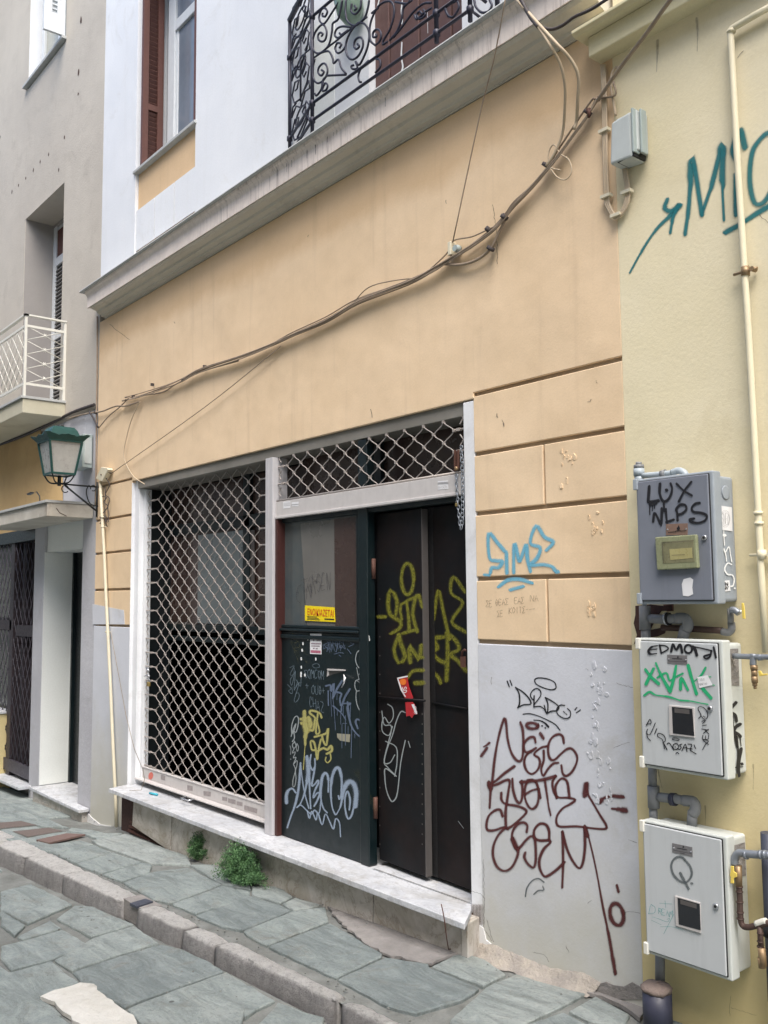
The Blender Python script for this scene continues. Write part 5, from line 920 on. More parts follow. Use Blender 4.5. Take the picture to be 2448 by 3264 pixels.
tagmb('graffiti', 'sprayteal', ywall, [([(848, 1600), (920, 1470), (1000, 1350), (1080, 1270), (1130, 1215)], [10, 14, 18, 24]), ([(1065, 1178), (1052, 1222), (1090, 1240), (1140, 1208)], 24), ([(1130, 1210), (1100, 1280), (1085, 1365)], [24, 20, 14]), ([(1172, 1372), (1195, 1200), (1215, 930), (1270, 1255)], [20, 26, 40, 24]), ([(1270, 1255), (1330, 1080), (1392, 850), (1390, 1060), (1400, 1290)], [18, 26, 42, 34, 14]), ([(1475, 795), (1452, 880), (1470, 930)], 34), ([(1468, 1030), (1470, 1255)], [22, 26, 26]), ([(1505, 780), (1520, 850)], 40),
 ([(1700, 800), (1660, 780), (1610, 820), (1565, 900), (1552, 1060), (1580, 1190), (1640, 1180), (1700, 1060), (1730, 900), (1700, 800)], 26), ([(1415, 1362), (1500, 1315), (1590, 1255), (1700, 1190)], 28)], pw, kR, 'teal green spray tag with an arrow pointing to it')
# yellow pipe
yp = thing('gas_pipe', 'thin cream painted pipe running down the yellow wall in bracket clips', 'pipe', (-1.83, -.03, 2.5))
cy_ = [PY(x, y, -.03) for x, y in [(2460, 18), (2400, 52), (2345, 84), (2332, 92), (2327, 102), (2330, 130), (2350, 500), (2369, 800), (2387, 1080), (2410, 1500), (2428, 1850), (2441, 2080)]]
MB().tube(cy_, .0135, 10).build('pipe', M['ycable'], yp)
for i, (x, y) in enumerate(((2376, 865), (2429, 1768))):
    p = PY(x, y, -.03); m_ = MB(); m_.lathe(p + Vector((0, 0, -.018)), (0, 0, 1), [(0, .017), (.036, .017)], 12); m_.tube([p + Vector((-.05, .0, 0)), p + Vector((.05, .0, 0))], .006, 6); m_.lathe(p + Vector((.032, -.012, 0)), (0, 1, 0), [(0, .01), (.03, .01)], 8); m_.build('pipe_clip', M['ycable'] if i else M['brass'], yp)
for x, y in ((2417, 1635), (2419, 1668), (2331, 100)): m_ = MB(); p = PY(x, y, -.03); m_.lathe(p + Vector((0, 0, -.006)), (0, 0, 1), [(0, .018), (.012, .018)], 12); m_.build('coupling', M['ycable'], yp)
# ================================================================== METER CABINETS
def cabinet(x0, x1, yd, z0, z1, bodym, doorm, label, mould=.0):
    t = thing('meter_cabinet', label, 'meter cabinet', ((x0 + x1) / 2, 0, z0), 'gas meter cabinets on the yellow wall')
    m_ = MB(); m_.box(x0 + .006, x1 - .012, -yd + .05, -.001, z0 + .008, z1 - .014); m_.build('body', M[bodym], t, bevel=.012, segs=3)
    m_ = MB(); m_.box(x0, x1, -yd + .004, -yd + .06, z0, z1); m_.build('rim', M[bodym], t, bevel=.006)
    m_ = MB(); m_.box(x0 + .006, x1 - .014, -yd - .0005, -yd + .01, z0 + .011, z1 - .009); m_.build('gasket', M['gasket'], t, bevel=.005)
    m_ = MB(); m_.box(x0 + .0095, x1 - .018, -yd - .005, -yd + .006, z0 + .015, z1 - .0125); d = m_.build('door', M[doorm], t, bevel=.004, segs=3)
    for zz in (z0 + .0, z1 - .045): m_ = MB(); m_.box(x0 - .004, x0 + .016, -yd - .012, -yd + .004, zz, zz + .045); m_.build('hinge', M[bodym if doorm == 'metalgrey' else 'whitemetal'], t, bevel=.003)
    return t, d
c1, dc1 = cabinet(-2.277, -1.925, .17, 1.513, 2.026, 'metergrey', 'metalgrey', 'topmost dark grey meter cabinet with black LUX NLPS lettering')
c2, dc2 = cabinet(-2.295, -1.918, .165, .858, 1.376, 'meterbody', 'meterwhite', 'middle pale meter cabinet tagged in black and green marker')
c3, dc3 = cabinet(-2.305, -1.935, .165, .132, .65, 'meterbody', 'meterwhite', 'lowest pale meter cabinet with a grey painted Q')
f1, f2, f3 = -.1755, -.1705, -.1705
kB1 = K(2010, 1450, 438); kB2 = K(2010, 1860, 438); kB3 = K(2010, 2200, 438); kB4 = K(2010, 2640, 438)
def lockm(kk, p, y, par, r=.011): c = PY(*kk(p), y); m_ = MB(); m_.lathe(c, (0, -1, 0), [(0, r), (.006, r), (.008, r * .8)], 14); o = m_.build('lock', M['steel'], par); m_ = MB(); m_.lathe(c + Vector((0, -.0082, 0)), (0, -1, 0), [(0, r * .5), (.001, r * .5)], 10); m_.build('keyhole', M['gasket'], o)
lockm(kB1, (895, 1000), f1, dc1); lockm(kB2, (962, 1508), f2, dc2); lockm(kB4, (1035, 940), f3, dc3)
def plate(kk, pts, y, mat, par, flame, prints):
    m_ = MB(); m_.prism([PY(*kk(p), y) for p in pts], (0, -.0012, 0)); o = m_.build('badge', M[mat], par); m_ = MB()
    for q_ in prints: stroke(m_, kk, q_[:2], q_[2], onY(y - .0014))
    fx, fy, s_ = flame; decal(m_, kk, [(fx, fy - 20 * s_), (fx + 10 * s_, fy - 4 * s_), (fx + 14 * s_, fy + 10 * s_), (fx + 4 * s_, fy + 20 * s_), (fx - 8 * s_, fy + 16 * s_), (fx - 12 * s_, fy + 2 * s_), (fx - 2 * s_, fy - 6 * s_)], onY(y - .0014), .0015)
    m_.build('print', M['markblack'], o, attr=True)
    for u in (.07, .93):
        c = PY(*kk(pts[0]), y - .0012).lerp(PY(*kk(pts[1]), y - .0012), u).lerp(PY(*kk(pts[3]), y - .0012).lerp(PY(*kk(pts[2]), y - .0012), u), .5); MB().lathe(c, (0, -1, 0), [(0, .0035), (.002, .003)], 8).build('screw', M['steel'], o)
plate(kB1, [(428, 835), (690, 825), (690, 965), (430, 970)], f1, 'badgebrown', dc1, (575, 878, 1.6), [((455, 935), (545, 928), 10), ((545, 920), (600, 915), 10), ((600, 920), (662, 915), 10)])
plate(kB2, [(443, 858), (683, 868), (686, 980), (446, 965)], f2, 'badge', dc2, (570, 886, .7), [((505, 905), (620, 912), 9), ((460, 937), (670, 946), 4)])
plate(kB4, [(503, 178), (745, 228), (750, 345), (505, 290)], f3, 'badge', dc3, (635, 222, .7), [((565, 240), (680, 262), 9), ((520, 265), (735, 308), 4), ((600, 300), (650, 308), 5)])
mb = MB(); mb.prism([PY(*kB1(p), f1) for p in [(325, 995), (820, 962), (845, 1368), (350, 1392)]], (0, -.02, 0)); ol = mb.build('viewing_window', M['olive'], dc1, bevel=.005, segs=3)
mb = MB(); mb.prism([PY(*kB1(p), f1 - .0195) for p in [(375, 1050), (760, 1022), (775, 1290), (392, 1312)]], (0, -.0015, 0)); mb.build('pane', M['olive2'], ol); mb = MB(); mb.prism([PY(*kB1(p), f1 - .021) for p in [(470, 1140), (740, 1120), (748, 1245), (482, 1270)]], (0, -.0008, 0)); mb.build('meter_dial', plain('cream meter dial', (168, 160, 112), .3, 0, .4, 0), ol)
mb = MB(); stroke(mb, kB1, [(500, 1212), (650, 1205)], 12, onY(f1 - .022)); stroke(mb, kB1, [(392, 1060), (760, 1035)], 10, onY(f1 - .0212)); stroke(mb, kB1, [(385, 1060), (395, 1305)], 10, onY(f1 - .0212)); mb.build('meter_marking', M['faintdark'], ol, attr=True)
def mwin(kk, outer, inner, y, par):
    m_ = MB(); m_.prism([PY(*kk(p), y) for p in outer], (0, -.006, 0)); o = m_.build('viewing_window', M['alu'], par, bevel=.002); m_ = MB(); m_.prism([PY(*kk(p), y - .0062) for p in inner], (0, -.0008, 0)); m_.build('pane', M['darkglass'], o)
    a, c = Vector(inner[0]), Vector(inner[1]); dn = (Vector(inner[3]) - a) * .14; m_ = MB(); q = [a.lerp(c, .12) + dn * .3, a.lerp(c, .85) + dn * .3, a.lerp(c, .85) + dn * 1.5, a.lerp(c, .12) + dn * 1.5]; m_.prism([PY(*kk(p), y - .0072) for p in q], (0, -.0004, 0)); m_.build('meter_label', M['leafedge'], o)
mwin(kB3, [(470, 175), (775, 205), (782, 575), (475, 540)], [(500, 200), (745, 225), (770, 552), (512, 520)], f2, dc2)
mwin(kB4, [(538, 808), (848, 895), (858, 1268), (555, 1175)], [(568, 838), (835, 915), (848, 1232), (582, 1160)], f3, dc3)
tagmb('graffiti', 'markblack', dc1, [([(225, 380), (218, 480), (212, 560)], 32), ([(215, 570), (270, 565), (335, 552)], 34), ([(230, 600), (232, 720)], 14), ([(265, 600), (262, 675)], 10), ([(290, 590), (288, 645)], 12), ([(240, 600), (300, 580)], 40), ([(355, 350), (350, 450), (372, 530), (400, 565)], 32), ([(400, 570), (450, 540), (490, 470), (500, 400), (482, 345)], 26), ([(435, 425)], 36), ([(400, 560), (405, 680)], 22), ([(555, 348), (640, 430), (738, 490)], 26), ([(732, 325), (650, 430), (582, 562)], 26), ([(272, 805), (288, 700), (330, 765), (366, 840), (375, 740), (375, 645)], 28), ([(366, 800), (368, 858)], 14),
 ([(425, 655), (430, 740), (440, 815)], 26), ([(435, 810), (520, 782)], 30), ([(568, 790), (562, 700), (552, 655), (600, 602), (660, 608), (672, 660), (620, 708), (565, 722)], 28), ([(832, 580), (780, 590), (738, 640), (760, 688), (850, 700), (918, 732), (900, 790), (820, 820), (745, 812), (712, 780), (765, 768)], 28)], onY(f1), kB1, 'black marker letters LUX NLPS')
sd_ = onX(-1.955 + .0); fx = -1.9355
stk = MB(); decal(stk, kB1, [(1057, 608), (1222, 632), (1230, 922), (1070, 900)], onX(fx)); s1 = stk.build('sticker', M['paper'], c1, 'large white sticker on the side'); mb = MB()
for rr_ in (58, 48): stroke(mb, kB1, ell(1142, 770, rr_, rr_ * 1.75), 4, onX(fx + .001))
write(mb, kB1, 'SNEO', (1098, 700), (22, 6), (0, 120), 4, onX(fx + .001), .1, .1); mb.build('emblem', M['faintdark'], s1, attr=True)
stk = MB(); decal(stk, kB1, [(1098, 1522), (1195, 1512), (1208, 1640), (1102, 1655)], onX(fx)); s2 = stk.build('sticker', M['paper'], c1, 'small white sticker low on the side'); mb = MB(); write(mb, kB1, 'SN', (1115, 1540), (26, 0), (0, 36), 9, onX(fx + .001)); write(mb, kB1, 'NV', (1125, 1590), (24, 0), (0, 36), 9, onX(fx + .001)); mb.build('print', M['markblack'], s2, attr=True)
stk = MB(); decal(stk, kB1, [(640, 1500), (720, 1480), (757, 1505), (745, 1600), (755, 1680), (700, 1708), (632, 1700), (618, 1560)], onY(f1), .0012); stk.build('torn_sticker', M['paper'], dc1)
tagmb('graffiti', 'markwhite2', c1, [([(1128, 1135), (1150, 1210), (1158, 1280)], 14), ([(1150, 1170), (1188, 1108), (1205, 1200), (1222, 1290)], 13), ([(1220, 1322), (1170, 1308), (1136, 1380), (1170, 1440), (1230, 1452), (1252, 1510), (1235, 1580), (1210, 1585)], 16), ([(1257, 1610)], 18), ([(1125, 915), (1128, 1000), (1135, 1090)], 10), ([(1135, 970)], 40)], onX(fx), kB1, 'white marker letters on the side')
mb = MB(); c = PX(*kB1((1147, 455)), fx); mb.lathe(c, (1, 0, 0), [(0, .028), (.0015, .028), (.0025, .024)], 18); mb.build('knockout', M['metergrey'], c1)
tagmb('graffiti', 'markblack', dc2, [([(322, 750), (255, 765), (215, 815), (240, 850), (312, 845)], [16, 24, 28, 26, 16]), ([(230, 802), (318, 790)], 14), ([(350, 745), (370, 840)], 22), ([(345, 745), (420, 752), (455, 790), (370, 840)], 16), ([(490, 820), (512, 732), (550, 800), (598, 735), (622, 832)], 28), (ell(697, 790, 45, 50), 24), ([(755, 762), (780, 800), (800, 865)], 32), ([(755, 762), (850, 780), (968, 808)], 16), ([(975, 812), (958, 880), (912, 908), (885, 880), (950, 858)], 22), ([(1002, 770), (1030, 892)], 24)], onY(f2), kB2, 'black marker lettering across the top')
tagmb('graffiti', 'markgreen', dc2, [([(180, 1040), (250, 1130), (340, 1210)], 34), ([(275, 1030), (230, 1120), (185, 1215)], 34), ([(305, 960), (375, 1120), (478, 1300)], [22, 36, 40]), ([(478, 1300), (520, 1150), (548, 1000)], 34), ([(325, 1135), (430, 1080), (470, 1170), (540, 1130), (630, 1085)], 22), ([(603, 1275), (612, 1140), (690, 1280)], 34), ([(695, 990), (740, 1150), (795, 1330)], 38), ([(765, 1182), (850, 1110), (905, 1015)], [10, 24, 24]), ([(872, 1270), (970, 1382)], 36), ([(945, 1127), (968, 1127)], 12), ([(980, 1222), (1010, 1228)], 12), ([(165, 1350), (230, 1308), (300, 1345), (430, 1362), (520, 1385), (600, 1410), (720, 1418), (840, 1442), (935, 1458)], [24, 26, 16, 22, 16, 22, 14, 12])], onY(f2), kB2, 'green marker tag with wavy underline')
stk = MB(); decal(stk, kB2, [(805, 1130), (930, 1105), (990, 1225), (830, 1262)], onY(f2), .0032); s3 = stk.build('torn_sticker', M['paper'], dc2); mb = MB(); write(mb, kB2, 'VIOUS', (812, 1150), (13, -1), (0, 24), 5, onY(f2 - .003)); write(mb, kB2, 'VONZINI', (822, 1205), (12, -1), (0, 24), 5, onY(f2 - .003)); mb.build('print', M['faintdark'], s3, attr=True)
tagmb('graffiti', 'markblack', dc2, [([(822, 340), (850, 300), (815, 230), (830, 200), (880, 210), (925, 265), (928, 325), (890, 352), (860, 320), (845, 295)], 9), ([(880, 312), (884, 318)], 9), ([(895, 322), (898, 328)], 9), ([(860, 375), (905, 365), (870, 400)], 9), ([(865, 430), (915, 420)], 9), ([(860, 468), (940, 482)], 9), ([(940, 470), (880, 520)], 9), ([(900, 480), (945, 530)], 9), ([(872, 545), (870, 590), (935, 590), (940, 545)], 9), ([(905, 550), (905, 585)], 8), ([(940, 655), (870, 600), (940, 612), (905, 650)], 9), ([(905, 650), (868, 718)], 8),
 ([(190, 425), (232, 352), (245, 400), (190, 410)], 10), ([(298, 395), (262, 480), (225, 540), (192, 510), (205, 470)], 9), ([(192, 510), (205, 570), (240, 610)], 9), ([(315, 465), (290, 525)], 10), ([(410, 708), (385, 600), (330, 560), (335, 520), (400, 545), (420, 605), (385, 640), (400, 640), (440, 720)], 10), ([(440, 650), (470, 640), (520, 720)], 11), (ell(545, 680, 34, 36), 11), ([(535, 680), (548, 688)], 8), ([(620, 650), (590, 660), (612, 690), (590, 715), (565, 700)], 10), ([(620, 730), (660, 650), (680, 740)], 11), ([(632, 700), (680, 690)], 9), ([(690, 650), (740, 660), (720, 720), (790, 768)], 10), ([(680, 700), (745, 710)], 9), (ell(545, 592, 42, 14, 8), 9), ([(545, 768), (565, 750), (582, 768)], 9), ([(765, 660), (785, 705)], 10)], onY(f2), kB3, 'small black marker signatures around the window')
tagmb('graffiti', 'markblack', c2, [([(1138, 40), (1140, 100), (1160, 190)], 22), ([(1205, 75), (1180, 130), (1170, 200), (1178, 370)], 34), ([(1272, 150), (1215, 215), (1190, 260)], 36), ([(1190, 265), (1262, 300), (1280, 372)], 34), ([(1225, 320), (1232, 420), (1240, 520), (1228, 640)], 32), ([(1325, 410), (1275, 440), (1250, 480)], 36), ([(1250, 500), (1300, 530), (1325, 560)], 36), ([(1265, 540), (1290, 680)], 30), ([(1230, 600), (1248, 940), (1265, 1030)], 14), ([(1145, 340), (1165, 600), (1185, 860)], 8), ([(1335, 710), (1315, 800), (1300, 920), (1310, 1030)], 40), ([(1240, 935), (1355, 925)], 10), ([(1345, 890)], 34), ([(1285, 560), (1300, 720), (1295, 900)], 16), ([(1325, 570), (1335, 670)], 10)], onX(-1.9282), kB3, 'dripping black letters down the side')
mb = MB(); decal(mb, kB2, [(1135, 790), (1300, 785), (1315, 1235), (1140, 1225)], onX(-1.929), .0012); mb.build('cement_smear', M['greycement'], c2)
mb = MB(); decal(mb, kB4, [(1215, 215), (1380, 170), (1395, 570), (1240, 600)], onX(-1.946), .0012); mb.build('cement_smear', M['greycement'], c3)
tagmb('graffiti', 'markgrey', dc3, [([(655, 385), (620, 350), (560, 350), (510, 390), (490, 460), (512, 550), (570, 620), (640, 655), (700, 630), (738, 555), (722, 470), (680, 410), (655, 385)], 28), ([(600, 545), (650, 640), (697, 728)], 36), ([(738, 666)], 34)], onY(f3), kB4, 'grey painted letter Q')
mb = MB(); write(mb, kB4, 'D', (245, 925), (75, 10), (-25, 110), 9, onY(f3), .3, .1); write(mb, kB4, 'REAM', (340, 965), (36, 8), (0, 70), 8, onY(f3), .2, .15)
for L in ([(350, 905), (500, 915)], [(415, 875), (425, 960)], [(260, 1070), (330, 1090), (440, 1130), (470, 1090), (440, 1100)], [(520, 1040), (400, 1275)], [(360, 1190), (500, 1190), (630, 1228)], [(250, 1110), (370, 1165)]): stroke(mb, kB4, L, 7, onY(f3))
mb.build('graffiti', M['markteal'], dc3, 'thin teal marker writing', attr=True)
# ---------- grey plastic gas riser between the cabinets
rs = thing('gas_riser', 'grey plastic riser pipe with tees and clamps linking the meter cabinets', 'pipe', (-2.27, -.06, .0))
yq = -.06; TT = lambda kk, p, y=yq: PY(*kk(p), y)
def pipe(kk, pts, rpx, mat, name, y=yq, par=rs, n=14, sm=True):
    P = [TT(kk, p, y) for p in pts]; a = kk(pts[0]); r = (PY(a[0] + rpx * kk.sc, a[1], y) - PY(a[0] - rpx * kk.sc, a[1], y)).length / 2 * .82
    Q = catmull(P, .25) if sm and len(P) > 2 else P; return MB().tube(Q, r, n).build(name, M[mat], par)
pipe(kB1, [(105, 250), (105, 345)], 60, 'pvclight', 'riser'); pipe(kB1, [(100, 165), (102, 255)], 68, 'pvclight', 'tee'); pipe(kB1, [(100, 120), (101, 162)], 64, 'pvc', 'cap'); pipe(kB1, [(98, 88), (99, 124)], 38, 'pvc', 'plug'); pipe(kB1, [(140, 250), (350, 235), (520, 215)], 36, 'pvclight', 'branch'); pipe(kB1, [(500, 215), (580, 190), (650, 220), (670, 290)], 44, 'pvclight', 'elbow'); pipe(kB1, [(375, 240), (425, 225)], 56, 'pvc', 'clamp')
pipe(kB2, [(165, 160), (168, 300)], 30, 'pvclight', 'riser'); pipe(kB2, [(172, 270), (175, 560)], 72, 'pvc', 'tee'); pipe(kB2, [(182, 550), (185, 700)], 60, 'dkpipe' if False else 'pvc', 'riser'); pipe(kB2, [(235, 425), (420, 430), (600, 420)], 58, 'pvc', 'branch'); pipe(kB2, [(560, 420), (660, 425), (690, 500), (665, 560)], 72, 'pvc', 'elbow'); pipe(kB2, [(665, 520), (625, 680)], 72, 'pvc', 'outlet'); pipe(kB2, [(425, 428), (470, 426)], 82, 'gasket', 'clamp'); pipe(kB2, [(433, 428), (452, 427)], 88, 'steel', 'clamp_band')
pipe(kB3, [(262, 900), (268, 1180)], 54, 'pvc', 'riser'); pipe(kB3, [(275, 1155), (282, 1420)], 74, 'pvc', 'tee'); pipe(kB3, [(272, 1400), (278, 1600)], 52, 'pvc', 'riser'); pipe(kB3, [(340, 1290), (520, 1310), (680, 1335)], 58, 'pvc', 'branch'); pipe(kB3, [(640, 1330), (760, 1350), (780, 1440), (750, 1500)], 70, 'pvc', 'elbow'); pipe(kB3, [(752, 1460), (735, 1659)], 66, 'pvc', 'outlet'); pipe(kB3, [(490, 1315), (545, 1320)], 80, 'navy', 'clamp')
kW = K(2000, 2980, 448)
pipe(kW, [(385, 180), (385, 600)], 58, 'pvc', 'riser', y=-.05)
st_ = thing('pipe_stub', 'short dark blue pipe stub capped with rough cement at the wall foot', 'pipe stub', (-2.37, -.1, -.16))
cA = PY(*kW((345, 660)), -.11); cB = PY(*kW((360, 1030)), -.11); rS = .058
MB().lathe(cB + Vector((0, 0, -.03)), (0, 0, 1), [(0, rS), (cA.z - cB.z + .03, rS)], 20).build('pipe', M['navy'], st_)
mb = MB(); pr = [(0, rS * 1.02), (.012, rS * 1.08), (.022, rS * .95), (.028, rS * .5), (.03, .004)]; mb.lathe(cA, (0, 0, 1), pr, 18); mb.v = [(x + random.uniform(-.004, .004), y + random.uniform(-.004, .004), z + random.uniform(-.003, .003)) for x, y, z in mb.v]; mb.build('cement_cap', stucco('brown cement cap', (132, 116, 108), (108, 96, 90), 1.2, 6, (84, 74, 70), .7), st_)
# rubble hole round the middle tee
mb = MB(); hp = rough_poly([PY(*kB2(p), -.001) for p in [(60, 270), (240, 250), (400, 270), (500, 260), (510, 330), (380, 330), (330, 400), (240, 560), (440, 520), (420, 600), (330, 640), (230, 650), (100, 680), (40, 740), (80, 620), (40, 480), (60, 380)]], .006, .03); hp = [Vector((p.x, -.003, p.z)) for p in hp]; mb.add(hp, [tuple(range(len(hp)))]); mb.build('broken_plaster', M['cavity'], ywall)
mb = MB(); hp = [PY(*kB2(p), -.002) for p in [(390, 255), (520, 250), (520, 330), (440, 340)]]; mb.add(hp, [(0, 1, 2, 3)]); mb.build('exposed_brick', plain('exposed red brick', (134, 96, 84), .9, 0, .5, .4), ywall)
# rusty return pipe and elbow
rp = thing('rusty_pipe', 'rusty horizontal pipe ending in grey elbow below the top cabinet', 'pipe', (-2.0, -.04, 1.44))
pipe(kB2, [(380, 530), (700, 545), (1110, 570)], 40, 'rustpipe', 'pipe', y=-.03, par=rp); pipe(kB2, [(1105, 580), (1180, 590), (1220, 550), (1215, 470)], 50, 'pvc', 'elbow', y=-.03, par=rp); pipe(kB2, [(1210, 480), (1205, 300)], 44, 'pvc', 'elbow', y=-.04, par=rp); pipe(kB2, [(1210, 320), (1260, 320), (1310, 360)], 44, 'galv', 'elbow', y=-.06, par=rp); pipe(kB2, [(1300, 340), (1350, 340)], 22, 'whitemetal', 'stem', y=-.06, par=rp)
mb = MB(); mb.prism([PY(*kB2(p), -.08) for p in [(1345, 235), (1372, 235), (1385, 330), (1392, 425), (1358, 425), (1350, 330)]], (0, -.006, 0)); mb.build('valve_handle', M['gold'], rp, bevel=.002)
# upper tap
ut = thing('gas_tap', 'galvanised pipe with brass tap beside the middle cabinet', 'gas tap', (-1.75, -.09, 1.2))
yt = -.09
pipe(kB2, [(1240, 875), (1500, 885), (1750, 890)], 38, 'galv', 'pipe', y=yt, par=ut); pipe(kB2, [(1485, 850), (1480, 940), (1478, 985)], 46, 'galv', 'tee', y=yt, par=ut); pipe(kB2, [(1560, 860), (1570, 930)], 40, 'galv', 'tee', y=yt, par=ut)
for a, c, r_ in ((985, 1040, 50), (1040, 1120, 42), (1120, 1200, 44), (1195, 1235, 34), (1235, 1272, 22)): pipe(kB2, [(1488 + (a - 985) * .05, a), (1489 + (c - 985) * .05, c)], r_, 'brass', 'valve_body', y=yt, par=ut)
mb = MB(); mb.prism([PY(*kB2(p), yt - .02) for p in [(1545, 1055), (1575, 1050), (1600, 1090), (1659, 1085), (1659, 1105), (1590, 1115), (1560, 1120)]], (0, -.005, 0)); mb.build('valve_handle', M['gold'], ut, bevel=.002)
# lower tap assembly
lt = thing('gas_tap', 'ribbed rusty pipe with yellow lever valve beside the lowest cabinet', 'gas tap', (-1.85, -.13, .5)); yl = -.13
pipe(kB4, [(1255, 440), (1260, 360), (1310, 300), (1420, 310), (1560, 320), (1700, 325)], 52, 'galv', 'pipe', y=yl, par=lt)
for x in (1380, 1560, 1610): pipe(kB4, [(x, 318), (x + 30, 320)], 62, 'galv', 'collar', y=yl, par=lt)
pipe(kB4, [(1300, 450), (1308, 700)], 46, 'brass', 'valve_body', y=yl, par=lt)
pipe(kB4, [(1310, 690), (1318, 850), (1325, 1060), (1350, 1170), (1420, 1195), (1520, 1175), (1700, 1140)], 40, 'rustpipe', 'pipe', y=yl, par=lt)
for yy in (700, 760, 885, 1010, 1085): pipe(kB4, [(1311 + (yy - 690) * .035, yy), (1312 + (yy - 690) * .035, yy + 14)], 48, 'rustpipe', 'collar', y=yl, par=lt)
pipe(kB4, [(1515, 1160), (1600, 1130), (1640, 1125)], 46, 'whitemetal', 'tee', y=yl, par=lt); pipe(kB4, [(1560, 1180), (1575, 1450)], 38, 'rustpipe', 'pipe', y=yl, par=lt); pipe(kB4, [(1580, 1440), (1600, 1659)], 50, 'brass', 'valve_body', y=yl, par=lt); pipe(kW, [(1575, 270), (1590, 390)], 46, 'brass', 'valve_body', y=yl, par=lt)
for yy in (1260, 1360, 1420): pipe(kB4, [(1566, yy), (1567, yy + 14)], 46, 'rustpipe', 'collar', y=yl, par=lt)
mb = MB(); mb.prism([PY(*kB4(p), yl - .022) for p in [(1212, 455), (1250, 455), (1255, 520), (1292, 545), (1290, 585), (1250, 605), (1255, 665), (1212, 662), (1216, 590), (1205, 560), (1214, 520)]], (0, -.006, 0)); mb.build('valve_handle', M['gold'], lt, bevel=.002)
# dark downpipe at the frame edge
dp = thing('downpipe', 'dark grey downpipe at the right edge with rusty base', 'downpipe', (-1.72, -.06, .3)); x_ = PY(2442, 2900, -.06).x + .012
MB().lathe((x_ + .012, -.06, .62 - .55), (0, 0, 1), [(0, .03), (.60, .03)], 14).build('pipe', M['dkpipe'], dp); MB().lathe((x_ + .012, -.06, -.2), (0, 0, 1), [(0, .026), (.27, .026)], 14).build('pipe_base', M['rust'], dp); MB().lathe((x_ + .012, -.06, .30), (0, 0, 1), [(0, .036), (.03, .036)], 14).build('clamp', M['gasket'], dp)
# ================================================================== JUNCTION BOXES
t = thing('junction_box', 'grey plastic cable box high up at the joint of the yellow and peach walls', 'junction box', (-2.35, -.05, 3.2))
def pxbox(name, kk, front, yf_, par, mat, bev=.006): return MB().prism([PY(*kk(p), yf_) for p in front], (0, -yf_ - .001, 0)).build(name, M[mat], par, bevel=bev, segs=3)
pxbox('cover', kR, [(735, 720), (850, 650), (862, 920), (728, 970)], -.10, t, 'cab', .012)
xs0, xs1, zz0, zz1 = PY(*kR((740, 700)), -.1).x, PY(*kR((860, 650)), -.1).x, PY(*kR((735, 965)), -.1).z, PY(*kR((760, 690)), -.1).z
mb = MB(); mb.box(xs0 + .01, xs1 + .012, -.085, -.001, zz0 + .02, zz1 - .0); mb.build('body', M['cab'], t, bevel=.008, segs=3); mb = MB(); mb.box(xs0 + .02, xs1, -.095, -.01, zz0 - .004, zz0 + .02); mb.build('open_bottom', M['gasket'], t)
mb = MB(); mb.box(xs1 - .004, xs1 + .006, -.104, -.06, zz0 + .01, zz1 + .005); mb.box(xs1 + .014, xs1 + .024, -.07, -.03, zz0 + .01, zz1 + .005); mb.build('rib', M['jbox'], t, bevel=.003)
k7 = K(80, 1300, 280 * 1659 / 1630)
t = thing('junction_box', 'grey green plastic box on the rough grey wall behind the lantern', 'junction box', (-8.6, -.03, 2.9))
a, c = PY(*k7((1010, 700)), -.0), PY(*k7((1250, 1120)), -.0); mb = MB(); mb.box(a.x + .06, c.x + .0, -.10, -.001, c.z + .0, a.z + .06); mb.build('cover', M['jbox'], t, bevel=.006); mb = MB(); mb.box(c.x - .01, c.x + .006, -.08, -.01, c.z + .04, a.z + .02); mb.build('side_rib', M['cab'], t, bevel=.003)
# ================================================================== LANTERN
lx = -8.33; lampz = lambda y: PX(*k7((650, y)), lx).z; lamp = thing('wall_lantern', 'dark green wall lantern with scalloped crown on a black iron bracket', 'street lamp', (lx, -.375, 2.6))
c0 = PX(*k7((650, 700)), lx); ly = c0.y - .0; Lc = lambda dx, dy, z: Vector((lx + dx, ly + dy, z))
zT, zB = lampz(650), lampz(1240); hT, hB_ = .155, .108
ang0 = 0.
def corner(i, h, z, s=1.): a = ang0 + math.pi / 4 + i * math.pi / 2; return Vector((lx + h * 1.35 * math.cos(a), ly + h * 1.35 * math.sin(a), z))
mb = MB()
for i in range(4): mb.tube([corner(i, hT, zT), corner(i, hB_, zB)], .0125, 4, smooth=False)
for i in range(4): mb.tube([corner(i, hT, zT), corner(i + 1, hT, zT)], .012, 4, smooth=False); mb.tube([corner(i, hB_, zB), corner(i + 1, hB_, zB)], .013, 4, smooth=False)
mb.build('frame', M['lampgreen'], lamp)
mb = MB()
for i in range(4): mb.add([corner(i, hT * .96, zT), corner(i + 1, hT * .96, zT), corner(i + 1, hB_ * .96, zB), corner(i, hB_ * .96, zB)], [(0, 1, 2, 3)])
mb.add([corner(i, hB_ * .95, zB) for i in range(4)], [(0, 1, 2, 3)]); mb.build('glass', M['lampglass'], lamp)
mb = MB(); z1, z2, z3 = zT + .012, lampz(440), lampz(375)
for h0, a0, h1, a1 in ((hT * 1.02, z1, hT * .78, z2), (hT * .78, z2, hT * .62, z3)):
    for i in range(4): mb.add([corner(i, h0, a0), corner(i + 1, h0, a0), corner(i + 1, h1, a1), corner(i, h1, a1)], [(0, 1, 2, 3)])
mb.add([corner(i, hT * .62, z3) for i in range(4)], [(0, 1, 2, 3)]); mb.build('roof', M['lampgreen'], lamp)
mb = MB()
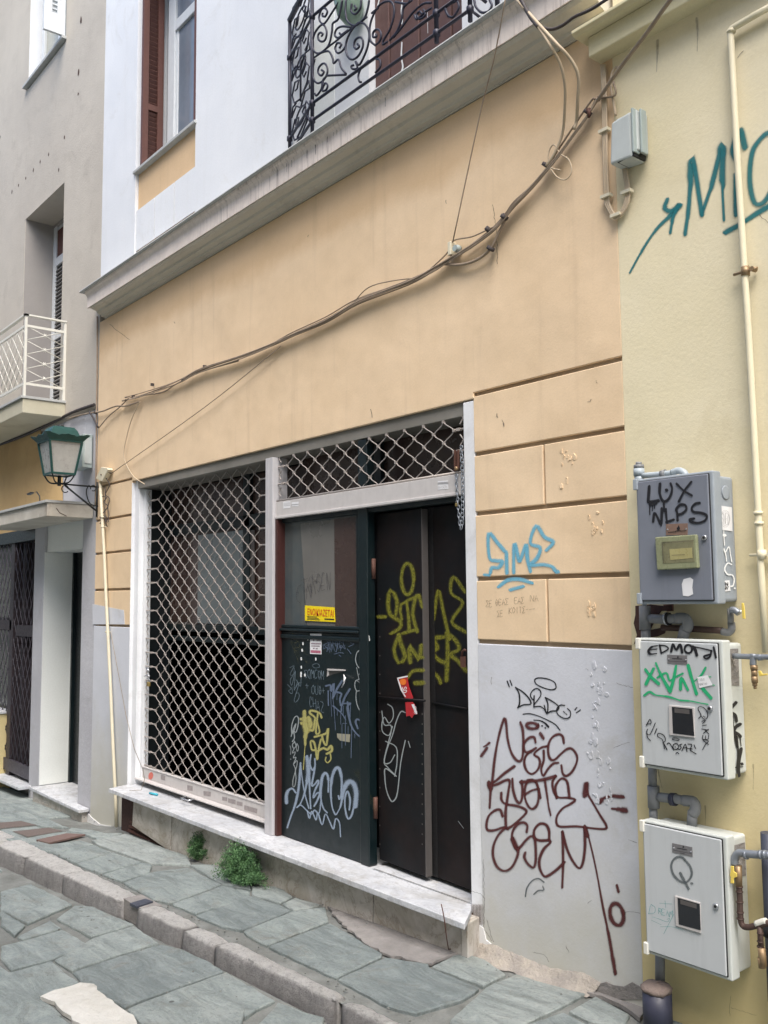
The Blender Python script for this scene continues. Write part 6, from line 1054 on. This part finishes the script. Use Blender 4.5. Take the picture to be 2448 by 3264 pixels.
for i in range(4):
    A0, A1 = corner(i, hT * 1.04, z1 - .01), corner(i + 1, hT * 1.04, z1 - .01); B0, B1 = corner(i, hT * 1.42, z1 + .055), corner(i + 1, hT * 1.42, z1 + .055); n = 14; vs = []; 
    for j in range(n + 1):
        u = j / n; arch = .55 + .45 * abs(math.cos(math.pi * u)) ** 1.4 if True else 1
        mid = .62 + .30 * math.exp(-((u - .5) / .18) ** 2); f_ = max(arch * (1 if abs(u - .5) > .3 else .9), mid); f_ *= (1 if j % 2 else .9); a_ = A0.lerp(A1, u); b_ = B0.lerp(B1, u); vs += [a_, a_.lerp(b_, f_ * .95)]
    mb.add(vs, [(2 * j, 2 * j + 2, 2 * j + 3, 2 * j + 1) for j in range(n)])
o = mb.build('scalloped_crown', M['lampgreen'], lamp); so_ = o.modifiers.new('thickness', 'SOLIDIFY'); so_.thickness = .003
mb = MB(); mb.lathe(Vector((lx, ly, z3)), (0, 0, 1), [(0, .02), (.012, .035), (.025, .03)], 10); mb.build('finial', M['lampblack'], lamp)
zA_ = lampz(1410); mb = MB(); mb.tube([Vector((lx, ly, zB - .01)), Vector((lx, ly, zA_ - .02))], .016, 10)
for i in range(4): cc = corner(i, hB_, zB - .004); e_ = Vector((lx, ly, zA_)); m1 = cc.lerp(e_, .5) + Vector((0, 0, -.028)) + (cc - Vector((lx, ly, cc.z))) * .12; mb.tube(catmull([cc, m1, e_], .2), .007, 6)
mb.tube([Vector((lx, ly, zA_)), Vector((lx, -.005, zA_ - .005))], .008, 6); zD = PX(*k7((1400, 1930)), lx).z; mb.tube([Vector((lx, ly + .05, zA_ - .01)), Vector((lx, -.005, zD))], .009, 6)
mb.tube([Vector((lx, -.012, zA_ + .04)), Vector((lx, -.012, zD - .05))], .009, 6)
def circ(cyy, czz, r_, a0=0, a1=2 * math.pi): return [Vector((lx, cyy + r_ * math.cos(a), czz + r_ * math.sin(a))) for a in [a0 + (a1 - a0) * i / 16 for i in range(17)]]
P1 = PX(*k7((745, 1505)), lx); mb.tube(circ(P1.y, P1.z, .032, .6, 5.6), .005, 5); P2 = PX(*k7((1265, 1490)), lx); mb.tube(circ(P2.y, P2.z, .026, -2, 3.6), .005, 5); mb.tube(catmull([PX(*k7(p), lx) for p in [(1190, 1430), (1140, 1520), (1150, 1650), (1220, 1790), (1380, 1830)]], .2), .006, 5)
mb.build('bracket', M['lampblack'], lamp)
# ================================================================== CREAM POLE at the left joint
ip = thing('cream_pole', 'cream painted conduit pole with a small tilted box on top', 'pole', (-7.9, -.03, -.2))
k8 = K(0, 1300, 600); pts = [PY(*k8(p), -.03) for p in [(884, 650), (900, 950), (920, 1300), (935, 1659)]] + [PY(*kF(p), -.03) for p in [(648, 500), (665, 900), (678, 1160), (684, 1380)]]
MB().tube(pts, .0145, 10).build('pole', M['ivory'], ip)
mb = MB(); mb.prism([PY(*k8(p), -.06) for p in [(892, 522), (945, 530), (950, 545), (898, 650), (842, 622)]], (0, .05, 0)); bx_ = mb.build('top_box', M['ivory'], ip, bevel=.004); c = PY(*k8((892, 590)), -.062); mb = MB(); mb.lathe(c, (0, -1, 0), [(0, .008), (.004, .008)], 10); mb.build('screw', M['rust'], bx_)
for p in ((905, 962), (905, 1048)): c = PY(*k8(p), -.03); mb = MB(); mb.lathe(c + Vector((0, 0, -.008)), (0, 0, 1), [(0, .018), (.016, .018)], 10); mb.tube([c + Vector((-.04, .01, 0)), c + Vector((.045, .01, 0))], .005, 5); mb.build('clip', M['ivory'], ip)
for p in ((630, 210), (678, 1155)): c = PY(*kF(p), -.03); mb = MB(); mb.lathe(c + Vector((0, 0, -.008)), (0, 0, 1), [(0, .019), (.016, .019)], 10); mb.tube([c + Vector((-.03, .01, 0)), c + Vector((.05, .01, 0))], .004, 5); mb.build('clip', M['ivory'], ip)
mb = MB()
for L in ([(935, 620), (965, 680), (930, 760), (965, 800), (950, 880), (960, 950), (935, 1010), (945, 1050)], [(900, 780), (940, 790), (915, 830), (950, 870), (905, 940), (955, 975), (950, 1010)], [(880, 960), (895, 1000), (880, 1020)], [(940, 540), (965, 575), (980, 570)], [(930, 700), (925, 900), (935, 1040)]): mb.tube(catmull([PY(*k8(p), -.02 - random.uniform(0, .02)) for p in L], .2), .0045, 5)
tag(mb.build('tangled_wires', M['cabledark']), 'tangle of loose dark wires behind the top of the cream pole', 'cable')
# ================================================================== CABLES
def cable(name, label, L, mat, r=.006, y=-.03, kk=None, cat='cable', ys=None):
    mb = MB(); pts = [PY(*(kk(p) if kk else p), (ys[i] if ys else y)) for i, p in enumerate(L)]; mb.tube(catmull(pts, .2), r, 6); return tag(mb.build(name, M[mat]), label, cat)
main = [(400, 1272), (430, 1265), (520, 1235), (580, 1212), (640, 1180), (760, 1143), (860, 1105), (930, 1070), (1040, 1020), (1140, 960), (1300, 900), (1380, 862), (1420, 838), (1500, 790), (1570, 735), (1610, 690), (1640, 650), (1700, 590), (1770, 510), (1830, 430), (1870, 375), (1905, 315)]
mb = MB()
for j in range(9):
    random.seed(40 + j); off = random.uniform(-9, 9); ph = random.uniform(0, 6); a0 = 0 if j < 4 else 3
    pts = [PY(x + random.uniform(-2, 2), y + off * (.75 if i > 2 else .3) + 4.5 * math.sin(ph + i * .9), -.018 - .012 * (j % 3) - random.uniform(0, .006)) for i, (x, y) in enumerate(main[a0:])]
    mb.tube(catmull(pts, .2), random.uniform(.0035, .006), 6)
mb.tube(catmull([PY(x, y, -.03) for x, y in [(390, 1278), (460, 1260), (520, 1250), (560, 1225), (640, 1185), (760, 1150)]], .2), .006, 6); mb.tube(catmull([PY(*K(800, 0, 900)(p), -.03) for p in [(1120, 1550), (1230, 1555), (1330, 1525), (1410, 1460), (1450, 1380), (1500, 1280)]], .2), .008, 6); mb.tube(catmull([PY(*K(800, 0, 900)(p), -.03) for p in [(1000, 1630), (1150, 1490), (1190, 1415), (1300, 1390), (1400, 1345), (1480, 1310)]], .2), .004, 6)
mb.tube(catmull([PY(*kR(p), -.03) for p in [(360, 980), (600, 620), (650, 580), (760, 560), (750, 480)]], .2), .005, 6)
tag(mb.build('cable_bundle', M['cable']), 'thick sagging bundle of dusty cables running across the peach wall', 'cable bundle')
mb = MB(); k2_ = K(800, 0, 900)
for p in ((1490, 1275), (1395, 1350)): c = PY(*k2_(p), -.035); mb.lathe(c, (1, .2, .7), [(-.01, .02), (.01, .02)], 10)
for p in ((1200, 680), (892, 785), (780, 855), (560, 950)): c = PY(*K(0, 800, 900)(p), -.03); mb.box(c.x - .004, c.x + .004, -.04, -.01, c.z - .012, c.z + .012)
for p in ((355, 970), (600, 660), (110, 1275), (30, 1460)): c = PY(*kR(p), -.035); mb.lathe(c, (1, 0, 1), [(-.008, .022), (.008, .022)], 10)
o = mb.build('cable_tie', M['cabledark'], bpy.data.objects['cable_bundle'])
for i, p in enumerate(((1175, 1465),)):
    c = PY(*k2_(p), -.03); t = thing('insulator', 'small white porcelain insulator holding the cables in the middle of the peach wall', 'insulator', tuple(c)); mb = MB(); mb.box(c.x - .012, c.x + .012, -.045, -.0, c.z - .035, c.z + .04); mb.build('block', M['ivory'], t, bevel=.004); mb = MB(); mb.lathe(c + Vector((.045, -.0, -.01)), (0, -1, 0), [(-.02, .02), (0, .022), (.01, .012), (.016, .018)], 10); mb.build('spool', M['jbox'], t)
cable('hanging_wire', 'thin dark wire dropping from the balcony to the cable bundle', [(1612, -10), (1575, 185), (1530, 365), (1443, 772)], 'cabledark' if False else 'cable', .0035, kk=None, ys=[-.24, -.16, -.1, -.04])
cable('guy_wire', 'thin straight wire running down from the bundle to the cream pole', K(0, 800, 900)((0, 0)) and [K(0, 800, 900)(p) for p in [(1650, 560), (1200, 920), (650, 1310)]], 'cable', .0035, -.03)
cable('droop_cable', 'cream cable drooping in a curve from the bundle to the left jamb', [K(0, 800, 900)(p) for p in [(822, 885), (790, 950), (760, 1030), (728, 1180), (745, 1260), (790, 1330), (850, 1370)]], 'cablelight', .0045, -.03)
cable('left_cable', 'grey cable linking the bundle to the corner of the grey house', [K(0, 800, 900)(p) for p in [(820, 885), (740, 910), (680, 912), (600, 942), (540, 950), (470, 965), (400, 985)]], 'cable', .0075, -.03)
cable('left_cable', 'brown cable dipping to a point at the building joint', [K(0, 800, 900)(p) for p in [(760, 860), (700, 920), (640, 970), (580, 1040)]], 'cable', .006, -.03)
cable('black_lead', 'short black lead with white plug hanging at the joint above the grey box', [K(0, 800, 900)(p) for p in [(525, 945), (550, 985), (575, 1035)]], 'cabledark', .009, -.035)
cable('dark_cables', 'dark cables under the white railed balcony along the grey wall', [(-40, 1430), (60, 1395), (150, 1355), (230, 1315), (300, 1290)], 'cabledark', .016, -.02)
cable('arched_wire', 'thin wire looping above the bundle right of centre', [K(800, 0, 900)(p) for p in [(600, 1780), (690, 1690), (830, 1650), (1010, 1630)]], 'cable', .0035, -.035)
cable('joint_conduit', 'thin vertical conduit following the joint between the grey house and the peach building', [K(0, 800, 900)(p) for p in [(572, 385), (571, 700), (568, 900), (564, 1300), (560, 1500)]], 'cable', .008, -.012)
for L, lb, mt, r in (([(185, 0), (300, 130), (420, 260), (500, 350), (545, 450), (540, 600), (535, 700), (520, 760)], 'beige cable falling from above the balcony, outer of the pair', 'cablelight', .0085), ([(200, 20), (310, 160), (380, 270), (440, 380), (465, 500), (465, 640), (450, 790), (400, 910), (355, 975)], 'beige cable falling from above the balcony, inner of the pair', 'cablelight', .007)):
    cable('falling_cable', lb, [kR(p) for p in L], mt, r, ys=[-.26] * 3 + [-.2, -.15, -.1] + [-.05] * (len(L) - 6))
cable('falling_cable', 'black cable hanging beside the beige pair at the balcony', [kR(p) for p in [(200, -20), (240, 60), (270, 110), (310, 160)]], 'cabledark', .010, -.26)
cable('falling_cable', 'grey cable curving up to the right above the cream cornice', [kR(p) for p in [(310, 150), (380, 172), (450, 150), (520, 100), (620, 55), (720, -10)]], 'cabledark', .0075, -.23)
cable('service_cable', 'long grey cable slanting up over the cream cornice to the sky', [kR(p) for p in [(660, 590), (760, 440), (850, 320), (950, 190), (1030, 75), (1100, -20)]], 'cable', .0095, ys=[-.04, -.08, -.12, -.2, -.25, -.3])
cable('ring_cable', 'small loose loop of beige cable at the right of the bundle', [kR(p) for p in [(440, 1000), (380, 980), (370, 900), (400, 850), (440, 905), (490, 940), (505, 1010), (470, 1055), (420, 1040), (380, 990)]], 'cablelight', .0035, -.045)
mb = MB()
for d in (-9, 0, 9):
    mb.tube(catmull([PY(*kR(p), -.02) for p in [(690 + d, 380), (698 + d, 600), (703 + d, 900), (712 + d, 1150), (720 + d * 1.1, 1210), (765 + d * .2, 1275 - d * .9), (815 - d, 1225), (835 - d, 1130), (815 - d, 980)]], .15), .0062, 6)
up = tag(mb.build('cable_loop', M['cablelight']), 'pale cables running down in a U loop and up into the grey cable box', 'cable')
mb = MB()
for p in ((700, 765), (712, 1150), (832, 1125), (770, 1262)): c = PY(*kR(p), -.025); mb.box(c.x - .03, c.x + .022, -.036, -.008, c.z - .007, c.z + .007)
mb.build('cable_clip', M['ivory'], up)
cable('curl_cable', 'short curled cream cable above the grey cable box', [kR(p) for p in [(785, 398), (760, 400), (740, 440), (738, 500), (752, 600), (765, 680)]], 'cablelight', .0065, -.02)
mb = MB(); mb.tube([PY(*kR((605, 640)), -.05), PY(*kR((608, 690)), -.05)], [.012, .006], 8); tag(mb.build('dangling_plug', M['rust']), 'tiny brown plug dangling from the cables right of the peach wall', 'plug')
mb = MB(); mb.prism([PY(*k2_(p), -.012) for p in [(1165, 620), (1320, 535), (1322, 555), (1175, 638)]], (0, -.02, 0)); tag(mb.build('trunking_piece', M['ivory']), 'short piece of cream trunking under the balcony soffit', 'cable trunking')
mb = MB(); mb.tube([PY(*k7(p), -.25) for p in [(275, 1760), (270, 1640), (215, 1560)]], .006, 6); mb.tube([PY(*k7(p), -.25) for p in [(215, 1560), (120, 1572)]], .002, 4); mb.prism([PY(*k7(p), -.26) for p in [(20, 1595), (100, 1560), (115, 1580), (45, 1620)]], (0, .03, 0)); tag(mb.build('small_lamp_arm', M['lampblack']), 'tiny bent metal arm with a small head above the doorway canopy', 'lamp arm')
# ================================================================== COVERS and WEEDS
for nm, pts, mt, lb in (('utility_cover', [(88, 386), (325, 344), (412, 379), (186, 424)], 'cover', 'rectangular iron cover in the pavement by the doorstep'), ('utility_cover', [(-30, 330), (140, 302), (238, 324), (0, 368), (-60, 350)], 'cover', 'iron cover at the left edge of the picture'), ('terracotta_slab', [(240, 446), (440, 402), (565, 410), (322, 467)], 'brick', 'brown terracotta slab next to the iron cover')):
    mb = MB(); P = [PG(*A_(p), .002) for p in pts]; P = [p + Vector((0, 0, dip(p.x, p.y) + .007)) for p in P]; mb.prism([p - Vector((0, 0, .014)) for p in P], (0, 0, .014)); o = mb.build(nm, M[mt]); tag(o, lb, 'cover' if 'cover' in nm else 'paving slab')
    if mt == 'cover' and nm == 'utility_cover': mb = MB(); c = sum(P, Vector()) / len(P); Q = [c + (p - c) * 1.06 for p in P]; mb.prism([p - Vector((0, 0, .018)) for p in Q], (0, 0, .014)); mb.build('rim', M['mortar'], o)
mb = MB(); P = [PG(*A_(p), .004) for p in [(858, 862), (960, 832), (1012, 850), (905, 884)]]; mb.prism([p - Vector((0, 0, .012)) for p in P], (0, 0, .014)); tag(mb.build('slate_insert', M['dkpipe']), 'small dark slate piece let into the gap of the kerb', 'slate piece')
def weed(cx, cy, wx, wy, h, n, label, seed):
    random.seed(seed); mb = MB(); sm_ = MB()
    for i in range(n):
        a = random.uniform(0, 2 * math.pi); rr = random.random() ** .6 * random.choice([1, 1, 1, 1.3]); bx_ = Vector((cx + wx * .35 * rr * math.cos(a), cy + wy * .35 * rr * math.sin(a), gz(cx) - .005)); tip = Vector((cx + wx * rr * math.cos(a), cy + wy * rr * math.sin(a), gz(cx) + h * max(.12, 1 - .65 * rr * rr) * random.uniform(.3, 1.15)))
        midp = bx_.lerp(tip, .5) + Vector((0, 0, h * .18)); Q = catmull([bx_, midp, tip], .25); sm_.tube(Q, .0014, 3, False)
        for q in Q[1:]:
            for _ in range(9):
                d = Vector((random.uniform(-1, 1), random.uniform(-1, 1), random.uniform(-.2, 1))).normalized(); s_ = random.uniform(.004, .010); c = q + d * random.uniform(.004, .026); u = d.orthogonal().normalized(); v = d.cross(u); a_ = random.uniform(0, 3.14); u, v = u * math.cos(a_) + v * math.sin(a_), v * math.cos(a_) - u * math.sin(a_)
                nrm = (u * .5 + d).normalized(); mb.add([c - v * s_ * .4, c + d * s_ * .5 - v * s_ * .45 + u * s_ * .1, c + d * s_ * 1.2, c + d * s_ * .5 + v * s_ * .45 + u * s_ * .1, c + v * s_ * .0], [(0, 1, 2, 3, 4)])
    o = mb.build('weed', M['weed']); tag(o, label, 'weed', 'weeds growing at the foot of the step'); sm_.build('stem', M['weed'], o)
p1, p2 = PG(650, 2735), PG(775, 2815)
weed(p1.x, p1.y - .03, .15, .07, .17, 90, 'smaller green weed at the foot of the step', 5); weed(p2.x - .03, p2.y - .0, .24, .10, .23, 210, 'larger bushy green weed at the foot of the step', 6)
# pebbles, litter and dark moss in joints
mb = MB(); random.seed(9)
for i in range(260):
    x = random.uniform(-9.5, -2.4); y = random.choice([random.uniform(-.80, -.76), random.uniform(-1.12, -1.02), random.uniform(-.15, -.11), random.uniform(-1.8, -1.1)]); z = (gz(x) if y > -.9 else zr(x)); s_ = random.uniform(.002, .006); mb.lathe((x, y, z - .004), (random.uniform(-.3, .3), .1, 1), [(0, s_), (s_, s_ * 1.1), (s_ * 1.6, s_ * .3)], 5)
o = mb.build('grit', M['mortar']); o['kind'] = 'stuff'; o['label'] = 'loose grit in the joints of the paving'; o['category'] = 'grit'

# ================================================================== PEELING PAINT, CRACKS, STAINS
def flakes(name, kk, zone, n, mat, par, smin, smax, seed, y=0.):
    random.seed(seed); mb = MB()
    for i in range(n):
        px, py = random.choice(zone)(); c = PY(*kk((px, py)), y); s_ = random.uniform(smin, smax); m = random.randint(5, 8); asp = random.uniform(.6, 2.2); a0 = random.uniform(0, 6)
        P = [c + Vector((s_ * random.uniform(.5, 1) * math.cos(a0 + t), 0, s_ * asp * random.uniform(.5, 1) * math.sin(a0 + t))) for t in [j * 2 * math.pi / m for j in range(m)]]
        top = [p + Vector((0, -random.uniform(.001, .0045), 0)) for p in P]; vs = P + top
        mb.add(vs, [tuple(range(m, 2 * m))] + [(j, (j + 1) % m, m + (j + 1) % m, m + j) for j in range(m)])
    o = mb.build(name, mat, par); o['kind'] = 'stuff'; return o
U_ = random.uniform
dz = [lambda: (U_(1150, 1290) + U_(-25, 25), U_(60, 420)), lambda: (U_(1100, 1200), U_(420, 900)), lambda: (U_(1140, 1340), U_(880, 1400))]
flakes('peeling_paint', k3, dz, 46, M['dado'], dado, .004, .016, 4)
flakes('peeling_paint', kS, [lambda: (U_(600, 700), U_(60, 200)), lambda: (U_(600, 650), U_(600, 680))], 16, M['peach'], wall, .004, .014, 5)
kC2 = K(1548, 800, 900); flakes('peeling_paint', kC2, [lambda: (U_(440, 540), U_(1170, 1400)), lambda: (U_(600, 690), U_(1550, 1659))], 16, M['peach'], wall, .004, .014, 6)
def cracks(kk, L, w_, par, proj=pw, mat='crack'):
    for l in L:
        mb = MB(); P = [Vector(p) for p in l]; out = []
        for i in range(len(P) - 1):
            m = max(2, int((P[i + 1] - P[i]).length / 18)); out += [P[i].lerp(P[i + 1], j / m) + Vector((U_(-5, 5), U_(-5, 5))) for j in range(m)]
        stroke(mb, kk, out + [P[-1]], w_, proj, smooth=False)
        mb.build('hairline_crack', M[mat], par, attr=True)
cracks(k4, [[(120, 530), (128, 900), (125, 1180), (200, 1300)], [(1450, 1030), (1520, 1025), (1600, 1040)], [(150, 1100), (190, 1240), (220, 1310)], [(900, 1350), (930, 1410)], [(600, 1410), (700, 1430), (740, 1500)], [(0, 830), (100, 860), (130, 900)], [(1100, 950), (1140, 920)], [(1490, 350), (1570, 375)]], 5, dado)
cracks(k3, [[(195, 170), (197, 240)], [(1350, 840), (1450, 800), (1500, 790)], [(1090, 90), (1110, 110)], [(1380, 230), (1450, 250), (1530, 270)]], 5, dado)
cracks(K(0, 800, 900), [[(640, 430), (760, 520)], [(1025, 415), (1028, 425)]], 3, wall)
cracks(K(800, 0, 900), [[(1420, 1200), (1440, 1330), (1448, 1550)], [(1145, 1180), (1148, 1195)], [(335, 1380), (336, 1392)]], 4, wall)
cracks(K(800, 1200, 900), [[(1445, 225), (1450, 240)], [(1480, 255), (1486, 292)], [(705, 190), (712, 240)]], 5, wall)
cracks(kC2, [[(65, 960), (70, 975)], [(103, 1010), (107, 1030)], [(645, 760), (655, 775)], [(605, 890), (620, 870)]], 5, wall)
cracks(kR, [[(1510, 300), (1480, 340)], [(1610, 1265), (1660, 1310)]], 4, ywall)
if 0: cracks(kC2, [[(980, 440), (1000, 500), (1025, 545)], [(1015, 330), (1040, 420)], [(1010, 190), (1025, 215)]], 7, ywall)
cracks(kW, [[(1220, 720), (1200, 860), (1210, 960)], [(1225, 860), (1350, 900), (1520, 950)], ], 4, ywall)
# drip stains under the balcony edge
mb = MB(); kV = K(800, 0, 900)
for x, y0, y1, ww in ((785, 505, 625, 10), (685, 590, 640, 9), (375, 800, 905, 12), (325, 840, 930, 9), (445, 770, 835, 8), (480, 750, 800, 6), (235, 900, 980, 8), (150, 960, 1030, 8), (500, 740, 790, 8), (1410, 95, 130, 8), (1345, 150, 185, 8), (205, 920, 1010, 6), (850, 470, 560, 5), (905, 440, 500, 5), (935, 430, 520, 4)): 
    p0 = kV((x, y0 + 14)); stroke(mb, kV, [(x, y0 + 18), (x + 4, (y0 + y1) / 2), (x + 4, y1)], [ww, ww * .8, ww * .4], onY(-.152), smooth=True)
mb.build('drip_stain', M['stainline'], bpy.data.objects['cornice_fascia'], attr=True)

def runs(name, kk, L, w_, par, mat='stain', yv=0.):
    for l in L:
        mb = MB(); stroke(mb, kk, l, [w_, w_ * .8, w_ * .5, w_ * .3], onY(yv)); mb.build(name, M[mat], par, attr=True)
runs('dirt_run', kB3, [[(1480, 900), (1484, 1000), (1480, 1200)], [(330, 960), (350, 1060), (380, 1180)], [(900, 1400), (905, 1500), (900, 1640)]], 26, ywall)
runs('dirt_run', kR, [[(1445, 200), (1450, 330), (1452, 520)], [(1240, 110), (1245, 190), (1243, 300)], [(1010, 240), (1008, 330), (1004, 420)]], 22, ywall)
